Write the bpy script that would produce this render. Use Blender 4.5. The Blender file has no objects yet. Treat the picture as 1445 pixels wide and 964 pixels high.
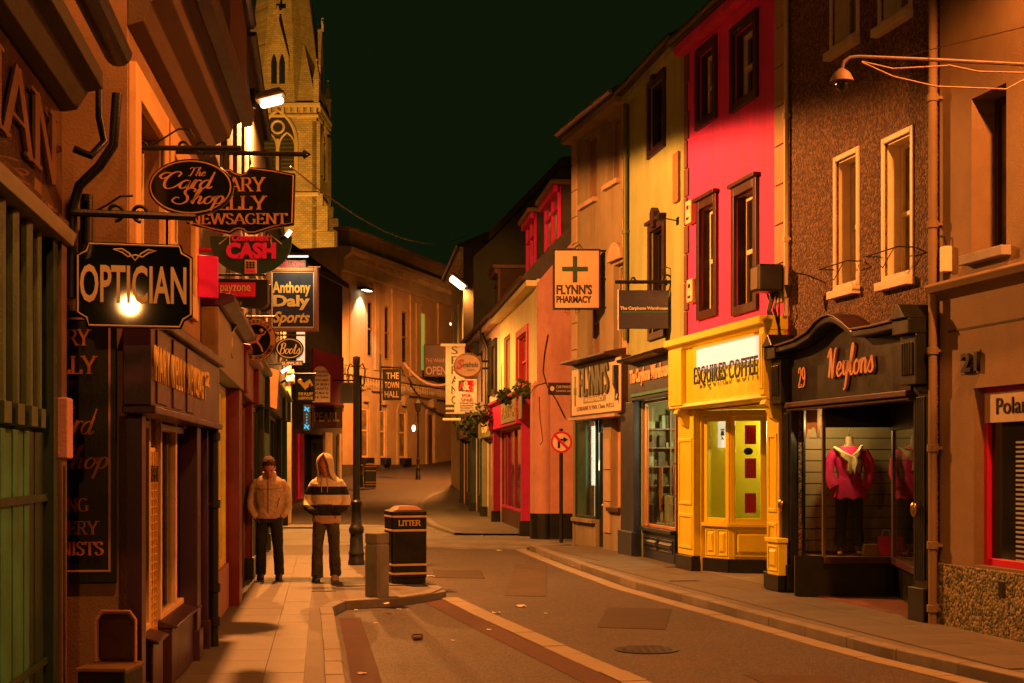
import bpy, bmesh, math, random
from math import sin, cos, pi, radians, sqrt, atan2
from mathutils import Vector, Matrix, noise

random.seed(7)
SC = bpy.context.scene
COL = SC.collection

# ------------------------------------------------------------------ camera
FPX, CX, HY, CAMH = 2000.0, 722.5, 655.0, 1.63      # focal length in photo pixels, axis x, horizon y, eye height
cam_d = bpy.data.cameras.new("camera")
cam_d.sensor_width = 36.0
cam_d.lens = FPX / 1445.0 * 36.0
cam_d.shift_y = (HY - 482.0) / 1445.0
cam_d.clip_start, cam_d.clip_end = 0.1, 2000.0
cam = bpy.data.objects.new("camera", cam_d)
COL.objects.link(cam)
cam.location = (0, 0, CAMH)
cam.rotation_euler = (radians(90), 0, 0)
SC.camera = cam

# ------------------------------------------------------------------ night sky
world = bpy.data.worlds.new("World")
SC.world = world
world.use_nodes = True
bg = world.node_tree.nodes["Background"]
bg.inputs["Color"].default_value = (0.48, 0.95, 0.22, 1)
bg.inputs["Strength"].default_value = 0.0085

SC.view_settings.view_transform = 'Standard'
SC.view_settings.look = 'None'
SC.view_settings.exposure = 0.0
SC.view_settings.gamma = 1.0
try:
    SC.cycles.use_denoising = True
    SC.cycles.max_bounces = 6
    SC.cycles.transparent_max_bounces = 12
    SC.cycles.sample_clamp_indirect = 4.0
    SC.cycles.caustics_reflective = False
    SC.cycles.caustics_refractive = False
except Exception:
    pass

AMBER = (1.0, 0.275, 0.052)
def lamp(kind, loc, energy, color=AMBER, size=0.1, parent=None, rot=None, spot=None, name="bulb", sy=None):
    d = bpy.data.lights.new(name, kind)
    d.energy = energy
    d.color = color
    if kind == 'AREA':
        d.size = size
        if sy: d.shape = 'RECTANGLE'; d.size_y = sy
    else:
        d.shadow_soft_size = size
    if kind == 'SPOT':
        d.spot_size = radians(spot[0]); d.spot_blend = spot[1]
    o = bpy.data.objects.new(name, d)
    COL.objects.link(o)
    if parent: o.parent = parent
    o.location = loc
    if rot: o.rotation_euler = rot
    return o

# ------------------------------------------------------------------ materials
MATS = {}
def M(name, rgb, rough=0.7, var=0.25, ns=3.0, bump=0.15, bs=60.0, metal=0.0, dirt=None, spec=0.4, coat=0.0, speck=None):
    """procedural surface: colour broken up by noise at two scales, fine relief, optional shaped stains or specks"""
    if name in MATS: return MATS[name]
    m = bpy.data.materials.new(name); m.use_nodes = True
    nt = m.node_tree; N = nt.nodes; L = nt.links
    p = N["Principled BSDF"]
    p.inputs["Roughness"].default_value = rough
    p.inputs["Metallic"].default_value = metal
    p.inputs["Specular IOR Level"].default_value = spec
    p.inputs["Coat Weight"].default_value = coat
    tc = N.new("ShaderNodeTexCoord")
    n1 = N.new("ShaderNodeTexNoise"); n1.inputs["Scale"].default_value = ns; n1.inputs["Detail"].default_value = 6; n1.inputs["Roughness"].default_value = 0.65
    L.new(tc.outputs["Object"], n1.inputs["Vector"])
    r = N.new("ShaderNodeValToRGB")
    r.color_ramp.elements[0].position = 0.3; r.color_ramp.elements[1].position = 0.72
    r.color_ramp.elements[0].color = (*[max(0, c * (1 - var)) for c in rgb], 1)
    r.color_ramp.elements[1].color = (*[min(1, c * (1 + var * 0.6)) for c in rgb], 1)
    L.new(n1.outputs["Fac"], r.inputs["Fac"])
    out = r.outputs["Color"]
    if dirt:
        n2 = N.new("ShaderNodeTexNoise"); n2.inputs["Scale"].default_value = dirt[1]; n2.inputs["Detail"].default_value = 8; n2.inputs["Roughness"].default_value = 0.7
        mp = N.new("ShaderNodeMapping"); mp.inputs["Scale"].default_value = (1, 1, dirt[2] if len(dirt) > 2 else 0.35)
        L.new(tc.outputs["Object"], mp.inputs["Vector"]); L.new(mp.outputs["Vector"], n2.inputs["Vector"])
        r2 = N.new("ShaderNodeValToRGB"); r2.color_ramp.elements[0].position = 0.46; r2.color_ramp.elements[1].position = 0.68
        L.new(n2.outputs["Fac"], r2.inputs["Fac"])
        mx = N.new("ShaderNodeMix"); mx.data_type = 'RGBA'
        ml = N.new("ShaderNodeMath"); ml.operation = 'MULTIPLY'; ml.inputs[1].default_value = dirt[3] if len(dirt) > 3 else 0.6
        L.new(r2.outputs["Color"], ml.inputs[0]); L.new(ml.outputs[0], mx.inputs["Factor"])
        L.new(out, mx.inputs["A"]); mx.inputs["B"].default_value = (*dirt[0], 1)
        out = mx.outputs["Result"]
    if speck:
        vo = N.new("ShaderNodeTexVoronoi"); vo.inputs["Scale"].default_value = speck[1]
        L.new(tc.outputs["Object"], vo.inputs["Vector"])
        r3 = N.new("ShaderNodeValToRGB"); r3.color_ramp.interpolation = 'CONSTANT'
        el = r3.color_ramp.elements
        cs = speck[0]
        el[0].color = (*cs[0], 1); el[1].position = 1.0 / len(cs); el[1].color = (*cs[1], 1)
        for i, c in enumerate(cs[2:], 2):
            e = el.new(i / len(cs)); e.color = (*c, 1)
        sp = N.new("ShaderNodeSeparateColor"); L.new(vo.outputs["Color"], sp.inputs["Color"]); L.new(sp.outputs["Red"], r3.inputs["Fac"])
        mx = N.new("ShaderNodeMix"); mx.data_type = 'RGBA'; mx.inputs["Factor"].default_value = speck[2]
        L.new(out, mx.inputs["A"]); L.new(r3.outputs["Color"], mx.inputs["B"]); out = mx.outputs["Result"]
    L.new(out, p.inputs["Base Color"])
    if bump:
        n3 = N.new("ShaderNodeTexNoise"); n3.inputs["Scale"].default_value = bs; n3.inputs["Detail"].default_value = 5
        L.new(tc.outputs["Object"], n3.inputs["Vector"])
        b = N.new("ShaderNodeBump"); b.inputs["Strength"].default_value = min(1, bump); b.inputs["Distance"].default_value = 0.02
        src = n3.outputs["Fac"]
        if speck:
            ad = N.new("ShaderNodeMath"); ad.operation = 'SUBTRACT'; L.new(n3.outputs["Fac"], ad.inputs[0]); L.new(vo.outputs["Distance"], ad.inputs[1]); src = ad.outputs[0]
        L.new(src, b.inputs["Height"]); L.new(b.outputs["Normal"], p.inputs["Normal"])
        rr = N.new("ShaderNodeMath"); rr.operation = 'MULTIPLY_ADD'; rr.inputs[1].default_value = 0.3; rr.inputs[2].default_value = max(0.02, rough - 0.15)
        L.new(n1.outputs["Fac"], rr.inputs[0]); L.new(rr.outputs[0], p.inputs["Roughness"])
    MATS[name] = m
    return m

def bump_wave(name, rgb, scale, rough=0.7, horizontal=True):
    """masonry: real courses far away, as brick texture relief and joint colour"""
    m = bpy.data.materials.new(name); m.use_nodes = True
    nt = m.node_tree; N = nt.nodes; L = nt.links; p = N["Principled BSDF"]; p.inputs["Roughness"].default_value = rough
    tc = N.new("ShaderNodeTexCoord"); sx = N.new("ShaderNodeSeparateXYZ"); L.new(tc.outputs["Object"], sx.inputs[0])
    ad = N.new("ShaderNodeMath"); L.new(sx.outputs["X"], ad.inputs[0]); L.new(sx.outputs["Y"], ad.inputs[1])
    cb = N.new("ShaderNodeCombineXYZ"); L.new(ad.outputs[0], cb.inputs["X"]); L.new(sx.outputs["Z"], cb.inputs["Y"])
    bt = N.new("ShaderNodeTexBrick"); L.new(cb.outputs[0], bt.inputs["Vector"]); bt.inputs["Scale"].default_value = scale
    bt.inputs["Color1"].default_value = (*[c * 1.15 for c in rgb], 1); bt.inputs["Color2"].default_value = (*[c * 0.8 for c in rgb], 1)
    bt.inputs["Mortar"].default_value = (*[c * 0.55 for c in rgb], 1); bt.inputs["Mortar Size"].default_value = 0.02
    nz = N.new("ShaderNodeTexNoise"); nz.inputs["Scale"].default_value = 0.7; nz.inputs["Detail"].default_value = 6; L.new(tc.outputs["Object"], nz.inputs["Vector"])
    mx = N.new("ShaderNodeMix"); mx.data_type = 'RGBA'; mx.blend_type = 'MULTIPLY'; mx.inputs["Factor"].default_value = 0.5
    L.new(bt.outputs["Color"], mx.inputs["A"]); L.new(nz.outputs["Fac"], mx.inputs["B"]); L.new(mx.outputs["Result"], p.inputs["Base Color"])
    b = N.new("ShaderNodeBump"); b.inputs["Strength"].default_value = 0.5; b.inputs["Distance"].default_value = 0.05
    b.invert = True; L.new(bt.outputs["Fac"], b.inputs["Height"]); L.new(b.outputs["Normal"], p.inputs["Normal"])
    return m

def EM(name, rgb, strength):
    if name in MATS: return MATS[name]
    m = bpy.data.materials.new(name); m.use_nodes = True
    p = m.node_tree.nodes["Principled BSDF"]
    p.inputs["Base Color"].default_value = (*[min(.8, c) for c in rgb], 1)
    p.inputs["Emission Color"].default_value = (*rgb, 1); p.inputs["Emission Strength"].default_value = strength
    MATS[name] = m; return m

def glass(name="window_glass", tint=(0.85, 0.88, 0.85), refl=1.0):
    if name in MATS: return MATS[name]
    m = bpy.data.materials.new(name); m.use_nodes = True
    nt = m.node_tree; N = nt.nodes; L = nt.links
    N.remove(N["Principled BSDF"])
    t = N.new("ShaderNodeBsdfTransparent"); t.inputs[0].default_value = (*tint, 1)
    g = N.new("ShaderNodeBsdfGlossy"); g.inputs["Roughness"].default_value = 0.03
    lw = N.new("ShaderNodeLayerWeight"); pw = N.new("ShaderNodeMath"); pw.operation = 'POWER'; pw.inputs[1].default_value = 4.0
    f = N.new("ShaderNodeMath"); f.operation = 'MULTIPLY_ADD'; f.inputs[1].default_value = 0.55 * refl; f.inputs[2].default_value = 0.045 * refl
    L.new(lw.outputs["Facing"], pw.inputs[0]); L.new(pw.outputs[0], f.inputs[0])
    mix = N.new("ShaderNodeMixShader")
    L.new(f.outputs[0], mix.inputs[0]); L.new(t.outputs[0], mix.inputs[1]); L.new(g.outputs[0], mix.inputs[2])
    L.new(mix.outputs[0], N["Material Output"].inputs["Surface"])
    MATS[name] = m; return m

ASPHALT = M("asphalt", (0.100, 0.060, 0.030), 0.62, 0.6, 1.6, 0.9, 140, dirt=((0.035, 0.022, 0.012), 0.55, 1.0, 0.7), speck=([(0.03, 0.03, 0.03), (0.08, 0.075, 0.07), (0.16, 0.15, 0.13), (0.07, 0.065, 0.06)], 60, 0.45))
PAVING = M("paving", (0.15, 0.135, 0.11), 0.75, 0.3, 2.0, 0.4, 90, dirt=((0.11, 0.10, 0.08), 1.7, 1.0, 0.5))
SLAB = M("paving_slab", (0.145, 0.13, 0.105), 0.65, 0.4, 1.1, 0.4, 110, dirt=((0.10, 0.09, 0.07), 2.6, 1.0, 0.5))
CROSSING = M("crossing_paving", (0.23, 0.225, 0.205), 0.7, 0.45, 0.8, 0.4, 60, dirt=((0.10, 0.095, 0.085), 0.9, 1.0, 0.7))  # pale grey stands for the shop light falling on the crossing
KERB = M("kerb_granite", (0.22, 0.20, 0.17), 0.7, 0.3, 3, 0.4, 120)
CHANNEL = M("channel_concrete", (0.30, 0.26, 0.18), 0.75, 0.3, 3, 0.4, 100, dirt=((0.15, 0.13, 0.1), 3, 1.0, 0.6))
REDBAND = M("red_road_surface", (0.10, 0.040, 0.025), 0.85, 0.4, 1.5, 0.7, 140)
EARTH = M("earth", (0.05, 0.05, 0.04))
BLACKP = M("black_paint", (0.012, 0.014, 0.010), 0.35, 0.3, 5, 0.05, 50)
BLACKIRON = M("black_iron", (0.012, 0.012, 0.010), 0.42, 0.3, 8, 0.15, 90)
GOLD = M("gold_paint", (0.80, 0.56, 0.14), 0.45, 0.2, 10, 0.05)
COPPERL = M("copper_letter", (0.60, 0.32, 0.18), 0.5, 0.15, 10, 0)
CREAML = M("cream_letter", (0.80, 0.66, 0.40), 0.5, 0.1, 10, 0)
WHITEP = M("white_paint", (0.78, 0.76, 0.70), 0.5, 0.12, 4, 0.05)
CREAMP = M("cream_paint", (0.72, 0.60, 0.38), 0.5, 0.15, 4, 0.08)
BROWNP = M("dark_brown_paint", (0.055, 0.022, 0.018), 0.45, 0.3, 6, 0.1)
TANST = M("tan_render", (0.29, 0.24, 0.14), 0.8, 0.25, 1.0, 0.3, 70, dirt=((0.15, 0.11, 0.06), 2.2, 0.12, 0.6))
QUOIN = M("quoin_stone", (0.44, 0.32, 0.19), 0.8, 0.25, 2.5, 0.25, 70)
OLIVE = M("olive_render", (0.33, 0.39, 0.15), 0.8, 0.22, 0.8, 0.3, 80, dirt=((0.17, 0.19, 0.07), 2.4, 0.10, 0.6))
PINK = M("pink_render", (0.80, 0.045, 0.31), 0.75, 0.28, 0.8, 0.35, 80, dirt=((0.40, 0.035, 0.13), 2.6, 0.09, 0.7))
PEBBLE = M("pebbledash", (0.18, 0.10, 0.06), 0.75, 0.45, 1.2, 1.0, 55, speck=([(0.035, 0.02, 0.01), (0.12, 0.065, 0.03), (0.28, 0.16, 0.08), (0.07, 0.035, 0.02), (0.17, 0.085, 0.04)], 38, 0.75))
OCHRE = M("ochre_render", (0.22, 0.15, 0.075), 0.8, 0.3, 0.9, 0.3, 60, dirt=((0.13, 0.08, 0.035), 0.8, 0.6, 0.5))
MOSAIC = M("mosaic_tile", (0.12, 0.12, 0.06), 0.4, 0.2, 3, 0.5, 30, speck=([(0.03, 0.035, 0.015), (0.14, 0.13, 0.05), (0.22, 0.17, 0.07), (0.06, 0.07, 0.03), (0.30, 0.24, 0.12)], 34, 0.9))
SALMON = M("salmon_render", (0.62, 0.31, 0.25), 0.8, 0.2, 1.0, 0.25, 60, dirt=((0.33, 0.13, 0.08), 1.2, 0.5, 0.6))
CREAMR = M("cream_render", (0.80, 0.76, 0.42), 0.8, 0.15, 1.2, 0.2, 70, dirt=((0.5, 0.4, 0.2), 1.5, 0.3, 0.4))
LILAC = M("lilac_render", (0.62, 0.50, 0.52), 0.8, 0.15, 1.2, 0.2)
ROSEW = M("pale_rose_render", (0.75, 0.55, 0.48), 0.8, 0.15, 1.2, 0.2)
SLATE = M("roof_slate", (0.06, 0.055, 0.05), 0.7, 0.4, 3, 0.5, 20)
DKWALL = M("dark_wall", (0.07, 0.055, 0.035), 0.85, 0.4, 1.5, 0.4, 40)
BRICKD = bump_wave("dark_brickwork", (0.16, 0.09, 0.05), 4.5)
ORANGER = M("orange_render", (0.34, 0.20, 0.10), 0.8, 0.35, 1.3, 0.3, 60, dirt=((0.17, 0.09, 0.045), 1.6, 0.5, 0.5))
YELLOWP = M("yellow_gloss", (0.72, 0.60, 0.025), 0.35, 0.08, 3, 0.04, 40)
NAVY = M("navy_paint", (0.022, 0.032, 0.060), 0.4, 0.3, 4, 0.05)
TEALP = M("teal_paint", (0.03, 0.20, 0.14), 0.45, 0.2, 4, 0.05)
PURPLE = M("purple_paint", (0.060, 0.024, 0.050), 0.33, 0.2, 3, 0.05)
REDP = M("red_gloss", (0.55, 0.01, 0.05), 0.4, 0.15, 4, 0.05)
HOTPINK = M("hot_pink_paint", (0.75, 0.012, 0.22), 0.4, 0.1, 4, 0.05)
DKRED = M("oxblood_paint", (0.16, 0.012, 0.014), 0.4, 0.25, 5, 0.08)
DKGREEN = M("bottle_green_paint", (0.018, 0.045, 0.022), 0.38, 0.3, 5, 0.05)
GREENP = M("green_shutter_paint", (0.05, 0.24, 0.12), 0.5, 0.5, 3, 0.2, 30, dirt=((0.04, 0.10, 0.05), 5, 0.15, 0.7))
GREYGREEN = M("grey_green_paint", (0.07, 0.12, 0.06), 0.4, 0.3, 3, 0.1)
BLUEP = M("blue_paint", (0.03, 0.16, 0.60), 0.4, 0.2, 5, 0.05)
GREYST = M("grey_stone", (0.30, 0.27, 0.22), 0.8, 0.3, 2, 0.4, 60)
CONCRETE = M("concrete", (0.25, 0.235, 0.18), 0.8, 0.3, 4, 0.5, 110, dirt=((0.11, 0.10, 0.07), 4, 0.3, 0.6))
LIMEST = bump_wave("limestone_courses", (0.46, 0.37, 0.24), 1.25)
STONETRIM = M("stone_trim", (0.46, 0.37, 0.25), 0.8, 0.25, 1.0, 0.3, 20)
THSTONE = M("town_hall_stucco", (0.52, 0.36, 0.20), 0.75, 0.2, 0.6, 0.2, 30, dirt=((0.32, 0.2, 0.1), 0.6, 0.5, 0.5))
DARKGL = M("dark_glass", (0.012, 0.014, 0.010), 0.08, 0.1, 2, 0, spec=0.6)
WARMGL = M("tan_reflection_glass", (0.26, 0.19, 0.085), 0.10, 0.7, 1.6, 0, spec=0.6)  # tan mottle painted in for reflections on the panes
GLASS = glass()
TAN = M("tan_wood", (0.30, 0.17, 0.07), 0.5, 0.3, 4, 0.1)
INTER = M("interior_plaster", (0.45, 0.42, 0.26), 0.8, 0.3, 1.5, 0.1)
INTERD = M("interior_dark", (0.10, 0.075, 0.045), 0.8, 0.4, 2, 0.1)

# ------------------------------------------------------------------ mesh helpers
class MB:
    def __init__(s): s.v = []; s.f = []
    def add(s, vs, fs):
        o = len(s.v); s.v += [tuple(v) for v in vs]; s.f += [tuple(i + o for i in f) for f in fs]; return s
    def box(s, x0, x1, y0, y1, z0, z1):
        x0, x1 = min(x0, x1), max(x0, x1); y0, y1 = min(y0, y1), max(y0, y1); z0, z1 = min(z0, z1), max(z0, z1)
        return s.add([(x0, y0, z0), (x1, y0, z0), (x1, y1, z0), (x0, y1, z0), (x0, y0, z1), (x1, y0, z1), (x1, y1, z1), (x0, y1, z1)],
                     [(0, 3, 2, 1), (4, 5, 6, 7), (0, 1, 5, 4), (1, 2, 6, 5), (2, 3, 7, 6), (3, 0, 4, 7)])
    def seg(s, a, b, z0, z1, t, off=0.0):
        """upright board along plan line a->b, thickness t towards its left-hand side, started off from the line"""
        a = Vector(a[:2]); b = Vector(b[:2]); d = (b - a).normalized(); n = Vector((-d.y, d.x))
        p = [a + n * off, b + n * off, b + n * (off + t), a + n * (off + t)]
        return s.add([(q.x, q.y, z) for z in (z0, z1) for q in p], [(0, 3, 2, 1), (4, 5, 6, 7), (0, 1, 5, 4), (1, 2, 6, 5), (2, 3, 7, 6), (3, 0, 4, 7)])
    def quad(s, *p): return s.add(p, [tuple(range(len(p)))])
    def prism(s, poly, y0, y1):
        n = len(poly)
        vs = [(x, y0, z) for x, z in poly] + [(x, y1, z) for x, z in poly]
        return s.add(vs, [tuple(range(n)), tuple(range(2 * n - 1, n - 1, -1))] + [(i, i + n, (i + 1) % n + n, (i + 1) % n) for i in range(n)])
    def profile(s, prof, x0, x1):
        """moulding: closed (y, z) outline run along x"""
        n = len(prof)
        vs = [(x0, y, z) for y, z in prof] + [(x1, y, z) for y, z in prof]
        return s.add(vs, [tuple(range(n)), tuple(range(2 * n - 1, n - 1, -1))] + [(i, (i + 1) % n, (i + 1) % n + n, i + n) for i in range(n)])
    def flat(s, poly, z0, z1):
        n = len(poly); zf = z0 if callable(z0) else (lambda x, y: z0); zg = z1 if callable(z1) else (lambda x, y: z1)
        vs = [(x, y, zf(x, y)) for x, y in poly] + [(x, y, zg(x, y)) for x, y in poly]
        return s.add(vs, [tuple(range(n - 1, -1, -1)), tuple(range(n, 2 * n))] + [(i, (i + 1) % n, (i + 1) % n + n, i + n) for i in range(n)])
    def tube(s, pts, r, n=8, r1=None):
        pts = [Vector(p) for p in pts]; rings = []
        up = None
        for i, p in enumerate(pts):
            d = (pts[min(i + 1, len(pts) - 1)] - pts[max(i - 1, 0)]).normalized()
            if up is None: up = Vector((0, 0, 1)) if abs(d.z) < 0.9 else Vector((1, 0, 0))
            a = d.cross(up).normalized(); up = a.cross(d).normalized()
            rr = r if r1 is None else r + (r1 - r) * i / (len(pts) - 1)
            rings.append([p + (a * cos(2 * pi * k / n) + up * sin(2 * pi * k / n)) * rr for k in range(n)])
        return s.loft(rings)
    def loft(s, rings, caps=True):
        n = len(rings[0]); vs = [q for r in rings for q in r]; fs = []
        for i in range(len(rings) - 1):
            for k in range(n):
                fs.append((i * n + k, i * n + (k + 1) % n, (i + 1) * n + (k + 1) % n, (i + 1) * n + k))
        if caps: fs += [tuple(range(n - 1, -1, -1)), tuple((len(rings) - 1) * n + k for k in range(n))]
        return s.add(vs, fs)
    def lathe(s, prof, n=20, c=(0, 0), sq=None):
        return s.loft([[(c[0] + r * cos(2 * pi * k / n), c[1] + r * sin(2 * pi * k / n), z) for k in range(n)] for r, z in prof])
    def ball(s, c, r, n=12, m=8):
        rx, ry, rz = r if isinstance(r, (tuple, list)) else (r, r, r)
        rings = []
        for i in range(m + 1):
            t = -pi / 2 + pi * i / m; q = max(0.02, cos(t))
            rings.append([(c[0] + rx * q * cos(2 * pi * k / n), c[1] + ry * q * sin(2 * pi * k / n), c[2] + rz * sin(t)) for k in range(n)])
        return s.loft(rings)
    def rect_frame(s, x0, x1, z0, z1, w, y0, y1):
        s.box(x0, x0 + w, y0, y1, z0, z1); s.box(x1 - w, x1, y0, y1, z0, z1)
        s.box(x0 + w, x1 - w, y0, y1, z0, z0 + w); return s.box(x0 + w, x1 - w, y0, y1, z1 - w, z1)
    def build(s, name, mat, parent=None, smooth=False, bev=0, kind=None, loc=None):
        me = bpy.data.meshes.new(name); me.from_pydata(s.v, [], s.f)
        bm = bmesh.new(); bm.from_mesh(me); bmesh.ops.recalc_face_normals(bm, faces=bm.faces); bm.to_mesh(me); bm.free()
        if smooth:
            for p in me.polygons: p.use_smooth = True
            try: me.set_sharp_from_angle(angle=radians(40))
            except Exception: pass
        me.materials.append(mat)
        o = bpy.data.objects.new(name, me); COL.objects.link(o)
        if parent: o.parent = parent
        if loc: o.location = loc
        if kind: o['kind'] = kind
        if bev:
            b = o.modifiers.new("bevel", 'BEVEL'); b.width = bev; b.segments = 2; b.limit_method = 'ANGLE'; b.angle_limit = radians(35)
        return o

def inst(src, parent=None, loc=(0, 0, 0), rotz=0, name=None):
    o = src.copy(); COL.objects.link(o); o.parent = parent; o.location = loc; o.rotation_euler = (0, 0, rotz); return o

def thing(name, label, cat, loc=(0, 0, 0), rotz=0, group=None):
    o = bpy.data.objects.new(name, None); COL.objects.link(o); o.empty_display_size = 0.2
    o.location = loc; o.rotation_euler = (0, 0, rotz); o['label'] = label; o['category'] = cat
    if group: o['group'] = group
    return o
def tag(o, label, cat, group=None):
    o['label'] = label; o['category'] = cat
    if group: o['group'] = group
    return o

# photo pixel -> place in the street
def W(px, py, Y): return Vector(((px - CX) * Y / FPX, Y, CAMH + (HY - py) * Y / FPX))
def G(px, py, z=0.0):
    Y = FPX * (CAMH - z) / (py - HY); return Vector(((px - CX) * Y / FPX, Y, z))
def rise(Y):
    if Y < 48: return 0.0
    if Y < 58: return 0.05 * (Y - 48) ** 2 / 20
    return 0.25 + 0.05 * (min(Y, 95) - 58)

class Fac:
    """upright facade plane: x along it (left to right seen from the street), y into the building, z up"""
    def __init__(s, a, b, z=0.0):
        s.a = Vector(a[:2]); b = Vector(b[:2]); d = b - s.a; s.L = d.length; s.x = d.normalized(); s.y = Vector((-s.x.y, s.x.x))
        s.ang = atan2(s.x.y, s.x.x); s.z = z
    def t(s, px, w=0.0):
        r = Vector(((px - CX) / FPX, 1.0)); return (s.a.dot(s.y) + w) / r.dot(s.y)
    def u(s, px, w=0.0):
        t = s.t(px, w); return (Vector(((px - CX) / FPX * t, t)) - s.a).dot(s.x)
    def v(s, px, py, w=0.0): return CAMH + (HY - py) * s.t(px, w) / FPX - s.z
    def uv(s, px, py, w=0.0): return s.u(px, w), s.v(px, py, w)
    def loc(s, X, Y): d = Vector((X, Y)) - s.a; return (d.dot(s.x), d.dot(s.y))
    def wd(s, u, w=0.0): q = s.a + s.x * u + s.y * w; return (q.x, q.y)
    def at(s, u, w=0.0, v=0.0): q = s.wd(u, w); return Vector((q[0], q[1], v + s.z))

# ------------------------------------------------------------------ lettering
def place_mesh(me, name, mat, parent, x0, x1, z0, z1, y, rot=0):
    xs = [v.co.x for v in me.vertices]; ys = [v.co.y for v in me.vertices]
    a, b, c, d = min(xs), max(xs), min(ys), max(ys)
    sx = (x1 - x0) / (b - a); sy = (z1 - z0) / (d - c)
    for v in me.vertices:
        v.co = Vector((x0 + (v.co.x - a) * sx, y - v.co.z, z0 + (v.co.y - c) * sy))
    me.materials.clear(); me.materials.append(mat)
    o = bpy.data.objects.new(name, me); COL.objects.link(o)
    if parent: o.parent = parent
    return o
def text(parent, s, x0, x1, z0, z1, y, mat, shear=0.0, bold=0.0, depth=0.006, name="lettering", spacing=1.0):
    c = bpy.data.curves.new("letters", 'FONT'); c.body = s; c.size = 1; c.shear = shear; c.offset = bold; c.extrude = depth; c.resolution_u = 3; c.space_character = spacing
    t = bpy.data.objects.new("letters", c); COL.objects.link(t)
    dg = bpy.context.evaluated_depsgraph_get(); me = bpy.data.meshes.new_from_object(t.evaluated_get(dg))
    bpy.data.objects.remove(t); me.name = name
    return place_mesh(me, name, mat, parent, x0, x1, z0, z1, y)

def smooth_line(p, k=5):
    if len(p) < 3: return [Vector(q) for q in p]
    P = [Vector(q) for q in p]; out = []
    for i in range(len(P) - 1):
        a, b, c, d = P[max(i - 1, 0)], P[i], P[i + 1], P[min(i + 2, len(P) - 1)]
        for j in range(k):
            t = j / k
            out.append(0.5 * ((2 * b) + (c - a) * t + (2 * a - 5 * b + 4 * c - d) * t * t + (3 * b - a - 3 * c + d) * t ** 3))
    out.append(P[-1]); return out
def stroke_mesh(lines, wf, depth=0.006):
    mb = MB(); lift = 0
    for ln in lines:
        L = []; R = []
        for i, p in enumerate(ln):
            d = ln[min(i + 1, len(ln) - 1)] - ln[max(i - 1, 0)]
            if d.length < 1e-6: d = Vector((1, 0))
            d = d.normalized(); n = Vector((-d.y, d.x)); w = wf(d, i / max(1, len(ln) - 1)) / 2
            L.append(p + n * w); R.append(p - n * w)
        z = depth + lift; lift += 0.0004
        n = len(ln)
        vs = [(q.x, q.y, z) for q in L] + [(q.x, q.y, z) for q in R] + [(q.x, q.y, 0) for q in L] + [(q.x, q.y, 0) for q in R]
        fs = []
        for i in range(n - 1):
            fs += [(i, i + n, i + 1 + n, i + 1), (i, i + 1, i + 1 + 2 * n, i + 2 * n), (i + n, i + 3 * n, i + 1 + 3 * n, i + 1 + n)]
        fs += [(0, 2 * n, 3 * n, n), (n - 1, 2 * n - 1, 4 * n - 1, 3 * n - 1)]
        mb.add(vs, fs)
    me = bpy.data.meshes.new("lettering"); me.from_pydata(mb.v, [], mb.f); return me
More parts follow.
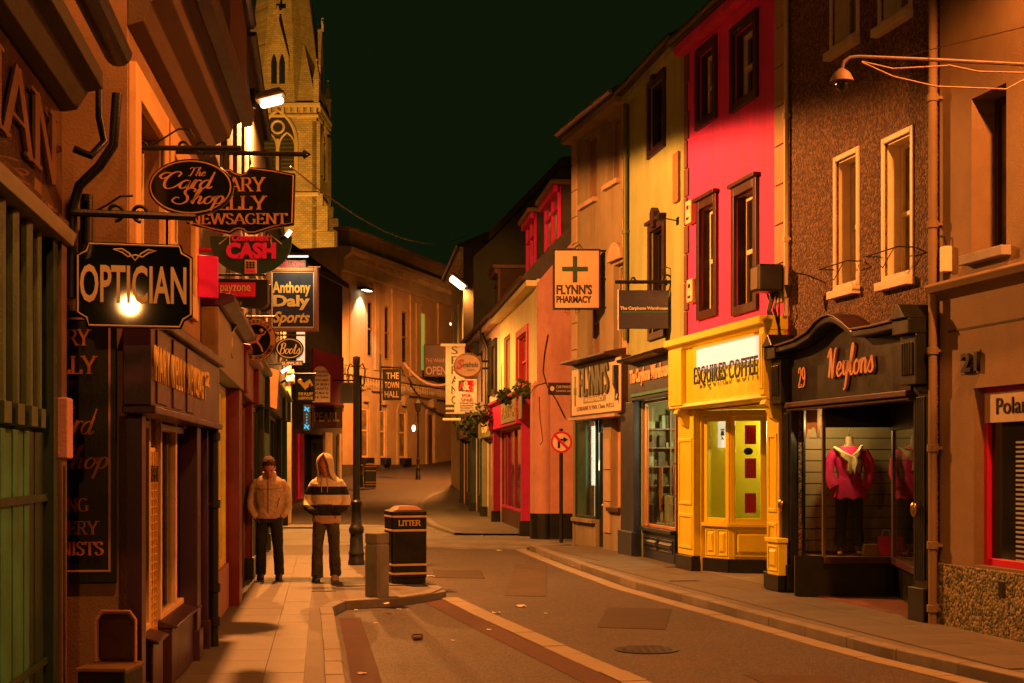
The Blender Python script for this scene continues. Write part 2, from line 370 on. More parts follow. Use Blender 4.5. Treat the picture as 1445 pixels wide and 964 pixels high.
SCRIPT = {
 'C': (.85, [[(.62, .72), (.72, .9), (.55, 1.02), (.28, .92), (.08, .6), (.08, .22), (.3, 0), (.62, .08), (.85, .3)], [(.3, .92), (-.1, .95), (-.3, .75), (-.12, .6), (.1, .72)]]),
 'a': (.6, [[(.45, .42), (.3, .5), (.1, .38), (.05, .15), (.2, 0), (.38, .12), (.46, .46), (.44, .1), (.54, 0), (.66, .12)]]),
 'r': (.44, [[(.02, .1), (.12, .52), (.16, .40), (.13, 0)], [(.14, .24), (.24, .46), (.36, .50), (.44, .44)]]),
 'd': (.62, [[(.45, .42), (.3, .5), (.1, .38), (.05, .15), (.2, 0), (.38, .12), (.47, .55), (.52, 1.0)], [(.5, .7), (.46, .1), (.56, 0), (.68, .12)]]),
 'S': (.8, [[(.72, .78), (.74, .95), (.5, 1.03), (.28, .9), (.3, .68), (.5, .45), (.55, .18), (.35, 0), (.05, .02), (-.2, .2), (-.1, .42), (.1, .38)]]),
 'h': (.6, [[(.0, .1), (.18, .6), (.26, .95), (.2, 1.02), (.12, .8), (.1, 0)], [(.1, .22), (.26, .48), (.4, .42), (.4, .1), (.48, 0), (.62, .12)]]),
 'o': (.52, [[(.25, .5), (.07, .35), (.07, .12), (.22, 0), (.4, .12), (.42, .36), (.27, .5), (.36, .42), (.55, .46)]]),
 'p': (.56, [[(.0, .2), (.12, .5), (.1, 0), (.06, -.45)], [(.1, .28), (.26, .5), (.43, .38), (.42, .12), (.26, 0), (.1, .1)]]),
 'N': (.7, [[(-.1, .72), (.0, .92), (.12, 1.0), (.12, .5), (.08, 0)], [(.12, .98), (.22, .6), (.34, .1), (.4, 0), (.42, .5), (.5, .95), (.6, 1.0)]]),
 'e': (.46, [[(.05, .2), (.28, .28), (.34, .42), (.22, .5), (.07, .35), (.06, .12), (.2, 0), (.46, .12)]]),
 'y': (.54, [[(.04, .4), (.1, .5), (.08, .2), (.2, .03), (.36, .2), (.44, .5), (.38, 0), (.3, -.4), (.16, -.5)]]),
 'l': (.36, [[(.0, .1), (.2, .6), (.28, .98), (.2, 1.05), (.12, .7), (.12, .15), (.22, 0), (.38, .12)]]),
 'n': (.58, [[(.0, .35), (.09, .5), (.1, 0)], [(.1, .25), (.27, .5), (.4, .4), (.4, .1), (.48, 0), (.6, .12)]]),
 's': (.46, [[(.0, .1), (.24, .52), (.3, .4), (.38, .15), (.24, 0), (.06, .06)]]),
 'T': (.8, [[(.0, .82), (.12, 1.0), (.42, .93), (.8, 1.02)], [(.44, .95), (.38, .4), (.26, .02), (.08, .06)]]),
 'B': (.7, [[(.2, 1.0), (.16, .5), (.12, 0)], [(.0, .8), (.25, 1.02), (.55, .9), (.5, .6), (.2, .52), (.55, .45), (.58, .12), (.3, 0), (.05, .1)]]),
 't': (.4, [[(.16, .9), (.12, .15), (.22, 0), (.4, .12)], [(.0, .6), (.34, .64)]]),
}
def script(parent, s, x0, x1, z0, z1, y, mat, slant=0.35, wmin=0.04, wmax=0.11, depth=0.006, name="lettering"):
    lines = []; x = 0
    for ch in s:
        if ch == ' ': x += .3; continue
        w, ls = SCRIPT[ch]
        for l in ls: lines.append([Vector((x + q.x + slant * q.y, q.y)) for q in smooth_line(l)])
        x += w
    def wf(d, t):
        a = abs(d.y) ** 1.5
        return wmin + (wmax - wmin) * a * (1 if d.y < 0 else 0.55)
    return place_mesh(stroke_mesh(lines, wf, depth), name, mat, parent, x0, x1, z0, z1, y)
def _el(cx, cy, rx, ry, a0, a1, n=14): return [(cx + rx * cos(radians(a0 + (a1 - a0) * i / n)), cy + ry * sin(radians(a0 + (a1 - a0) * i / n))) for i in range(n + 1)]
SERIF = {
 'A': (.76, [[(.02, 0), (.36, 1)], [(.36, 1), (.7, 0)], [(.16, .35), (.56, .35)]], [(.02, 0), (.7, 0)]),
 'R': (.74, [[(.12, 0), (.12, 1)], [(.12, .96), (.38, .96)], _el(.36, .73, .2, .24, 90, -90), [(.12, .5), (.38, .5)], [(.36, .5), (.66, 0)]], [(.12, 0), (.12, 1), (.66, 0)]),
 'Y': (.72, [[(.04, 1), (.35, .42)], [(.66, 1), (.35, .42)], [(.35, .45), (.35, 0)]], [(.04, 1), (.66, 1), (.35, 0)]),
 'L': (.62, [[(.12, 0), (.12, 1)], [(.12, .03), (.54, .03)], [(.54, 0), (.56, .24)]], [(.12, 0), (.12, 1)]),
 'E': (.64, [[(.12, 0), (.12, 1)], [(.12, .97), (.52, .97)], [(.12, .5), (.42, .5)], [(.12, .03), (.55, .03)], [(.54, 0), (.56, .22)], [(.51, 1), (.53, .8)], [(.42, .4), (.42, .6)]], [(.12, 0), (.12, 1)]),
 'N': (.78, [[(.12, 0), (.12, 1)], [(.12, 1), (.64, 0)], [(.64, 0), (.64, 1)]], [(.12, 0), (.08, 1), (.64, 1)]),
 'W': (1.02, [[(.04, 1), (.28, 0)], [(.28, 0), (.5, .95)], [(.5, .95), (.74, 0)], [(.74, 0), (.98, 1)]], [(.04, 1), (.5, 1), (.98, 1)]),
 'S': (.58, [[(.46, .76), (.4, .93), (.24, .98), (.1, .86), (.12, .66), (.3, .52), (.46, .38), (.48, .16), (.32, .02), (.14, .06), (.06, .24)]], []),
 'G': (.74, [_el(.38, .5, .32, .48, 45, 300), [(.6, .06), (.6, .42)]], [(.6, .42)]),
 'T': (.66, [[(.33, 0), (.33, 1)], [(.04, .97), (.62, .97)], [(.05, 1), (.03, .78)], [(.61, 1), (.63, .78)]], [(.33, 0)]),
 'I': (.28, [[(.14, 0), (.14, 1)]], [(.14, 0), (.14, 1)]),
 'C': (.7, [_el(.38, .5, .32, .48, 45, 315), [(.6, .98), (.61, .72)]], []),
 'K': (.74, [[(.12, 0), (.12, 1)], [(.62, 1), (.14, .42)], [(.3, .6), (.66, 0)]], [(.12, 0), (.12, 1), (.62, 1), (.66, 0)]),
 'M': (.92, [[(.1, 0), (.12, 1)], [(.12, 1), (.45, .1)], [(.45, .1), (.78, 1)], [(.78, 1), (.8, 0)]], [(.1, 0), (.8, 0), (.1, 1), (.8, 1)]),
 'P': (.62, [[(.12, 0), (.12, 1)], [(.12, .96), (.36, .96)], _el(.34, .71, .21, .26, 90, -90), [(.12, .46), (.36, .46)]], [(.12, 0), (.12, 1)]),
 'O': (.8, [_el(.4, .5, .33, .48, 0, 360, 24)], []),
 'H': (.78, [[(.12, 0), (.12, 1)], [(.64, 0), (.64, 1)], [(.12, .5), (.64, .5)]], [(.12, 0), (.12, 1), (.64, 0), (.64, 1)]),
 'D': (.76, [[(.12, 0), (.12, 1)], [(.12, .97), (.34, .97)], _el(.32, .5, .34, .47, 90, -90), [(.12, .03), (.34, .03)]], [(.12, 0), (.12, 1)]),
 'U': (.76, [[(.12, 1), (.12, .3)], _el(.37, .3, .25, .28, 180, 360), [(.62, .3), (.62, 1)]], [(.12, 1), (.62, 1)]),
 '2': (.58, [[(.08, .72), (.12, .92), (.28, .99), (.44, .86), (.42, .62), (.22, .3), (.06, .04)], [(.06, .03), (.5, .03)], [(.5, 0), (.52, .18)]], []),
 '9': (.58, [_el(.28, .7, .18, .28, 0, 360, 16), [(.46, .7), (.44, .35), (.32, .08), (.14, .02)]], []),
 'F': (.6, [[(.12, 0), (.12, 1)], [(.12, .97), (.54, .97)], [(.12, .5), (.42, .5)], [(.53, 1), (.55, .78)], [(.42, .4), (.42, .6)]], [(.12, 0), (.12, 1)]),
 'B': (.68, [[(.12, 0), (.12, 1)], [(.12, .97), (.36, .97)], _el(.34, .75, .19, .22, 90, -90), [(.12, .52), (.38, .52)], _el(.36, .27, .23, .25, 90, -90), [(.12, .03), (.36, .03)]], [(.12, 0), (.12, 1)]),
 "'": (.2, [[(.1, 1), (.08, .72)]], []),
}
def serif(parent, s, x0, x1, z0, z1, y, mat, thin=0.06, thick=0.15, depth=0.006, name="lettering"):
    lines = []; x = 0
    for ch in s:
        if ch == ' ': x += .35; continue
        w, ls, sf = SERIF[ch]
        for l in ls:
            q = smooth_line(l, 3) if len(l) > 3 and ch in 'S29' else [Vector(p) for p in l]
            lines.append([Vector((x + p.x, p.y)) for p in q])
        for a, b in sf:
            k = .03 if b < .5 else -.03
            lines.append([Vector((x + a - .13, b + k)), Vector((x + a + .13, b + k))])
        x += w
    def wf(d, t): return thin + (thick - thin) * abs(d.y) ** 1.2
    return place_mesh(stroke_mesh(lines, wf, depth), name, mat, parent, x0, x1, z0, z1, y)

# ------------------------------------------------------------------ buildings
def wall_cells(mb, u0, u1, v0, v1, holes, reveal=0.14, y=0.0):
    us = sorted(set([u0, u1] + [h[i] for h in holes for i in (0, 1)])); vs = sorted(set([v0, v1] + [h[i] for h in holes for i in (2, 3)]))
    us = [a for a in us if u0 - 1e-6 <= a <= u1 + 1e-6]; vs = [a for a in vs if v0 - 1e-6 <= a <= v1 + 1e-6]
    for i in range(len(us) - 1):
        for j in range(len(vs) - 1):
            cu, cv = (us[i] + us[i + 1]) / 2, (vs[j] + vs[j + 1]) / 2
            if any(h[0] < cu < h[1] and h[2] < cv < h[3] for h in holes): continue
            mb.quad((us[i], y, vs[j]), (us[i + 1], y, vs[j]), (us[i + 1], y, vs[j + 1]), (us[i], y, vs[j + 1]))
    for h in holes:
        a, b, c, d = h[:4]; r = h[4] if len(h) > 4 else reveal
        c = max(c, v0)
        mb.quad((a, y, c), (a, y + r, c), (a, y + r, d), (a, y, d)); mb.quad((b, y, c), (b, y, d), (b, y + r, d), (b, y + r, c))
        mb.quad((a, y, d), (a, y + r, d), (b, y + r, d), (b, y, d)); mb.quad((a, y, c), (b, y, c), (b, y + r, c), (a, y + r, c))

class Bld:
    def __init__(s, name, label, F, H, mat, D=6.0, cat="building", v0=-0.15, group=None, u0=0.0, u1=None):
        s.F = F; s.H = H; s.mat = mat; s.D = D; s.v0 = v0; s.holes = []; s.u0 = u0; s.u1 = F.L if u1 is None else u1
        s.root = thing(name, label, cat, (F.a.x, F.a.y, F.z), F.ang, group)
    def hole(s, a, b, c, d, r=0.14): s.holes.append((a, b, c, d, r))
    def px(s, x0, x1, yt, yb, w=0.0):
        """rectangle from photo pixels: left x, right x, top and bottom y at the left edge"""
        F = s.F; return F.u(x0, w), F.u(x1, w), F.v(x0, yb, w), F.v(x0, yt, w)
    def part(s, mb, name, mat, **k): return mb.build(name, mat, s.root, **k)
    def window(s, r, frame=CREAMP, pane=DARKGL, surround=None, sw=0.1, sproud=0.05, sill=None, rail=0.5, mull=0, fw=0.06, reveal=0.14, label=None, head=False, open_sash=False):
        a, b, c, d = r
        if surround: a += sw; b -= sw; c += sw * .6; d -= sw
        s.hole(a, b, c, d, reveal)
        fr = MB(); fr.rect_frame(a, b, c, d, fw, reveal - 0.05, reveal + 0.02)
        if rail: zr = c + (d - c) * rail; fr.box(a + fw, b - fw, reveal - 0.058, reveal + 0.01, zr - fw * .45, zr + fw * .45)
        for k in range(mull): x = a + (b - a) * (k + 1) / (mull + 1); fr.box(x - .02, x + .02, reveal - 0.045, reveal + .01, c + fw, d - fw)
        w = fr.build("window", frame, s.root, bev=0.006)
        if label: w['label'] = label
        if rail:
            for q in ((c + fw * .5, zr), (zr, d - fw * .5)):
                MB().box(a + fw * .5, b - fw * .5, reveal - .005, reveal + .002, q[0] + .002, q[1] - .002).build("pane", pane, w)
        else: MB().box(a + fw * .5, b - fw * .5, reveal - .005, reveal + .002, c + fw * .5, d - fw * .5).build("pane", pane, w)
        if surround:
            m = MB(); m.rect_frame(a - sw, b + sw, c - sw * .6, d + sw, sw - .004, -sproud, 0.02)
            if head: m.box(a - sw - .03, b + sw + .03, -sproud - .05, .0, d + sw + .002, d + sw + .06)
            m.build("surround", surround, w, bev=0.008)
            MB().rect_frame(a - .003, b + .003, c - .003, d + .003, .02, 0.021, reveal - .052).build("reveal_lining", surround, w)
        if sill: MB().box(a - .08, b + .08, -.10, reveal - .06, c - .10 - (sw * .6 if surround else 0), c - .004 - (sw * .6 if surround else 0)).build("sill", sill, w, bev=0.008)
        return w
    def roof(s, mat=SLATE, rise_=2.2, over=0.22, gutter=BLACKIRON, ridge=None):
        H, D = s.H, s.D; rd = ridge or D * 0.5
        m = MB(); m.profile([(-over, H - .02), (-over, H + .09), (rd, H + rise_ + .1), (D + .1, H + .1), (D + .1, H - .01), (rd, H + rise_ - .02), (0.3, H + .001), (0.0, H + .001)], s.u0 - .02, s.u1 + .02)
        r = m.build("roof", mat, s.root)
        if gutter:
            g = MB(); n = 8
            g.profile([(-over - .02 + .07 * cos(pi + pi * k / n), H + .06 + .07 * sin(pi + pi * k / n)) for k in range(n + 1)], s.u0, s.u1)
            g.build("gutter", gutter, r, smooth=True)
            MB().box(s.u0, s.u1, -over + .06, -.002, H - .16, H - .03).build("soffit", s.mat, r)
    def quoins(s, u, side, mat=QUOIN, z0=0.2, z1=None, step=0.36, wide=0.42, narrow=0.30):
        z = z0; k = 0; src = {}
        while z < (z1 or s.H) - step * .6:
            w = wide if k % 2 else narrow
            if w not in src:
                a, b = (0.0, w) if side > 0 else (-w, 0.0)
                o = MB().box(a, b, -.028, .02, 0.006, step - .012).build("quoin", mat, s.root, bev=0.008); o.location = (u, 0, z); src[w] = o
            else: inst(src[w], s.root, (u, 0, z))
            z += step; k += 1
    def finish(s, cap=True):
        m = MB(); wall_cells(m, s.u0, s.u1, s.v0, s.H, s.holes); u0, u1, v0, H, D = s.u0, s.u1, s.v0, s.H, s.D
        m.quad((u0, 0, v0), (u0, 0, H), (u0, D, H), (u0, D, v0)); m.quad((u1, 0, v0), (u1, D, v0), (u1, D, H), (u1, 0, H)); m.quad((u0, D, v0), (u0, D, H), (u1, D, H), (u1, D, v0))
        if cap: m.quad((u0, 0, H), (u1, 0, H), (u1, D, H), (u0, D, H))
        return m.build("wall", s.mat, s.root)

def room(b, u0, u1, w0, w1, v0, v1, mat, name="interior"):
    m = MB()
    m.quad((u0, w1, v0), (u1, w1, v0), (u1, w1, v1), (u0, w1, v1)); m.quad((u0, w0, v0), (u0, w1, v0), (u0, w1, v1), (u0, w0, v1)); m.quad((u1, w0, v0), (u1, w0, v1), (u1, w1, v1), (u1, w1, v0))
    m.quad((u0, w0, v0), (u1, w0, v0), (u1, w1, v0), (u0, w1, v0)); m.quad((u0, w0, v1), (u0, w1, v1), (u1, w1, v1), (u1, w0, v1))
    return m.build(name, mat, b.root)
def panel_box(mb, x0, x1, y, z0, z1, d=0.02, b=0.05):
    """raised and fielded panel standing proud of y towards the street"""
    mb.rect_frame(x0, x1, z0, z1, b * .5, y - d * .6, y + .002)
    mb.add([(x0 + b, y - .001, z0 + b), (x1 - b, y - .001, z0 + b), (x1 - b, y - .001, z1 - b), (x0 + b, y - .001, z1 - b),
            (x0 + b * 1.6, y - d, z0 + b * 1.6), (x1 - b * 1.6, y - d, z0 + b * 1.6), (x1 - b * 1.6, y - d, z1 - b * 1.6), (x0 + b * 1.6, y - d, z1 - b * 1.6)],
           [(4, 5, 6, 7), (0, 1, 5, 4), (1, 2, 6, 5), (2, 3, 7, 6), (3, 0, 4, 7)])
# ================================================================== GROUND
def sheet(name, mat, rows, dz, kind='structure', label=None):
    m = MB(); n = len(rows[0][1])
    vs = [(x, Y, rise(Y) + dz) for Y, xs in rows for x in xs]
    fs = [(i * n + k, i * n + k + 1, (i + 1) * n + k + 1, (i + 1) * n + k) for i in range(len(rows) - 1) for k in range(n - 1)]
    m.add(vs, fs); return m.build(name, mat, kind=kind)
YS = [-14, 0, 12, 24, 36, 48, 51, 54, 57, 60, 66, 72, 80, 88, 95, 110]
ground = sheet("ground", EARTH, [(Y, [-900, -60, 60, 900]) for Y in [-400] + YS + [1200]], -0.20)
road = sheet("road", ASPHALT, [(Y, [-16, -8, -2, 4, 9, 16]) for Y in YS], -0.10)

def walk(poly): return [Vector(p) for p in poly]
KL = [(1.1, -6), (0.25, 0), (-.31, 4), (-1.237, 10.55), (-1.625, 13.3), (-2.0, 15.9), (-2.09, 16.4), (-2.03, 16.8), (-1.78, 17.05), (-1.4, 17.25), (-1.09, 17.75), (-.85, 18.3), (-.97, 19.0), (-1.35, 20.5), (-2.05, 23.5), (-2.55, 26), (-3.2, 28.8)]
KR = [(.35, 28.6), (.72, 25.9), (1.2, 22.7), (1.73, 19.5), (2.3, 17.1), (2.91, 14.43), (3.31, 12.73), (3.91, 10.83), (4.9, 7.5), (6.2, 1.0)]
lp = MB().flat(KL + [(-7.5, 28.8), (-7.5, -6)], -0.19, -0.012).build("pavement", PAVING, kind='structure')
rp = MB().flat(KR + [(12, 1.0), (12, 12), (9, 28.6)], -0.19, -0.012).build("pavement", PAVING, kind='structure')

def kerbstones(parent, pts, w, zt, zb, length, mat, name, off=0.0, bev=0.01, gap=0.012):
    """stones laid end to end along a plan line; w towards the left-hand side"""
    pts = walk(pts); out = []
    seg = [(pts[i + 1] - pts[i]).length for i in range(len(pts) - 1)]; tot = sum(seg)
    def at(s):
        for i, l in enumerate(seg):
            if s <= l or i == len(seg) - 1: return pts[i].lerp(pts[i + 1], min(1, s / l))
            s -= l
    k = max(1, round(tot / length)); 
    for i in range(k):
        a, b = at(tot * i / k), at(tot * (i + 1) / k); d = (b - a).normalized(); a = a + d * gap; 
        jz = random.uniform(-.004, .004)
        m = MB().seg(a, b, zb, zt + jz, w, off + random.uniform(-.004, .004))
        o = m.build(name, mat, parent, bev=bev); out.append(o)
    return out
kerbstones(lp, KL, 0.15, 0.004, -0.16, 0.75, KERB, "kerb_stone", off=0.0)
kerbstones(rp, KR, 0.15, 0.004, -0.16, 0.9, KERB, "kerb_stone", off=0.0)

def slabs(parent, region, origin, d, side, rows, halves, sw, sl):
    """courses of slabs along d, broken bond, half slabs closing the edges"""
    d = Vector(d).normalized(); n = Vector((d.y, -d.x)); src = {}; hw_ = sw / 2
    for i in range(rows):
        o0 = Vector(origin) + d * (i * sl) + n * (hw_ if (i % 2) else 0)
        ok = [all(region(o0 + n * (k * hw_ + e) + d * f) for e in (.004, hw_ - .004) for f in (.004, sl - .004)) for k in range(halves)]
        k = 0
        while k < halves:
            if not ok[k]: k += 1; continue
            w = 2 if k + 1 < halves and ok[k + 1] else 1
            if w not in src: src[w] = q = MB().box(.003, hw_ * w - .003, .003, sl - .003, -.02, 0.0).build("paving_slab", SLAB, parent)
            else: q = inst(src[w], parent)
            o = o0 + n * (k * hw_); q.location = (o.x, o.y, random.uniform(-.0012, .0008)); q.rotation_euler = (0, 0, atan2(-d.x, d.y)); k += w
def xat(pts, Y, default=None):
    for a, b in zip(pts, pts[1:]):
        if min(a[1], b[1]) <= Y <= max(a[1], b[1]) and a[1] != b[1]: return a[0] + (b[0] - a[0]) * (Y - a[1]) / (b[1] - a[1])
    return default
LWALL = [(-1.2, 0), (-2.5, 8.0), (-2.42, 8.8), (-2.80, 12.73), (-3.82, 20.4), (-5.0, 29)]
def in_left(p):
    if not 6 < p.y < 26: return False
    k = [q for q in KL if True]
    xk = xat(KL[:6], p.y) if p.y < 15.9 else (-1.95 if p.y < 17.4 else xat(KL[11:], p.y) if p.y > 18.3 else -1.1)
    if p.y > 16 and p.y < 18.4 and p.x > -2.2: return False
    return xat(LWALL, p.y) < p.x < xk - .16
def in_right(p):
    if not 8 < p.y < 28: return False
    wr = xat([(1.5, 28.6), (2.145, 26.08), (2.748, 22.48), (3.596, 18.42), (4.40, 14.68), (6.2, 8)], p.y)
    return xat(KR, p.y) + .16 < p.x < wr - .03
slabs(lp, in_left, (-7.2, 6), (-.133, 1), 1, 30, 34, 0.62, 0.72)
slabs(rp, in_right, (6.2, 7.6), (-.215, .9766), 1, 30, 20, 0.60, 0.75) if False else slabs(rp, in_right, (.2, 7.4), (-.215, .9766), 1, 29, 34, 0.60, 0.75)

# gutter channels of pale concrete blocks, and the red surfacing beside them
CH1 = [(-.80, 18.25), (-.18, 15.7), (.506, 13.06), (.99, 11.2), (2.2, 6.5), (3.6, 1)]
c1 = MB().flat([(-.75, 18.2), (-.70, 18.2), (3.65, 1), (3.6, 1)], -0.12, -0.094).build("gutter_channel", CHANNEL, kind='structure')
kerbstones(c1, CH1, 0.23, -0.086, -0.12, 0.55, CHANNEL, "channel_block", off=-0.13, bev=0.006, gap=.008)
CH2 = [(p[0] - .16, p[1]) for p in KR]
c2 = MB().flat([(CH2[0][0], CH2[0][1]), (CH2[-1][0], CH2[-1][1]), (CH2[-1][0] + .03, CH2[-1][1]), (CH2[0][0] + .03, CH2[0][1])], -0.12, -0.094).build("gutter_channel", CHANNEL, kind='structure')
kerbstones(c2, CH2, 0.20, -0.086, -0.12, 0.6, CHANNEL, "channel_block", off=-0.12, bev=0.006, gap=.008)
def band(pts, w, off, dz=-0.096):
    m = MB(); pts = walk(pts)
    L = []; R = []
    for i, p in enumerate(pts):
        d = (pts[min(i + 1, len(pts) - 1)] - pts[max(i - 1, 0)]).normalized(); n = Vector((-d.y, d.x)); L.append(p + n * off); R.append(p + n * (off + w))
    for i in range(len(pts) - 1): m.quad((L[i].x, L[i].y, dz), (R[i].x, R[i].y, dz), (R[i + 1].x, R[i + 1].y, dz), (L[i + 1].x, L[i + 1].y, dz))
    return m
band(CH1, 0.28, -0.41).build("road_marking", REDBAND, kind='structure')
band(KL[1:6], 0.24, -0.30).build("road_marking", REDBAND, kind='structure')
# tar patches, trench scar and an iron cover in the carriageway
TAR = M("tar_patch", (0.055, 0.035, 0.02), 0.8, 0.4, 2, 0.6, 120); TAR2 = M("old_patch", (0.075, 0.048, 0.026), 0.8, 0.4, 2, 0.6, 120)
def patch(poly, mt, dz): MB().flat(poly, -.11, -.1 + dz).build("road_patch", mt, kind='structure')
patch([(.9, 15.0), (1.6, 14.8), (1.9, 16.9), (1.15, 17.1)], TAR, .005); patch([(-.1, 18.6), (.45, 18.5), (.6, 24.5), (.05, 24.6)], TAR2, .0045); patch([(2.4, 9.0), (3.2, 8.8), (2.6, 11.6), (1.9, 11.6)], TAR2, .005); patch([(-1.2, 21.6), (-.4, 21.4), (-.5, 23.0), (-1.3, 23.2)], TAR, .0055)
mc = thing("manhole_cover", "round iron manhole cover in the carriageway beyond the pale channel", "manhole cover", (1.25, 13.2, -.1)); MB().lathe([(.30, -.01), (.30, .009), (.27, .011)], 28).build("frame", BLACKIRON, mc); m = MB()
for i in range(-3, 4):
    for j in range(-3, 4):
        if i * i + j * j < 11: m.box(i * .07 - .022, i * .07 + .022, j * .07 - .022, j * .07 + .022, .0112, .016)
m.build("stud", M("worn_iron", (.05, .04, .03), .4, .3, 8, .2), mc, kind='stuff')
# raised side-street crossing, grey shop light painted into its colour, and the far pavement
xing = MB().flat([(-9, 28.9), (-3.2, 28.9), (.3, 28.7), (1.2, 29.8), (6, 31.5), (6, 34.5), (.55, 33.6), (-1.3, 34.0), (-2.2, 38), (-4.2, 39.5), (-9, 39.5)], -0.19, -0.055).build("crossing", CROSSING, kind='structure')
FPV = [(-1.35, 33.6), (-2.07, 37.5), (-2.92, 44.7), (-3.4, 51), (-3.6, 56), (-3.4, 60), (-2.7, 64)]
m = MB()
inner = [(1.2, 33.2), (.6, 37.5), (-.3, 44.7), (-.9, 51), (-1.5, 56), (-1.8, 60), (-2.0, 64)]
for i in range(len(FPV) - 1):
    a, b, c, d = FPV[i], FPV[i + 1], inner[i + 1], inner[i]
    za, zb = rise(a[1]), rise(b[1])
    m.add([(a[0], a[1], za - .01), (b[0], b[1], zb - .01), (c[0], c[1], zb - .01), (d[0], d[1], za - .01), (a[0], a[1], za - .2), (b[0], b[1], zb - .2)], [(0, 1, 2, 3), (0, 4, 5, 1)])
fp = m.build("pavement", PAVING, kind='structure')
m = MB()
for i in range(len(FPV) - 1):
    a, b = FPV[i], FPV[i + 1]; za, zb = rise(a[1]), rise(b[1])
    m.add([(a[0] - .02, a[1], za + .002), (b[0] - .02, b[1], zb + .002), (b[0] + .18, b[1], zb + .002), (a[0] + .18, a[1], za + .002), (a[0] - .02, a[1], za - .15), (b[0] - .02, b[1], zb - .15)], [(0, 1, 2, 3), (0, 4, 5, 1)])
m.build("kerb_edge", KERB, fp)

# ================================================================== RIGHT-HAND SIDE
FN = Fac((3.596, 18.42), (4.40, 14.68)); FK = Fac((2.748, 22.48), (3.596, 18.42)); FO = Fac((2.145, 26.08), (2.748, 22.48)); FF = Fac((1.265, 29.6), (2.145, 26.08))
FP = Fac((4.412, 14.62), (6.4, 5.4))

def bracket_scrolls(mb, x0, x1, z, r=0.06, y=0.0, n=2, up=1):
    for k in range(n):
        cx = x0 + (x1 - x0) * (k + .5) / n; pts = []
        for i in range(22):
            a = i / 21 * 2 * pi * 1.4; rr = r * (1 - i / 26); pts.append((cx + rr * cos(a), y, z + up * (r + rr * sin(a) * .9)))
        mb.tube(pts, 0.008, 6)
def bowtube(mb, a, b, sag, r, n=14):
    a = Vector(a); b = Vector(b); mb.tube([a.lerp(b, i / n) - Vector((0, 0, sag * 4 * (i / n) * (1 - i / n))) for i in range(n + 1)], r, 6)

# ---------------------------------------------------------------- boutique with the brown pebbledash front
B = Bld("clothes_shop", "brown pebbledash building with the black hooped clothes shopfront", FN, 9.6, PEBBLE, D=7)
F = FN
for x0, x1, yt, yb in ((1177, 1213, 223, 412), (1245, 1290, 197, 400), (1172, 1213, -130, 76), (1240, 1288, -165, 42)):
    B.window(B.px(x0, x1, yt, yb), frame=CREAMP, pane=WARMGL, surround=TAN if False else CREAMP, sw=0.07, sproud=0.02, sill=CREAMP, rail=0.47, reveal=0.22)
hv = F.v(1125, 570)
B.hole(F.u(1127), F.u(1301), -0.15, hv, 0.05)
B.finish()
# fascia with its hooped cornice
w = -0.12
top = [F.uv(x, y, w) for x, y in ((1113, 500), (1140, 492), (1160, 480), (1172, 466), (1182, 459), (1190, 457), (1198, 459), (1208, 466), (1222, 478), (1250, 474), (1285, 466))]
fb, _ = F.uv(1113, 567, w)
lo = F.v(1125, 567, w)
B.part(MB().prism([(top[0][0], lo)] + [(top[-1][0], lo)] + top[::-1], w, 0.0), "fascia", BLACKP)
up = [(u, v + .012) for u, v in top]; upp = [(u, v + .085) for u, v in top]
cn = B.part(MB().prism(up + upp[::-1], -.30, 0.0), "cornice", BLACKP, bev=.015)
B.part(MB().prism([(u, v + .088) for u, v in top] + [(u, v + .115) for u, v in top[::-1]], -.33, 0.0), "cornice_lead", BROWNP, bev=.008)
B.part(MB().box(top[0][0], F.u(1301), -.19, 0.0, lo - .07, lo - .004).box(top[0][0], F.u(1301), -.155, 0.0, lo - .11, lo - .072), "fascia_moulding", BROWNP, bev=.01)
t = script(B.root, "Neylons", F.u(1170, -.13), F.u(1236, -.13), F.v(1170, 568 - 2, -.13) + .10, F.v(1170, 490, -.13), -.125, COPPERL, slant=.12, wmin=.06, wmax=.15, depth=.03, name="lettering")
for x0, x1 in ((1127, 1137), (1274, 1290)):
    serif(B.root, "29", F.u(x0, -.13), F.u(x1, -.13), F.v(x0, (548 if x0 < 1200 else 527), -.13), F.v(x0, (519 if x0 < 1200 else 497), -.13), -.125, COPPERL, name="house_number", depth=.012)
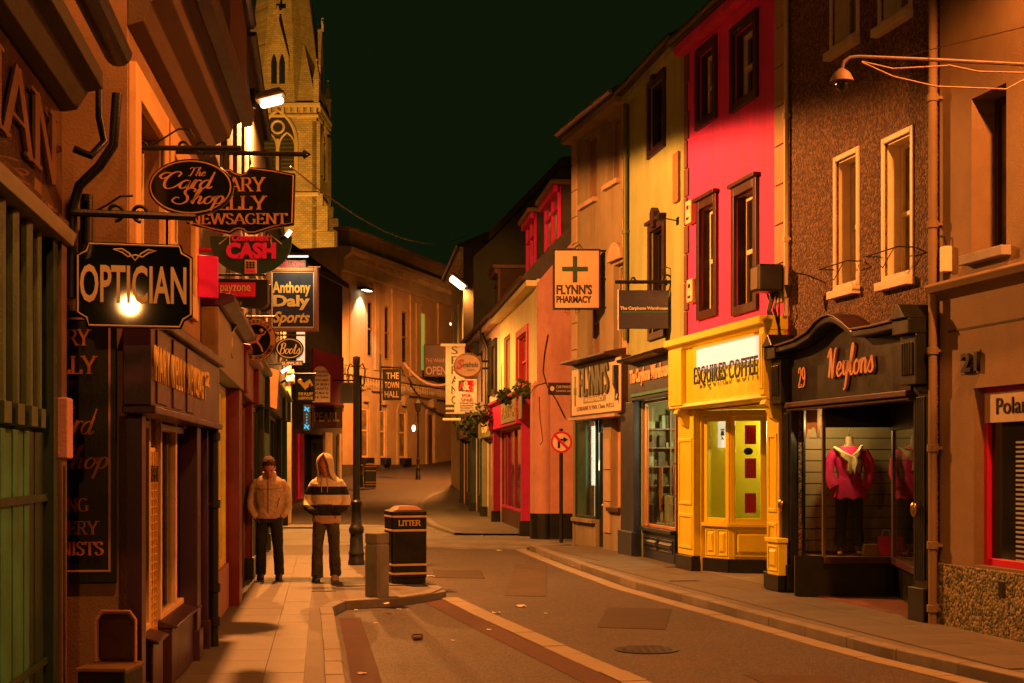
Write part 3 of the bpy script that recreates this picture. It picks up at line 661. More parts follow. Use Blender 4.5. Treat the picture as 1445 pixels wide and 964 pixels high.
# pilasters, fluted, on plinths, with console blocks
for k, (x0, x1, ctop, cbot) in enumerate(((1301, 1322, 432, 545), (1112, 1126, 474, 571))):
    a, b = F.u(x0), F.u(x1) - (.004 if k == 0 else 0)
    if k: a = 0.01
    vb = F.v(x0, cbot)
    p = B.part(MB().box(a, b, -.10, 0.0, 0, vb).box(a - .03 * (k == 0), b, -.15, 0, -.05, .34), "pilaster", BLACKP, bev=.008)
    nfl = 5
    m = MB()
    for i in range(nfl):
        x = a + .04 + (b - a - .08) * (i + .5) / nfl; q = (b - a - .08) / nfl * .32; m.box(x - q, x + q, -.118, -.098, .42, vb - .12)
    m.build("flute", BLACKP, p, bev=.006)
    vt = F.v(x0, ctop)
    c = MB().box(a - .02, b, -.24, 0, vb + .002, vt - .32).box(a - .05, b, -.32, 0, vt - .318, vt - .16)
    c.add([(a - .06, -.36, vt - .158), (b, -.36, vt - .158), (b, 0, vt - .158), (a - .06, 0, vt - .158), ((a + b) / 2, -.36, vt), ((a + b) / 2, 0, vt)], [(0, 1, 4), (1, 2, 5, 4), (2, 3, 5), (3, 0, 4, 5), (0, 3, 2, 1)])
    c.build("console", BLACKP, p, bev=.01)
    m = MB()
    for i in range(5): m.box(a + .03 + i * (b - a - .06) / 5, a + .03 + (i + .55) * (b - a - .06) / 5, -.262, -.238, vb + .1, vt - .4)
    m.build("reeding", BLACKP, p, bev=.01)
    MB().ball(((a + b) / 2, -.17, F.v(x0, 718 if k == 0 else 712)), (.05, .04, .085)).build("boss", M("brass", (.5, .34, .1), .25, .1, 5, 0, metal=1.0), p, smooth=True)
# splayed display window set back behind the lobby
P1, P2, P3 = F.loc(3.86, 17.5), F.loc(4.72, 17.5), (F.u(1302), .07)
zl, zt_ = .475, hv - .02
Q1, Q2 = F.loc(3.72, 18.36), F.loc(6.3, 18.55)
dm = MB()
dm.flat([P1, P2, P3, (P3[0] - .02, 1.9), Q2, Q1], zl - .06, zl)
B.part(dm, "display_floor", TAN)
ed = MB().seg(P1, P2, zl - .075, zl + .012, .08, -.05).seg(P2, P3, zl - .075, zl + .012, .08, -.05); B.part(ed, "display_ledge", BROWNP, bev=.01)
B.part(MB().seg(P1, P2, -.03, zl - .076, .05, .03).seg(P2, P3, -.03, zl - .076, .05, .03).seg(F.loc(3.5, 17.5), P1, -.03, zl + .02, .05, .03), "stall_riser", BLACKP)
B.part(MB().box(F.u(1127), F.u(1300), 0.0, 2.2, -.10, -.004), "lobby_floor", M("lobby_tile", (.20, .08, .05), .6, .3, 3, .2, 40))
B.part(MB().seg(P1, P2, zl + .012, zt_, .012).seg(P2, P3, zl + .012, zt_, .012), "shop_window_glass", GLASS)
fr = MB()
for p in (P1, P2): fr.box(p[0] - .018, p[0] + .018, p[1] - .03, p[1] + .006, zl + .012, zt_)
B.part(fr, "glazing_bar", M("dull_aluminium", (.35, .30, .20), .35, .1, 4, 0, metal=.8))
B.part(MB().seg(P1, P2, zt_ - .30, zt_ + .02, .05, -.055).seg(P2, P3, zt_ - .34, zt_ + .02, .05, -.055), "window_head", BLACKP)
B.part(MB().box(F.u(1127), F.u(1301), 0.05, 3.0, hv + .002, hv + .05), "lobby_ceiling", BLACKP)
z = zl + .02; src = None
SLAT = M("slatwall_board", (.30, .23, .11), .6, .15, 1.0, .05)
ang = atan2(Q2[1] - Q1[1], Q2[0] - Q1[0]); ln = sqrt((Q2[0] - Q1[0]) ** 2 + (Q2[1] - Q1[1]) ** 2)
while z < zt_ - .1:
    if src is None: src = q = MB().box(0, ln, 0, .02, .008, .142).build("slat", SLAT, B.root)
    else: q = inst(src, B.root)
    q.location = (Q1[0], Q1[1], z); q.rotation_euler = (0, 0, ang); z += .147
B.part(MB().seg(Q1, Q2, zl, zt_ + .05, .05, .022).seg(Q2, (P3[0] - .02, 1.95), zl, zt_ + .05, .05, .022).seg((P3[0] - .04, 1.9), (P3[0] - .04, .1), 0, zt_ + .05, .04, -.0), "display_backing", INTERD)
# the far cheek of the lobby
B.part(MB().seg((F.u(1127) - .02, .05), (F.u(1127) - .02, P1[1] + .02), -.03, hv, .03, -.04), "lobby_cheek", BLACKP)
B.part(MB().prism([(F.u(1131), hv - .01), (F.u(1147), hv - .01), (F.u(1147), hv - .45), (F.u(1144), hv - .33), (F.u(1139), hv - .28), (F.u(1134), hv - .33), (F.u(1131), hv - .45)], .06, .10), "lobby_bracket", TAN)

def mannequin(X, Y, z, label, pink=1):
    t = thing("mannequin", label, "mannequin", (X, Y, z), radians(-8), "mannequins in the clothes shop window")
    sk = M("mannequin_skin", (.22, .14, .07), .5)
    def ell(cx, cy, z, rx, ry, n=18): return [(cx + rx * cos(2 * pi * k / n), cy + ry * sin(2 * pi * k / n), z) for k in range(n)]
    b = MB()
    for s in (-1, 1):
        b.loft([ell(s * .10 + s * .02, -.05 if s < 0 else 0, .0, .035, .05, 10), ell(s * .105, 0, .08, .032, .04, 10), ell(s * .10, 0, .45, .05, .055, 10), ell(s * .09, 0, .80, .08, .085, 10)])
        b.ball((s * .12, -.07 if s < 0 else -.03, .03), (.04, .10, .03))
    b.loft([ell(0, 0, .78, .15, .10), ell(0, 0, .98, .12, .085), ell(0, 0, 1.2, .16, .10), ell(0, 0, 1.33, .15, .08), ell(0, 0, 1.40, .055, .05), ell(0, 0, 1.50, .045, .045)])
    b.build("body", sk, t, smooth=True)
    cl = MB(); n = 26
    def wav(cx, z, rx, ry, amp): return [(cx + rx * cos(2 * pi * k / n) * (1 + amp * sin(7 * 2 * pi * k / n)), ry * sin(2 * pi * k / n) * (1 + amp * cos(5 * 2 * pi * k / n)), z + amp * .2 * sin(k * 2.1)) for k in range(n)]
    cl.loft([wav(0, .72, .235, .16, .09), wav(0, .80, .215, .15, .07), wav(0, .97, .15, .115, .04), wav(0, 1.02, .145, .11, .03), wav(0, 1.2, .19, .125, .03), wav(0, 1.32, .185, .105, .02), wav(0, 1.375, .10, .07, .02)], caps=False)
    for s in (-1, 1):
        cl.tube([(s * .17, 0, 1.31), (s * .235, -.01, 1.2), (s * .255, -.02, 1.05), (s * .22, -.08, .92), (s * .19, -.10, .86)], .068, 12, .062)
    cl.build("blouse", M("magenta_cloth", (.62, .010, .13), .75, .3, 8, .3, 30), t, smooth=True)
    sc = MB()
    for k in range(5):
        a = k * .22
        sc.tube([(-.19 + k * .02, -.06, 1.36 - k * .01), (-.10, -.13, 1.30 - k * .012), (0.02, -.15, 1.24 - k * .02), (.10, -.14, 1.31 - k * .01), (.15, -.05, 1.38)], .022, 8)
    sc.loft([wav(.04, 1.25, .05, .05, .15), wav(.05, 1.15, .085, .075, .2), wav(.04, 1.06, .075, .07, .2)])
    for q in sc.v[-3 * n:]: pass
    o = sc.build("scarf", M("straw_scarf", (.62, .46, .20), .8, .3, 20, .4, 60), t, smooth=True)
    for v in o.data.vertices[-3 * n:]: v.co.y -= .12
    tr = MB()
    tr.loft([ell(0, 0, .76, .17, .12), ell(0, 0, .70, .165, .12)])
    for s in (-1, 1):
        tr.loft([ell(s * .115, -.02 if s < 0 else .01, .12, .075, .085), ell(s * .10, 0, .40, .07, .08), ell(s * .088, 0, .74, .085, .115)])
    tr.build("trousers", M("black_cloth", (.012, .014, .010), .85, .3, 6, .2), t, smooth=True)
    st = MB().lathe([(.008, 1.5), (.008, 1.6)], 8).tube([(0, 0, 1.6), (.03, 0, 1.63), (.0, 0, 1.66), (-.03, 0, 1.63)], .006, 6); st.build("hook", BLACKIRON, t)
    return t
wsl = thing("added_fill_lamp", "small warm fill lamp added at the head of the clothes shop window", "light", tuple((4.05, 17.72, 2.28)), 0)  # fill lamp added to brighten the slats and mannequin
MB().lathe([(.03, -.05), (.045, .03), (.02, .06)], 12).build("lamp_body", BLACKIRON, wsl); MB().lathe([(.005, -.062), (.03, -.056), (.028, -.051)], 12).build("lens", EM("warm_bulb", (1, .8, .4), 3), wsl)
lamp('POINT', (0, 0, -.12), 34, (1.0, .62, .22), .04, wsl)
mannequin(4.27, 17.95, .478, "headless mannequin in magenta blouse and straw scarf, centre of the clothes shop window")
mannequin(5.04, 17.75, .478, "second magenta mannequin built as the reflection in the right pane, by the fluted pilaster")  # solid figure added where the glass mirrors the first mannequin
bg_ = thing("shopping_bag", "magenta gift bag on the shop window floor beside the mannequin", "bag", (4.71, 17.85, .478), radians(-6))
MB().box(-.10, .10, -.05, .05, 0, .24).build("bag_body", HOTPINK, bg_, bev=.006); MB().tube([(-.05, 0, .24), (-.04, 0, .32), (.04, 0, .32), (.05, 0, .24)], .006, 6).build("bag_handle", CREAML, bg_)
hb = thing("handbag", "small tan handbag beside the magenta gift bag in the window", "bag", (4.50, 17.8, .478), radians(5))
MB().prism([(-.11, 0), (.11, 0), (.09, .15), (-.09, .15)], -.04, .04).build("bag_body", TAN, hb, bev=.015); MB().tube([(-.07, 0, .15), (-.05, 0, .23), (.05, 0, .23), (.07, 0, .15)], .008, 6).build("bag_handle", BROWNP, hb)

# ---------------------------------------------------------------- number 21
B = Bld("corner_shop", "ochre rendered building at the right edge with number 21 and a mosaic plinth", FP, 9.6, OCHRE, D=7)
F = FP
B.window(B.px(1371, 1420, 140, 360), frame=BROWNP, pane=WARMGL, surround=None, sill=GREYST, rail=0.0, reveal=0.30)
r = B.px(1374, 1560, 548, 797)
B.window(r, frame=REDP, pane=DARKGL, rail=0.86, fw=.07, reveal=0.16, label="red framed shop window with slatted blind")
bl = MB(); a, b, c, d = r
B.finish()
m = MB()
for k in range(26): m.box(a + .5, a + 1.6, .15, .152, d - .55 - k * .045, d - .53 - k * .045)
B.part(m, "blind", M("pale_blind", (.30, .36, .33), .6), kind='stuff')
sg = B.part(MB().box(F.u(1390, .1), F.u(1560, .1), .098, .11, F.v(1390, 597, .1), F.v(1390, 555, .1)), "window_sign", M("cream_board", (.62, .52, .33), .6))
text(B.root, "Polaroid", F.u(1407, .1), F.u(1478, .1), F.v(1407, 585, .1), F.v(1407, 562, .1), .094, BLACKP, name="sign_lettering")
B.part(MB().box(0.02, F.L, -.045, 0, -.1, F.v(1334, 795)), "mosaic_plinth", MOSAIC, bev=.006)
B.part(MB().box(F.u(1409, -.05), F.u(1418, -.05), -.052, -.04, F.v(1409, 843, -.05), F.v(1409, 820, -.05)), "vent_grille", BLACKP)
B.part(MB().profile([(-.14, F.v(1330, 414)), (-.18, F.v(1330, 406)), (-.16, F.v(1330, 402)), (0, F.v(1330, 400)), (0, F.v(1330, 425)), (-.05, F.v(1330, 420))], 0, F.L), "string_course", OCHRE, bev=.01)
text(B.root, "21", F.u(1359, -.02), F.u(1382, -.02), F.v(1359, 526, -.02), F.v(1359, 499, -.02), -.03, BLACKP, bold=.03, depth=.02, name="house_number")
B.part(MB().box(F.u(1357), F.u(1384), -.012, 0.002, F.v(1357, 529), F.v(1357, 497)), "number_backing", M("dull_bronze", (.10, .06, .03), .6))
for k in range(2):
    zz = F.v(1330, 405 + 70 * 1.0) if k == 0 else 0
m = MB().box(F.u(1338), F.u(1445), -.006, .004, F.v(1338, 470), F.v(1338, 467)); B.part(m, "render_joint", DKWALL)

def downpipe(label, F, u, v0, v1, w=-.09, r=.045, mat=OCHRE, collars=(.25, .9, 1.9, 2.9, 4.2, 5.5), group=None):
    q = F.at(u, w); t = thing("drainpipe", label, "drainpipe", (q.x, q.y, F.z + v0), F.ang, group)
    MB().lathe([(r, 0), (r, v1 - v0)], 14).build("pipe", mat, t, smooth=True)
    for c in collars:
        if v0 + c < v1: 
            MB().lathe([(r + .003, c - .045), (r + .016, c - .04), (r + .016, c + .03), (r + .003, c + .035)], 14).box(-.05, .05, 0, -w - .005, c - .02, c + .01).build("collar", mat, t, smooth=False)
    return t
downpipe("ochre drainpipe between the fluted black pilaster and the mosaic plinth", FP, 0.02, -.1, 9.4)
downpipe("pale slim drainpipe running down between pink and pebbledash walls", FN, 0.03, 3.55, 9.4, w=-.05, r=.03, mat=CREAMP, collars=(1, 2.6, 4.2))

# ---------------------------------------------------------------- pink building with the coffee shop
B = Bld("coffee_house", "hot pink building over the yellow coffee shop front", FK, 8.25, PINK, D=7)
F = FK
for i, (x0, x1, yt, yb) in enumerate(((984, 1013, 72, 186), (1033, 1071, 42, 162), (986, 1014, 287, 453), (1035, 1071, 268, 447))):
    B.window(B.px(x0, x1, yt, yb), frame=CREAMP, pane=DARKGL if i != 1 else DARKGL, surround=BROWNP, sw=0.13, sproud=0.05, rail=0.5, reveal=0.17, head=i > 1, fw=.075)
sof = F.v(966, 582)
B.hole(F.u(990), F.u(1092), -.15, sof, .05)
B.roof(rise_=2.0, over=.25)
B.quoins(F.L, -1, QUOIN, z0=3.75, z1=8.1, step=.52, wide=.42, narrow=.42)
B.quoins(0.0, 1, M("brown_quoin", (.14, .07, .05), .8), z0=3.6, z1=8.1, step=.45, wide=.20, narrow=.14)
B.finish()
yw = -.25
# fascia box
u0, u1 = F.u(968, -.25), F.u(1079, -.25)
vb, vt = F.v(968, 572, -.25), F.v(968, 492, -.25)
B.part(MB().prism([(u0, vb), (u1, vb), (u1, vt), (u0, vt)], -.25, 0), "fascia", YELLOWP, bev=.008)
u2, u3 = F.u(945, -.3), F.L - .02
ct = F.v(945, 482, -.36)
B.part(MB().profile([(-.26, vt - .02), (-.30, vt + .0), (-.36, vt + .05), (-.40, vt + .06), (-.40, vt + .16), (0, vt + .18), (0, vt - .02)], u2, u3), "cornice", YELLOWP, bev=.008)
B.part(MB().profile([(-.25, vb + .04), (-.30, vb + .02), (-.31, vb - .03), (-.27, vb - .06), (0, vb - .06), (0, vb + .04)], u2, u3), "fascia_moulding", YELLOWP, bev=.006)
for k, (a, b) in enumerate(((u2 + .02, u0 - .004), (u1 + .004, u3 - .02))):
    m = MB().box(a, b, -.33, 0, vb - .0, vt + .01)
    if k: m.rect_frame(a + .02, b - .02, vb + .08, vt - .06, .05, -.345, -.328)
    c = B.part(m, "console", YELLOWP, bev=.008)
    MB().profile([(-.30, vb - .061), (-.33, vb - .12), (-.26, vb - .16), (-.20, vb - .30), (-.10, vb - .36), (0, vb - .36), (0, vb - .061)], (a + b) / 2 - .08, (a + b) / 2 + .08).build("corbel", YELLOWP, c, bev=.01)
m = MB()
for k in range(6): m.box(F.u(1063, -.25) + k * .05, F.u(1063, -.25) + .025 + k * .05, -.262, -.248, vt - .10, vt - .03)
B.part(m, "fascia_vents", BROWNP, kind='stuff')
# strip light over the name
lt = thing("strip_light", "glowing pinkish strip light along the top of the yellow fascia", "light", tuple(F.at(F.u(984, -.3), -.255, 0)), F.ang)
l1 = F.u(1068, -.3) - F.u(984, -.3)
zz0, zz1 = F.v(984, 523, -.3), F.v(984, 492, -.3)
MB().profile([(0, zz0), (-.035, zz0 + .01), (-.06, zz0 + .05), (-.06, zz1 - .02), (0, zz1 - .01)], .0, l1).build("diffuser", EM("strip_light_diffuser", (1.0, .62, .50), 1.05), lt, bev=.01)
MB().box(-.02, l1 + .02, -.10, 0, zz1 - .008, zz1 + .015).build("housing", YELLOWP, lt)
lamp('AREA', (l1 / 2, -.10, zz0 + .02), 9, (1.0, .72, .42), l1 * .95, lt, (radians(-25), 0, 0), sy=.05)
text(B.root, "ESQUIRES COFFEE", F.u(983, -.29), F.u(1073, -.29), F.v(983, 548, -.29), F.v(983, 519, -.29), -.33, BLACKP, bold=.006, depth=.008, name="lettering", spacing=1.12)
# pilasters
for k, (x0, x1) in enumerate(((967, 989), (1094, 1111))):
    a, b = F.u(x0), F.u(x1)
    m = MB().box(a, b, -.12, 0, .22, vb - .07); m.rect_frame(a + .05, b - .05, 1.0, vb - .5, .05, -.138, -.118); m.rect_frame(a + .05, b - .05, .32, .86, .05, -.138, -.118)
    p = B.part(m, "pilaster", YELLOWP, bev=.006)
    MB().box(a - .02, b + .02, -.16, 0, -.05, .216).build("plinth", BLACKP, p, bev=.01)
a, b = F.u(1085, -.22), F.u(1101, -.22)
m = MB().box(a, b, -.24, -.125, .20, .62).box(a - .03, b + .03, -.27, -.125, .622, .68); panel_box(m, a + .03, b - .03, -.24, .25, .58)
p = B.part(m, "pedestal", YELLOWP, bev=.006); MB().box(a - .02, b + .02, -.26, -.165, -.05, .196).build("plinth", BLACKP, p)
# window facets
R0, R1, R2 = (F.u(990), .06), F.loc(3.28, 21.3), F.loc(3.98, 21.1)
zs = F.v(990, 740, .2); 
zh = sof - .10
for k, (a, b) in enumerate(((R0, R1), (R1, R2))):
    d = Vector((b[0] - a[0], b[1] - a[1])); L_ = d.length; th = atan2(d.y, d.x)
    f = MB().rect_frame(0, L_, zs + .06, zh, .075, -.03, .04)
    f.box(0, L_, -.05, .06, zh + .002, zh + .09)
    if k: f.box(L_ * .62, L_ * .62 + .09, -.031, .04, zs + .13, zh - .07)
    o = f.build("window", YELLOWP, B.root, bev=.008); o.location = (a[0], a[1], 0); o.rotation_euler = (0, 0, th)
    MB().box(.07, L_ - .07, .0, .008, zs + .13, zh - .07).build("pane", GLASS, o)
    s_ = MB().box(-.02, L_ + .02, -.07, .10, zs, zs + .058); o2 = s_.build("sill", YELLOWP, B.root, bev=.01); o2.location = (a[0], a[1], 0); o2.rotation_euler = (0, 0, th)
    rz = MB().box(0, L_, -.02, .06, .20, zs - .002)
    if k == 0: panel_box(rz, .03, L_ * .48, -.02, .24, zs - .03); panel_box(rz, L_ * .52, L_ - .03, -.02, .24, zs - .03)
    else: panel_box(rz, .05, L_ - .05, -.02, .24, zs - .03, .03)
    o3 = rz.build("stall_riser", YELLOWP, B.root, bev=.004); o3.location = (a[0], a[1], 0); o3.rotation_euler = (0, 0, th)
    o4 = MB().box(-.01, L_ + .01, -.05, .06, -.08, .196).build("plinth", BLACKP, B.root); o4.location = (a[0], a[1], 0); o4.rotation_euler = (0, 0, th)
B.part(MB().box(F.u(990), F.u(1092), 0, 1.6, sof + .002, sof + .05), "lobby_ceiling", YELLOWP)
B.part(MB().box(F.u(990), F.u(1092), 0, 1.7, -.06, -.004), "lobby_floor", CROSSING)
room(B, .1, F.L - .35, .35, 4.5, -.02, sof + .3, M("coffee_shop_wall", (.36, .36, .17), .8, .2, 1))
B.part(MB().seg(R2, (F.L - .5, R2[1] + .1), 0, sof, .05), "lobby_door", M("lobby_door_paint", (.5, .36, .05), .5))
B.part(MB().box(F.u(990) - .02, F.u(990) + .012, -.012, 1.0, -.05, sof), "lobby_cheek", YELLOWP)
m = MB(); m.box(.12, .16, .42, .9, 1.35, 2.15).box(.12, .15, 1.1, 1.7, 1.2, 2.2); B.part(m, "menu_board", M("slate_board", (.05, .055, .03), .7))
m = MB(); m2 = MB()
for k in range(3): m.box(.12, .34, .38, 1.9, .55 + k * .28, .575 + k * .28)
for k in range(16): yy = .42 + k * .09; m2.lathe([(.025, .576), (.035, .66), (.03, .665)], 8, (.24, yy)); m2.lathe([(.03, .856), (.03, .95 + .04 * (k % 3))], 8, (.22, yy))
B.part(m, "shelf", TAN); B.part(m2, "cups", WHITEP, kind='stuff')
# posters and notices behind the glass
o = Vector(R1); dd = (Vector(R2) - o).normalized(); nn = Vector((-dd.y, dd.x))
th = atan2(dd.y, dd.x)
def behind(px, w_back):
    """point on a plane w_back behind the second facet hit by the ray through photo column px"""
    f2 = Fac(F.wd(*R1), F.wd(*R2)); return f2, f2.u(px, w_back)
f2, _ = behind(1060, .12)
pb = B.root
for i, (x0, x1, y0, y1) in enumerate(((1051, 1067, 600, 627), (1051, 1067, 647, 675), (1051, 1067, 696, 724))):
    c = F.loc(*f2.wd(f2.u(x0, .12), .12)); h0, h1 = f2.v(x0, y1, .12), f2.v(x0, y0, .12); wd = f2.u(x1, .12) - f2.u(x0, .12)
    t = MB().box(0, wd, 0, .008, 0, h1 - h0).build("hanging_poster", HOTPINK)
    g = F.wd(*c); t.location = (g[0], g[1], h0); t.rotation_euler = (0, 0, f2.ang)
    tag(t, ("topmost", "middle", "lowest")[i] + " of the three magenta squares hung in the coffee shop window", "poster", "magenta posters in the coffee shop window")
c = f2.wd(f2.u(1056, .10), .10)
t = MB().prism([(.07 * cos(a * pi / 10), .055 * sin(a * pi / 10)) for a in range(20)], 0, .008).build("sticker", BLACKP); t.location = (c[0], c[1], f2.v(1056, 637, .10)); t.rotation_euler = (0, 0, f2.ang); tag(t, "small dark oval sticker between two magenta posters", "sticker")
f1 = Fac(F.wd(*R0), F.wd(*R1))
u_a, u_b = f1.u(1013, .15), f1.u(1027, .15)
c = f1.wd(u_a, .15); tw = max(.2, u_b - u_a)
t = thing("lit_notice", "glowing white notice with small blue figure in the coffee shop window", "sign", (c[0], c[1], f1.v(1013, 632, .15)), f1.ang)
hh = f1.v(1013, 594, .15) - f1.v(1013, 632, .15)
MB().box(0, tw, 0, .03, 0, hh).build("panel", EM("notice_white", (1.0, .86, .66), .85), t, bev=.005)
MB().prism([(tw * .3, hh * .45), (tw * .65, hh * .45), (tw * .6, hh * .62), (tw * .35, hh * .62)], -.004, -.001).build("blue_mark", BLUEP, t)
MB().box(tw * .3, tw * .65, -.004, -.001, hh * .64, hh * .70).build("yellow_mark", GOLD, t)
MB().tube([(tw * .4, -.003, hh * .43), (tw * .45, -.003, hh * .36), (tw * .4, -.003, hh * .3)], .008, 5).tube([(tw * .45, -.003, hh * .38), (tw * .6, -.003, hh * .30)], .008, 5).build("figure_mark", BLACKP, t)
lamp('POINT', F.at(1.0, 1.6, 2.2), 130, (1.0, .84, .42), .2, name="coffee_shop_bulb")
cb_ = thing("ceiling_lamp", "round lit ceiling lamp inside the coffee shop", "light", tuple(F.at(1.0, 1.6, 2.35)))
MB().lathe([(.02, 0), (.12, 0), (.14, .06), (.02, .08)], 16).build("shade", EM("warm_bulb", (1, .8, .4), 3), cb_)

# ---------------------------------------------------------------- olive building with the phone shop
B = Bld("phone_shop", "olive green rendered building over the navy phone shop", FO, 8.4, OLIVE, D=7)
F = FO
for x0, x1, yt, yb in ((916, 940, 118, 226), (917, 940, 320, 482)):
    B.window(B.px(x0, x1, yt, yb), frame=BLACKP, pane=DARKGL, surround=M("aubergine_trim", (.035, .015, .025), .5), sw=0.13, sproud=0.05, rail=.5, reveal=.16, head=True)
    ux = (F.u(x0) + F.u(x1)) / 2; tv = F.v(x0, yt)
    B.part(MB().prism([(ux - .09, tv - .10), (ux + .09, tv - .10), (ux + .12, tv + .16), (ux, tv + .24), (ux - .12, tv + .16)], -.12, 0), "keystone", M("aubergine_trim", (.035, .015, .025), .5), bev=.01)
fv0, fv1 = F.v(890, 566, -.2), F.v(890, 514, -.2)
B.hole(F.u(906), F.u(964), -.15, fv0 + .05, .05)
B.roof(rise_=2.0, over=.2)
B.finish()
B.part(MB().prism([(F.u(886, -.2), fv0), (F.u(946, -.2), fv0), (F.u(946, -.2), fv1), (F.u(886, -.2), fv1)], -.2, 0), "fascia", NAVY, bev=.006)
B.part(MB().box(F.u(886, -.2), F.L - .02, -.02, 0.0, fv1, fv1 + .22), "fascia_backing", OLIVE)
B.part(MB().profile([(-.2, fv1 + .002), (-.42, fv1 + .02), (-.44, fv1 + .07), (0, fv1 + .17), (0, fv1 + .002)], F.u(880, -.3), F.L - .35), "canopy", BLACKP, bev=.006)
B.part(MB().box(F.u(890, -.22), F.u(946, -.2), -.225, -.2, fv0 + .06, fv0 + .11), "teal_stripe", TEALP)
text(B.root, "The Carphone Warehouse", F.u(889, -.21), F.u(945, -.21), F.v(889, 548, -.21), F.v(889, 523, -.21), -.212, M("orange_letter", (.80, .42, .20), .5), bold=.04, depth=.008, name="lettering")
a, b = F.u(886), F.u(905)
p = B.part(MB().box(a, b, -.14, 0, 0, fv0 - .003).box(a - .02, b + .03, -.19, 0, -.05, .42), "pilaster", NAVY, bev=.008)
MB().profile([(-.15, fv0 + .001), (-.24, fv0 + .08), (-.22, fv0 + .2), (-.30, fv0 + .36), (-.30, fv1 + .05), (-.201, fv1 + .05), (-.201, fv0)], a, a + .14).build("console", NAVY, p, bev=.012)
a, b = F.u(951), F.L - .03
d_ = B.part(MB().rect_frame(a, b, -.05, F.v(951, 575), .09, .05, .11).box(a + .09, b - .09, .07, .09, 0.3, .9), "door", NAVY, bev=.006)
MB().box(a + .09, b - .09, .08, .085, .1, F.v(951, 575) - .09).build("pane", DARKGL, d_)
MB().tube([(a + .04, .04, 1.1), (a + .04, -.02, 1.13), (a + .04, -.02, 1.62), (a + .04, .04, 1.65)], .014, 8).build("handle", M("steel", (.5, .45, .4), .3, .1, 4, 0, metal=1.0), d_, smooth=True)
B.part(MB().box(a, F.L - .02, .03, .12, F.v(951, 575) + .002, fv0 + .05), "door_head", NAVY)
a, b = F.u(906), F.u(950)
zs = F.v(908, 748)
m = MB().box(a, b, .02, .10, -.05, zs); panel_box(m, a + .08, (a + b) / 2 - .04, .02, .15, zs - .10, .03); panel_box(m, (a + b) / 2 + .04, b - .08, .02, .15, zs - .10, .03)
B.part(m, "stall_riser", NAVY, bev=.006); B.part(MB().box(a - .01, b, -.05, .10, zs + .002, zs + .07), "sill", NAVY, bev=.01)
fr = MB().rect_frame(a, b, zs + .072, fv0 - .0, .05, .04, .10).box(F.u(911), F.u(911) + .09, .02, .03, zs + .08, F.v(911, 575))
w_ = B.part(fr, "window", M("orange_trim", (.45, .20, .08), .5), bev=.006); MB().box(a + .05, b - .05, .068, .076, zs + .12, fv0 - .05).build("pane", GLASS, w_)
room(B, a - .6, F.L - .05, .12, 3.2, .0, fv0 + .1, M("phone_shop_wall", (.25, .24, .13), .8, .4, 1.6))
gd = [(913, 948, 697, 732, "low_panel", M("pale_green_card", (.42, .50, .34), .7), .35), (914, 925, 600, 622, "orange_card", ORANGER, .5), (927, 934, 660, 720, "orange_banner", M("orange_trim", (.45, .20, .08), .5), .32), (938, 946, 640, 690, "cream_card", CREAMP, .8), (915, 926, 640, 655, "shelf_card", CREAMP, .6), (930, 947, 590, 630, "upper_card", M("pale_green_card", (.42, .50, .34), .7), 1.0)]
for i, (x0, x1, y0, y1, nm, mt, w_) in enumerate(gd):
    u_, v_ = F.uv(x0, y1, w_); B.part(MB().box(u_, F.u(x1, w_), w_, w_ + .02, v_, F.v(x0, y0, w_)), nm, mt)
m = MB(); m2 = MB(); m3 = MB(); zw = a - .59
for k in range(6):
    zz = .55 + k * .34; m.box(zw, zw + .20, .16, 1.7, zz, zz + .025)
    y = .18
    while y < 1.6:
        wv = random.uniform(.05, .16); random.choice((m2, m3, m3)).box(zw + .01, zw + random.uniform(.10, .17), y, y + wv - .012, zz + .026, zz + random.uniform(.10, .28)); y += wv + random.choice((0, 0, .06))
m.box(zw, zw + .21, .62, .65, .3, 2.6).box(zw, zw + .21, 1.15, 1.18, .3, 2.6)
B.part(m, "shelving", TAN); B.part(m2, "boxed_goods", M("pale_green_card", (.42, .50, .34), .7), kind='stuff'); B.part(m3, "dark_goods", M("dull_goods", (.16, .12, .07), .6, .6, 8), kind='stuff')
lamp('POINT', F.at(1.9, 0.8, 2.35), 140, (1, .85, .40), .15, name="phone_shop_bulb")
cl = thing("ceiling_lamp", "square lit panel inside the navy phone shop", "light", tuple(F.at(1.9, 1.0, 2.45)), F.ang)
MB().box(-.2, .2, -.1, .1, 0, .05).build("diffuser", EM("cool_bulb", (.9, 1, .6), 2.5), cl)
downpipe("dark green drainpipe between the tan and olive walls", FO, 0.05, 3.9, 8.35, w=-.07, r=.045, mat=M("green_pipe", (.10, .12, .03), .5), collars=(.6, 2.0, 3.4))

# ---------------------------------------------------------------- pharmacy
B = Bld("pharmacy", "tan rendered pharmacy building with quoins at both corners", FF, 8.45, TANST, D=7)
F = FF
for x0, x1, yt, yb in ((822, 842, 197, 290), (857, 874, 172, 262), (829, 846, 395, 520), (866, 883, 375, 510)):
    B.window(B.px(x0, x1, yt, yb), frame=TANST, pane=M("boarded_window", (.24, .14, .08), .6), surround=None, sill=QUOIN, rail=.5 if yt > 300 else 0, reveal=.16)
m = MB()
ux = F.u(872); tv = F.v(866, 372); B.part(MB().prism([(ux - .4 + .4 * (1 - cos(k * pi / 10)), tv + .02 + .34 * sin(k * pi / 10)) for k in range(11)], -.10, 0), "window_hood", QUOIN, bev=.01)
B.roof(rise_=1.9, over=.32, gutter=M("zinc_gutter", (.35, .33, .28), .4, .1, 4, 0, metal=.7))
B.quoins(0.0, 1, QUOIN, z0=2.9, z1=8.3, step=.55, wide=.36, narrow=.36); B.quoins(F.L, -1, QUOIN, z0=2.9, z1=8.3, step=.55, wide=.30, narrow=.20)
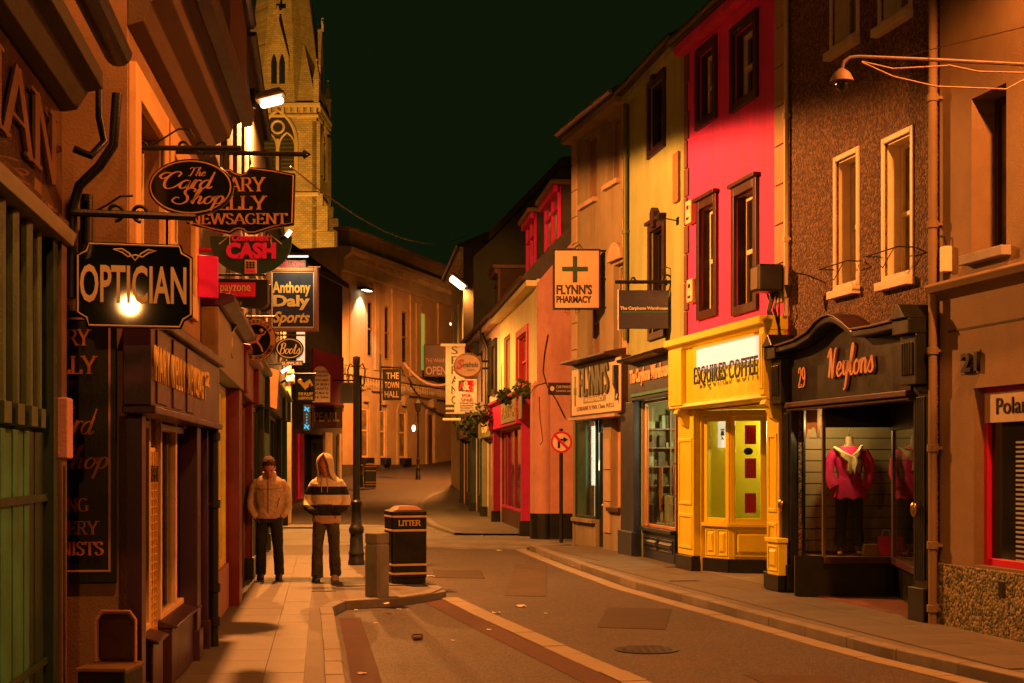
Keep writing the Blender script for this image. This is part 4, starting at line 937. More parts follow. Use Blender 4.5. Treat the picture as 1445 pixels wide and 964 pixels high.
sv0, sv1 = F.v(806, 590, -.2), F.v(806, 517, -.2)
B.hole(F.u(809), F.u(851), -.15, sv0 - .03, .05); B.hole(F.u(862), F.u(877), F.v(862, 715), sv0 - .03, .2)
B.finish()
sb = B.part(MB().prism([(F.u(805, -.2), sv0), (F.u(877, -.2), sv0), (F.u(877, -.2), sv1), (F.u(805, -.2), sv1)], -.20, -.02), "fascia", BROWNP, bev=.006)
a, b = F.u(807, -.21), F.u(876, -.21)
MB().box(a, b, -.212, -.2, sv0 + .04, sv1 - .04).build("sign_face", M("pale_sign_face", (.62, .50, .33), .6, .12, 2), sb)
serif(sb, "FLYNN'S", a + (b - a) * .18, a + (b - a) * .80, sv0 + .36 * (sv1 - sv0), sv1 - .08, -.222, M("olive_letter", (.05, .055, .03), .5), thin=.09, thick=.22, depth=.02, name="lettering")
MB().box(a + (b - a) * .26, a + (b - a) * .72, -.216, -.211, sv0 + .24 * (sv1 - sv0), sv0 + .35 * (sv1 - sv0)).build("pharmacy_band", M("grey_olive", (.2, .2, .13), .6), sb)
text(sb, "PHARMACY", a + (b - a) * .3, a + (b - a) * .68, sv0 + .26 * (sv1 - sv0), sv0 + .33 * (sv1 - sv0), -.219, CREAML, depth=.002)
text(sb, "LORRAINE FLYNN, Chem. M.P.S.I.", a + (b - a) * .12, a + (b - a) * .88, sv0 + .10 * (sv1 - sv0), sv0 + .19 * (sv1 - sv0), -.216, M("olive_letter", (.05, .055, .03), .5), depth=.002)
for q in (.08, .90):
    x = a + (b - a) * q; z = (sv0 + sv1) / 2; MB().box(x - .02, x + .02, -.224, -.211, z - .3, z + .3).box(x - .07, x + .07, -.225, -.211, z - .07, z + .07).build("green_cross", M("green_mark", (.05, .14, .03), .5), sb)
B.part(MB().profile([(-.22, sv1 + .002), (-.46, sv1 + .03), (-.46, sv1 + .07), (0, sv1 + .16), (0, sv1 + .002)], F.u(800, -.3), F.L - .05), "canopy", BROWNP, bev=.006)
B.part(MB().box(F.u(805, -.2), F.L - .08, -.26, 0, sv0 - .06, sv0 - .003), "fascia_moulding", QUOIN, bev=.006)
zs = F.v(809, 735)
B.part(MB().box(F.u(809), F.u(838), .03, .12, -.05, zs).box(F.u(809), F.u(838), -.06, .12, zs + .002, zs + .08), "stall_riser", TANST, bev=.006)
fr = MB().rect_frame(F.u(809), F.u(838), zs + .082, sv0 - .03, .06, .04, .10).box(F.u(824) - .04, F.u(824) + .04, .041, .10, zs + .14, sv0 - .09)
w_ = B.part(fr, "window", TEALP if False else DKGREEN, bev=.006)
MB().box(F.u(809) + .06, F.u(824) - .04, .06, .066, zs + .14, sv0 - .09).build("pane", M("teal_glass", (.03, .10, .07), .15), w_)
MB().box(F.u(824) + .04, F.u(838) - .06, .06, .066, zs + .14, sv0 - .09).build("pane", GLASS, w_)
B.part(MB().box(F.u(822), F.u(839), .25, .28, zs, sv0 - .05), "lit_panel", EM("pharmacy_glow", (.95, .86, .60), .50))
B.part(MB().prism([(F.u(826) + .05, 1.7), (F.u(826) + .2, 1.7), (F.u(826) + .2, 2.2), (F.u(826) + .12, 2.35)], .20, .21).box(F.u(826) + .02, F.u(826) + .3, .20, .22, zs, 1.5), "display_stand", BLACKP)
d_ = B.part(MB().box(F.u(838), F.u(851), .12, .17, -.05, sv0 - .32), "door", BLACKP, bev=.006); panel_box(m := MB(), F.u(838) + .1, F.u(851) - .1, .12, .2, .9); m.build("door_panel", BLACKP, d_)
B.part(MB().box(F.u(838), F.u(851), .10, .18, sv0 - .318, sv0 - .03), "door_head", BROWNP)
zz = F.v(862, 715)
B.part(MB().box(F.u(862), F.u(877), .14, .16, zz, sv0 - .04), "curtain", M("orange_curtain", (.62, .34, .10), .8, .3, 2))
B.part(MB().box(F.u(872), F.u(875), .06, .14, zz, sv0 - .04), "window_bar", BLACKP); B.part(MB().box(F.u(860), F.u(878), -.08, .1, zz - .09, zz - .003), "sill", BROWNP, bev=.008)
for x0, x1 in ((853, 862), (877, 887)):
    z = .3; s_ = None
    while z < sv0 - .5:
        a, b = F.u(x0) + .008, min(F.u(x1), F.L) - .008
        if s_ is None: s_ = q = MB().box(0, b - a, -.03, .01, .008, .60).build("quoin", QUOIN, B.root, bev=.01)
        else: q = inst(s_, B.root)
        q.location = (a, 0, z); z += .61
lamp('AREA', F.at(F.u(830), -.02, 1.8), 7, (.95, 1.0, .72), .5, rot=(radians(90), 0, F.ang + radians(0)), name="pharmacy_window_glow", sy=1.2)

# ---------------------------------------------------------------- low terrace beyond the side street
FC = Fac((-1.9, 55), (.551, 31.96))
def sub(x0, x1, pad=0.0): return Fac(FC.wd(FC.u(x0)), FC.wd(FC.u(x1)))
def shopfront(B, F, u0, u1, fv0, fv1, main, fasc=None, glassm=DARKGL, bars=2, riser=.5, riserm=None, pil=.16, proud=.12, label=None):
    fasc = fasc or main
    B.hole(u0 + pil, u1 - pil, -.15, fv0 - .02, .10)
    B.part(MB().box(u0, u1, -proud, 0, fv0, fv1), "fascia", fasc, bev=.008)
    B.part(MB().profile([(-proud, fv1 + .002), (-proud - .12, fv1 + .04), (-proud - .12, fv1 + .10), (0, fv1 + .14), (0, fv1 + .002)], u0 - .03, u1 + .03), "cornice", main, bev=.006)
    for a in (u0, u1 - pil):
        p = B.part(MB().box(a, a + pil, -proud * .8, 0, .0, fv0 - .003), "pilaster", main, bev=.008); MB().box(a - .02, a + pil + .02, -proud, 0, -.1, .3).build("plinth", BLACKP, p)
        MB().box(a - .01, a + pil + .01, -proud - .08, 0.0, fv0 - .02, fv1 + .02).build("console", main, p, bev=.02)
    B.part(MB().box(u0 + pil, u1 - pil, .03, .11, -.1, riser), "stall_riser", riserm or main)
    f = MB().rect_frame(u0 + pil, u1 - pil, riser + .002, fv0 - .02, .07, .03, .10)
    for k in range(bars): x = u0 + pil + (u1 - u0 - 2 * pil) * (k + 1) / (bars + 1); f.box(x - .035, x + .035, .025, .09, riser + .07, fv0 - .09)
    w_ = B.part(f, "window", main, bev=.006)
    for k in range(bars + 1):
        x0 = u0 + pil + (u1 - u0 - 2 * pil) * k / (bars + 1); x1 = u0 + pil + (u1 - u0 - 2 * pil) * (k + 1) / (bars + 1)
        MB().box(x0 + .04, x1 - .04, .07, .08, riser + .07, fv0 - .09).build("pane", glassm, w_)

F = sub(705, 757.5); B = Bld("terraced_shop", "cream end house of the low terrace with the hot pink shopfront", F, 5.8, CREAMR, D=6)
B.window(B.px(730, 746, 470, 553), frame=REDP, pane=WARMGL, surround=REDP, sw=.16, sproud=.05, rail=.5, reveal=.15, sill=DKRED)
B.window(B.px(711, 720, 478, 555), frame=TAN, pane=M("boarded_window", (.24, .14, .08), .6), rail=0, reveal=.1)
fv0, fv1 = F.v(706, 607), F.v(706, 575)
DM = M("deep_magenta_paint", (.42, .008, .11), .45, .2, 4, .05)
shopfront(B, F, 0.03, F.u(748), fv0, fv1, DM, fasc=DM, bars=3, riser=F.v(706, 715), riserm=BROWNP, pil=.22, proud=.25)
a, b = F.u(708, -.26), F.u(736, -.26)
B.part(MB().box(a, b, -.28, -.25, fv0 + .08, fv1 - .04), "sign_board", M("sage_board", (.22, .20, .09), .6))
m = MB()
text(B.root, "FLANAGANS", a + .3, b - .3, fv0 + .2, fv1 - .15, -.29, M("dull_gold", (.4, .3, .1), .6), depth=.004, name="lettering")
B.roof(rise_=2.75, over=.3, ridge=2.3, gutter=BROWNP)
B.finish(cap=False)
gm = MB(); u1 = F.L
gm.prism([(0, 0), (6, 0), (6, 5.8), (2.3, 8.5), (0, 5.8)], -.08, -.003)
g = gm.build("gable_wall", SALMON, B.root); g.location = (u1, 0, -.1); g.rotation_euler = (0, 0, radians(90))
MB().box(0, 6, -.03, .0, 0, .62).build("plinth", BLACKP, g).location = (0, -.083, 0)
MB().lathe([(.28, 0), (.28, 3.5), (.05, 3.75)], 16, (0.16, .16)).build("rounded_corner", SALMON, g, smooth=True)
MB().lathe([(.30, 0), (.30, .62)], 16, (0.16, .16)).build("corner_plinth", BLACKP, g, smooth=True)
# dormers on the slope
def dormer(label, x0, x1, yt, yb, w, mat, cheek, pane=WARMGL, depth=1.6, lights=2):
    a, b = FC.u(x0, w), FC.u(x1, w); z0, z1 = FC.v(x0, yb, w), FC.v(x0, yt, w)
    q = FC.at(a, w, z0); t = thing("dormer_window", label, "dormer", tuple(q), FC.ang, "dormers on the low terrace roof"); L_ = b - a; H = z1 - z0
    MB().rect_frame(0, L_, 0, H, .14, -.03, .05).build("frame", mat, t, bev=.01)
    f = MB()
    for k in range(1, lights): f.box(L_ * k / lights - .05, L_ * k / lights + .05, -.02, .04, .14, H - .14)
    f.box(.14, L_ - .14, -.015, .04, H * .62, H * .62 + .06); f.build("glazing_bar", mat, t)
    MB().box(.1, L_ - .1, .03, .045, .1, H - .1).build("pane", pane, t)
    MB().prism([(-.05, 0), (L_ + .05, 0), (L_ + .05, 0)], 0, .01) if False else None
    MB().box(-.18, L_ + .18, -.22, depth, H + .003, H + .12).build("flat_roof", TAN, t, bev=.02); MB().box(-.10, L_ + .10, -.14, -.032, H - .16, H).build("fascia_board", mat, t, bev=.01)
    MB().box(L_ - .0, L_ + .04, .05, depth, -.6, H).box(-.04, 0, .05, depth, -.6, H).build("cheek", cheek, t)
dormer("pink framed dormer nearer the tan pharmacy, beside the brick chimney", 769, 789, 290, 364, .62, HOTPINK, DKWALL)
dormer("pink framed dormer further along, left of the chimney", 743, 755, 318, 396, .62, HOTPINK, DKWALL)
dormer("brown clad dormer with a wide dark cheek", 695, 704, 392, 442, .5, TAN, M("brown_cladding", (.12, .07, .035), .8, .3, 2, .2), depth=2.2, lights=1)

F = sub(687, 704.6); B = Bld("terraced_shop", "pale rose house with two narrow dark windows and sage shop", F, 5.85, ROSEW, D=6)
for x0, x1 in ((688.5, 693.5), (696, 702)): B.window(B.px(x0, x1, 482, 560), frame=BLACKP, pane=DARKGL, surround=BLACKP, sw=.2, sproud=.08, rail=.5, reveal=.12)
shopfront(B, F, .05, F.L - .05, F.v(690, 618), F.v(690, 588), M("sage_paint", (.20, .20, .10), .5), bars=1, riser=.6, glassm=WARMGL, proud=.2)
text(B.root, "UB", .6, F.L * .6, F.v(690, 612), F.v(690, 595), -.21, CREAML, bold=.03, name="lettering")
B.roof(rise_=2.75, over=.3, ridge=2.3, gutter=BROWNP); B.finish(cap=False)
F = sub(671, 686.6); B = Bld("terraced_shop", "lilac grey house with the dark teal shopfront", F, 5.9, LILAC, D=6)
B.window(B.px(675, 681, 500, 570), frame=BLACKP, pane=DARKGL, rail=.5)
shopfront(B, F, .1, F.L - .1, F.v(673, 612), F.v(673, 592), M("dark_teal", (.015, .05, .042), .4), bars=2, riser=.5, proud=.2)
B.roof(rise_=2.75, over=.3, ridge=2.3, gutter=BROWNP); B.finish(cap=False)
F = sub(654, 670.6); B = Bld("terraced_shop", "orange cream house at the far end of the low terrace", F, 5.95, M("apricot_render", (.72, .48, .25), .8), D=6)
B.window(B.px(658, 664, 500, 570), frame=BLACKP, pane=DARKGL, rail=.5)
shopfront(B, F, .1, F.L - .1, F.v(656, 620), F.v(656, 600), BLACKP, bars=2, riser=.5, proud=.2)
B.roof(rise_=2.75, over=.3, ridge=2.3, gutter=BROWNP); B.finish(cap=False)
q = FC.at(FC.u(690), -.12, 0); d1 = thing("drainpipe", "dark drainpipe curving down the lilac house front", "drainpipe", (q.x, q.y, 3.0), FC.ang)
MB().tube([(0, -.1, 2.8), (0, -.1, 2.6), (.25, .05, 2.2), (.25, .05, 0)], .07, 8).build("pipe", BLACKIRON, d1, smooth=True)

# tall yellow lit house behind, house with the pale gable, dark house and chimney
F = Fac((-2.92, 68), (-1.76, 57)); F.z = 0.2
B = Bld("tall_house", "tall amber house lit by the lamp at the street bend", F, 10.2, CREAMR, D=7)
for k in range(3): B.window((1.2 + k * 3.2, 2.4 + k * 3.2, 6.2, 8.6), frame=BLACKP, pane=DARKGL, rail=.5)
B.roof(rise_=1.6, over=.4); B.finish()
MB().box(-.003, .25, -.2, 7, -.1, 10.3).build("side_wall", DKWALL, B.root).location = (F.L, 0, 0)
F = Fac((-1.07, 52.5), (-.81, 50)); B = Bld("pale_gabled_house", "pale gabled house rising behind the low terrace", F, 8.9, CREAMR, D=5)
B.finish(); gp = MB().box(0.003, .2, -.1, 5, 0, 8.95).build("gable_wall", ROSEW, B.root); gp.location = (F.L, 0, 0)
MB().box(-2.6, .25, -.25, 5.1, 8.96, 9.1).build("roof", SLATE, B.root).location = (F.L, 0, 0)
dk = thing("dark_house", "unlit dark house with a sloping verge behind the dormers", "building", (0, 47.5, 0))
pl = [W(x, y, 47.5) for x, y in ((668, 500), (668, 362), (690, 342), (793, 236), (850, 236), (850, 500))]
MB().prism([(p.x, p.z) for p in pl], 0, 7).build("wall", M("mossy_wall", (.10, .11, .06), .9, .4, .8, .3, 20), dk)
MB().prism([(p.x, p.z + .02) for p in pl[2:5]] + [(p.x, p.z + .3) for p in pl[4:1:-1]], -.3, 7).build("roof", SLATE, dk)
ch = thing("chimney", "brick chimney stack on the terrace gable beside the tan pharmacy", "chimney", tuple(FC.at(FC.L - .25, 1.45, 6.9)), FC.ang)
MB().box(-.55, .25, -.05, 1.6, -.6, 2.0).build("stack", BRICKD, ch); MB().box(-.65, .35, -.15, 1.7, 2.002, 2.18).build("cap", GREYST, ch, bev=.02); MB().lathe([(.12, 2.18), (.10, 2.6)], 12, (-.1, .4)).lathe([(.12, 2.18), (.10, 2.6)], 12, (-.1, 1.0)).build("chimney_pot", SALMON, ch)
# ================================================================== LEFT-HAND SIDE
L1 = Fac((-1.53, 0.2), (-2.60, 8.0)); L2 = Fac((-2.39, 8.8), (-2.80, 12.73)); L3 = Fac((-2.80, 12.74), (-3.34, 16.8)); L4 = Fac((-3.34, 16.81), (-3.82, 20.4)); L5 = Fac((-3.82, 20.41), (-4.72, 27)); L6 = Fac((-4.72, 27.01), (-5.62, 34)); L7 = Fac((-5.62, 34.01), (-6.68, 42))

# ---------------------------------------------------------------- nearest shop, green shutters
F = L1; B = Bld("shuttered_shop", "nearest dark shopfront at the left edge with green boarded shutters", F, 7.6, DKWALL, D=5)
u97 = F.L
B.hole(3.6, u97 - .32, -.15, 2.93, .12)
B.finish()
B.part(MB().prism([(0, 3.0), (u97, 3.0), (u97, 3.62), (0, 3.62)], -.06, 0).box(0, u97, -.10, 0, 2.94, 2.998), "fascia", M("varnished_fascia", (.075, .03, .018), .13, .5, 6, .25, 25, coat=.6), bev=.006)
B.part(MB().profile([(-.12, 2.86), (-.14, 2.93), (0, 2.935), (0, 2.86)], 0, u97), "fascia_bead", M("pale_bead", (.28, .25, .16), .4), bev=.004)
B.part(MB().profile([(-.07, 3.625), (-.14, 3.64), (-.20, 3.74), (-.28, 3.76), (-.28, 3.86), (0, 3.9), (0, 3.625)], 0, u97 + .02), "cornice", M("olive_cornice", (.055, .05, .025), .6, .3, 4, .2), bev=.006)
g = MB(); g.profile([(-.36 + .08 * cos(pi + pi * k / 8), 3.98 + .08 * sin(pi + pi * k / 8)) for k in range(9)], 0, u97 + .05); B.part(g, "gutter", BLACKIRON)
serif(B.root, "OPTICIAN", 3.4, u97 - .3, 3.12, 3.52, -.072, M("worn_gilt", (.17, .08, .045), .35), thin=.05, thick=.14, name="lettering")
for i, px_ in enumerate((-14, 6, 26, 45, 62)):
    x = F.u(px_); r_ = .05 + .02 * (i < 3)
    B.part(MB().lathe([(r_, 1.92), (r_, 2.84)], 16, (x, -.0)).box(x - r_ - .01, x + r_ + .01, -r_ - .01, .08, 1.82, 1.92), "half_column", GREYGREEN, smooth=False)
B.part(MB().box(3.6, u97 - .32, .09, .11, 1.8, 2.92), "window_glass", DARKGL)
x = u97 - .33
for i in range(22):
    wv = .135; x -= wv; B.part(MB().box(x + .004, x + wv - .004, -.02 - .004 * (i % 2), .03, -.05, 1.80), "shutter_board", GREENP if i > 2 else DKGREEN, bev=.006)
B.part(MB().box(x, u97 - .33, -.04, -.026, 1.43, 1.47), "shutter_rail", DKGREEN); B.part(MB().box(x, u97 - .33, -.04, -.026, .55, .585), "shutter_rail", DKGREEN)
a = u97 - .32
B.part(MB().box(a, a + .13, -.07, .05, -.05, 2.86), "door_jamb", DKGREEN, bev=.008)
pl_ = B.part(MB().box(a + .14, u97 - .03, -.09, 0, -.05, 2.86), "pilaster", M("dull_brown_paint", (.14, .09, .05), .5, .3, 4, .1), bev=.008)
MB().box(a + .17, a + .22, -.094, -.088, .1, 1.62).build("groove", BLACKP, pl_)
MB().box(a + .135, u97 - .005, -.12, 0.0, 1.66, 2.0).build("pilaster_block", SALMON, pl_, bev=.01)
MB().box(u97 - .028, u97 - .004, -.085, 0.02, 0, 2.8).build("neon_reflection_strip", HOTPINK, pl_)  # pink strip painted in for a red neon reflection

def wallpipe(name, label, pts, r, mat, cat="drainpipe"):
    o = Vector(pts[0]); t = thing(name, label, cat, tuple(o)); MB().tube([Vector(p) - o for p in pts], r, 10).build("pipe", mat, t, smooth=True); return t
wallpipe("drainpipe", "black swan-neck drainpipe under the nearest gutter, above the optician sign", [W(165, 132, 8.05), W(163, 160, 8.05), W(160, 205, 8.06), W(140, 235, 8.08), W(112, 262, 8.1), W(103, 290, 8.12), W(101, 420, 8.12)], .028, BLACKIRON)
wallpipe("drainpipe", "second black drainpipe elbow crossing behind the swan-neck", [W(140, 120, 8.3), W(140, 165, 8.3), W(147, 200, 8.3), W(128, 220, 8.2), W(104, 210, 8.15)], .022, BLACKIRON)
wallpipe("drainpipe", "short upright black pipe behind the optician sign bracket", [W(122, 275, 8.6), W(122, 345, 8.6)], .038, BLACKIRON)

# ---------------------------------------------------------------- newsagent
F = L2; B = Bld("newsagent", "orange rendered newsagent with purple shopfront and bright window surrounds", F, 4.8, ORANGER, D=6)
CS = M("amber_surround", (.82, .52, .22), .7, .1, 1.5, .1)
def l2win(u0, u1, z0, z1):
    B.hole(u0, u1, z0, z1, .18)
    fr = MB().rect_frame(u0, u1, z0, z1, .05, .10, .17).box((u0 + u1) / 2 - .03, (u0 + u1) / 2 + .03, .09, .17, z0 + .05, z1 - .05).box(u0 + .05, u1 - .05, .095, .17, (z0 + z1) / 2 - .03, (z0 + z1) / 2 + .03)
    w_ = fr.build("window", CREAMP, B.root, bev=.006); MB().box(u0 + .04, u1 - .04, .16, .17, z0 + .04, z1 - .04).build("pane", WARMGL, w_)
    MB().rect_frame(u0 - .20, u1 + .20, z0 - .1, z1 + .20, .196, -.05, .0).build("surround", CS, w_, bev=.008)
l2win(.26, 1.35, 2.95, 3.95); l2win(1.85, 3.2, 2.95, 3.95)
B.hole(.18, 3.72, -.15, 2.28, .10)
B.roof(rise_=2.0, over=.34, gutter=None)
B.finish()
B.part(MB().profile([(-.0, 4.35), (-.10, 4.38), (-.14, 4.5), (-.26, 4.56), (-.30, 4.68), (-.36, 4.70), (-.36, 4.79), (0, 4.79)], 0, F.L), "eaves_cornice", M("brown_cornice", (.10, .06, .03), .6, .3, 3, .2), bev=.008)
B.part(MB().profile([(-.375, 4.66), (-.46, 4.68), (-.48, 4.80), (-.375, 4.80)], 0, F.L + .01), "gutter", BLACKIRON)
# purple fascia box
w = -.17; u0, u1 = F.u(213, w), F.L - .02
v0_, v1_ = F.v(213, 572, w), F.v(213, 455, w)
fa = B.part(MB().box(u0, u1, w, 0, v0_, v1_), "fascia", PURPLE, bev=.008)
MB().box(u0 - .02, u1, w - .05, 0, v1_ + .002, v1_ + .07).box(u0 - .02, u1, w - .03, 0, v0_ - .05, v0_ - .002).build("fascia_moulding", PURPLE, fa, bev=.008)
for k in range(3):
    x = u0 + .2 + k * .75; MB().box(x, x + .45, w - .012, w + .001, v0_ + .02, v1_ - .02).build("fascia_panel", PURPLE, fa, bev=.004)
text(B.root, "MARY KELLY NEWSAGT", F.u(215, w), F.u(287, w), F.v(215, 538, w) , F.v(215, 486, w), w - .016, GOLD, bold=.0, depth=.006, name="lettering", spacing=1.35)
text(B.root, "2", F.u(287.5, w), F.u(291.5, w), F.v(287.5, 545, w), F.v(287.5, 524, w), w - .016, GOLD, bold=.02, depth=.01, name="house_number")
for x0, x1 in ((0.0, .17), (3.72, F.L - .02), (2.95, 3.2)):
    p = B.part(MB().box(x0, x1, -.09, 0.06, .0, v0_ - .052), "pilaster", PURPLE, bev=.008); MB().box(x0 - .01, x1 + .01, -.11, 0, -.08, .25).build("plinth", PURPLE, p, bev=.008)
# windows: narrow light, lattice, double light
SV = .42
def upx(x): return F.u(x, .05)
for nm, xa, xb in (("a", 193.5, 206.5), ("b", 222, 259)):
    a, b = max(.18, upx(xa)), upx(xb)
    fr = MB().rect_frame(a, b, SV + .06, 2.22, .045, .02, .08)
    if nm == "b": m_ = a + (b - a) * .55; fr.box(m_ - .035, m_ + .035, .019, .08, SV + .1, 2.18)
    fr.box(a + .045, b - .045, .02, .08, 1.88, 1.93)
    w_ = B.part(fr, "window", M("amber_frame", (.88, .60, .28), .5), bev=.006)
    MB().box(a + .03, b - .03, .055, .063, SV + .09, 2.2).build("pane", GLASS, w_)
    r_ = MB().box(a - .03, b + .03, -.06, .10, .0, SV).profile([(-.10, SV + .002), (-.10, SV + .02), (.02, SV + .058), (.10, SV + .058), (.10, SV + .002)], a - .04, b + .04)
    B.part(r_, "stall_riser", PURPLE, bev=.008)
a, b = upx(207.5), upx(221)
m = MB().box(a, b, .06, .08, .0, 1.75)
dr = B.part(m, "door", M("amber_frame", (.88, .60, .28), .5))
g = MB()
for k in range(26): g.box(a + .02, b - .02, .045, .056, .1 + k * .058, .108 + k * .058)
for k in range(5): g.box(a + .02 + (b - a - .05) * k / 4, a + .03 + (b - a - .05) * k / 4, .040, .052, .1, 1.72)
g.build("lattice", GOLD, dr, kind='stuff')
text(dr, "OPEN", a + .03, b - .03, 1.50, 1.62, .036, BROWNP, depth=.004)
B.part(MB().box(a, b, .06, .08, 1.76, 2.26), "door_light", DARKGL)
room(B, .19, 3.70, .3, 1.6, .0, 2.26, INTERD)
q = MB()
for k in range(60): x = random.uniform(.3, 3.5); zz = random.choice((.45, .8, 1.15, 1.5)); q.box(x, x + random.uniform(.06, .25), .55, .65, zz, zz + random.uniform(.12, .3))
B.part(q, "window_goods", TAN, kind='stuff')
star = B.part(MB().tube([(upx(254), .01, 1.93), (upx(254) + .16, .01, 2.13)], .012, 6).tube([(upx(254), .01, 2.13), (upx(254) + .16, .01, 1.93)], .012, 6), "paper_star", CREAML)
# notice board on the return wall
c = Vector(F.wd(-.006, 0)); rz = atan2(-F.y.y, -F.y.x)
nb = thing("notice_board", "tall black shop board with orange lettering on the newsagent's side wall", "sign", (c.x - .0, c.y - .006, 0), rz)
# local x to the right, towards the street corner
k_ = 8.8 / FPX
def nx(px): return (px - 179) * k_
def nz(py): return CAMH + (HY - py) * k_
X0, X1 = nx(66), nx(166)
MB().box(X0, X1, -.03, 0, nz(822), nz(440)).build("board", BLACKP, nb, bev=.006)
MB().rect_frame(X0 + .03, X1 - .035, nz(806), nz(450), .012, -.036, -.03).build("gold_border", COPPERL, nb)
OL = M("orange_painted_letter", (.55, .20, .06), .6, .2, 12)
serif(nb, "MARY", nx(60), nx(132), nz(490), nz(466), -.04, OL, depth=.003); serif(nb, "KELLY", nx(52), nx(141), nz(530), nz(503), -.04, OL, depth=.003)
script(nb, "The", nx(70), nx(110), nz(585), nz(562), -.04, OL, depth=.003); script(nb, "Card", nx(62), nx(141), nz(614), nz(576), -.04, OL, depth=.003, wmax=.13); script(nb, "Shop", nx(72), nx(156), nz(676), nz(628), -.04, OL, depth=.003, wmax=.13)
serif(nb, "STATIONERY", nx(10), nx(143), nz(754), nz(734), -.04, OL, depth=.003); serif(nb, "GREETING", nx(24), nx(129), nz(722), nz(702), -.04, OL, depth=.003); serif(nb, "TOBACCONISTS", nx(-16), nx(149), nz(783), nz(763), -.04, OL, depth=.003)
B.part(MB().box(-.004, 1.2, .0, .0, 0, 0) if False else MB().add([(-.012, .0, -.05), (-.012, 1.4, -.05), (-.012, 1.4, .26), (-.012, 0, .26)], [(0, 1, 2, 3)]), "skirting", BLACKP)
# seat-like box by the corner
bx = thing("bench_box", "low dark box with an upright padded back beside the newsagent's corner", "crate", (-2.22, 8.25, 0), radians(-4))
MB().box(-.28, .0, -.10, .22, -.01, .43).build("box_body", BLACKP, bx, bev=.01); MB().box(-.29, .01, -.11, .23, .432, .455).build("lid", M("worn_brown_top", (.22, .13, .06), .5, .4, 5, .2), bx, bev=.006)
m = MB(); m.prism([(-.25, .46), (-.02, .46), (-.02, .71), (-.05, .75), (-.22, .75), (-.25, .71)], .14, .2); m.build("back_pad", BROWNP, bx, bev=.02)
MB().tube([(-.255, .13, .46), (-.255, .13, .71), (-.22, .13, .76), (-.05, .13, .76), (-.015, .13, .71), (-.015, .13, .46)], .008, 6).build("back_rim", SALMON, bx, smooth=True)
downpipe("black drainpipe at the far end of the purple newsagent front", L2, F.L - .07, -.02, 2.2, w=-.13, r=.04, mat=BLACKIRON, collars=(.25, .55, 1.3, 1.9))

# ---------------------------------------------------------------- rest of the left row
def upper(B, F, n, z0, z1, wd, **k):
    for i in range(n):
        c = F.L * (i + .5) / n; B.window((c - wd / 2, c + wd / 2, z0, z1), **k)
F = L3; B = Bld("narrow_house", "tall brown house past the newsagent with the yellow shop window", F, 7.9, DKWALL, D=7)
upper(B, F, 2, 4.6, 6.4, 1.0, frame=BROWNP, pane=DARKGL, sill=GREYST)
B.hole(.55, 3.9, -.15, 2.55, .1); B.roof(rise_=2.0, over=.05); B.finish()
B.part(MB().box(.0, F.L - .02, -.16, 0, 2.50, 3.05), "fascia", M("dull_gilt_fascia", (.24, .16, .06), .45, .3, 4, .1), bev=.008)
B.part(MB().profile([(-.2, 3.06), (-.3, 3.1), (-.3, 3.16), (0, 3.2), (0, 3.06)], 0, F.L - .02), "cornice", PURPLE, bev=.006)
B.part(MB().box(.0, .5, -.12, .05, 0, 2.49), "pilaster", DKGREEN, bev=.008)
f = MB().rect_frame(.52, 3.5, .5, 2.49, .07, .01, .09).box(2.6, 2.67, .01, .09, .57, 2.42); w_ = B.part(f, "window", M("marigold_paint", (.80, .45, .04), .5), bev=.006)
MB().box(.58, 3.44, .05, .058, .56, 2.43).build("pane", GLASS, w_); B.part(MB().box(.5, 3.6, -.02, .1, -.05, .498), "stall_riser", M("rust_paint", (.40, .17, .07), .6), bev=.006)
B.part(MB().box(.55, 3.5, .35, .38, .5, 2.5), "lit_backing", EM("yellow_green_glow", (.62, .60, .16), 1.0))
B.part(MB().box(.7, 1.1, .25, .27, 1.7, 2.4).box(1.6, 2.2, .25, .27, .6, 1.4), "window_card", TEALP)
B.part(MB().box(3.55, F.L - .02, -.14, .05, -.05, 2.49), "end_pilaster", DKRED, bev=.008)
F = L4; B = Bld("red_shop", "brown house with the oxblood red shopfront under the wall lamp", F, 7.9, M("brown_render", (.22, .14, .07), .8, .3, 1.4), D=7)
upper(B, F, 2, 4.5, 6.4, .9, frame=BROWNP, pane=DARKGL, sill=GREYST)
shopfront(B, F, .02, F.L - .05, 2.5, 2.95, DKRED, bars=3, riser=.75, riserm=DKRED, pil=.3, glassm=M("red_glass", (.05, .008, .008), .12))
B.roof(rise_=2.0, over=.05); B.finish()
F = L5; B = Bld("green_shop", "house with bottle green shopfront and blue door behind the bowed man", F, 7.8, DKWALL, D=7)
upper(B, F, 3, 4.5, 6.3, 1.0, frame=BROWNP, pane=DARKGL, sill=GREYST)
shopfront(B, F, .05, 4.0, 2.6, 3.1, DKGREEN, bars=2, riser=.6)
B.hole(4.2, 5.5, -.15, 2.6, .1)
B.roof(rise_=2.0, over=.05); B.finish()
d_ = B.part(MB().box(4.2, 5.5, .04, .1, -.05, 2.6), "door", BLUEP, bev=.01)
for k in range(5): MB().box(4.25 + k * .25, 4.47 + k * .25, .025, .042, .05, 2.5).build("door_board", BLUEP, d_, bev=.008)
F = L6; B = Bld("green_shop", "house with dark shuttered front between blue door and teal pilasters", F, 7.5, DKWALL, D=7)
upper(B, F, 3, 4.5, 6.3, 1.0, frame=BROWNP, pane=DARKGL, sill=GREYST)
shopfront(B, F, .05, F.L - .05, 2.7, 3.2, DKGREEN, bars=3, riser=.6); B.roof(rise_=2.0, over=.05); B.finish()
F = L7; B = Bld("teal_shop", "last house of the left row with teal front and cream end pier", F, 7.3, DKWALL, D=7)
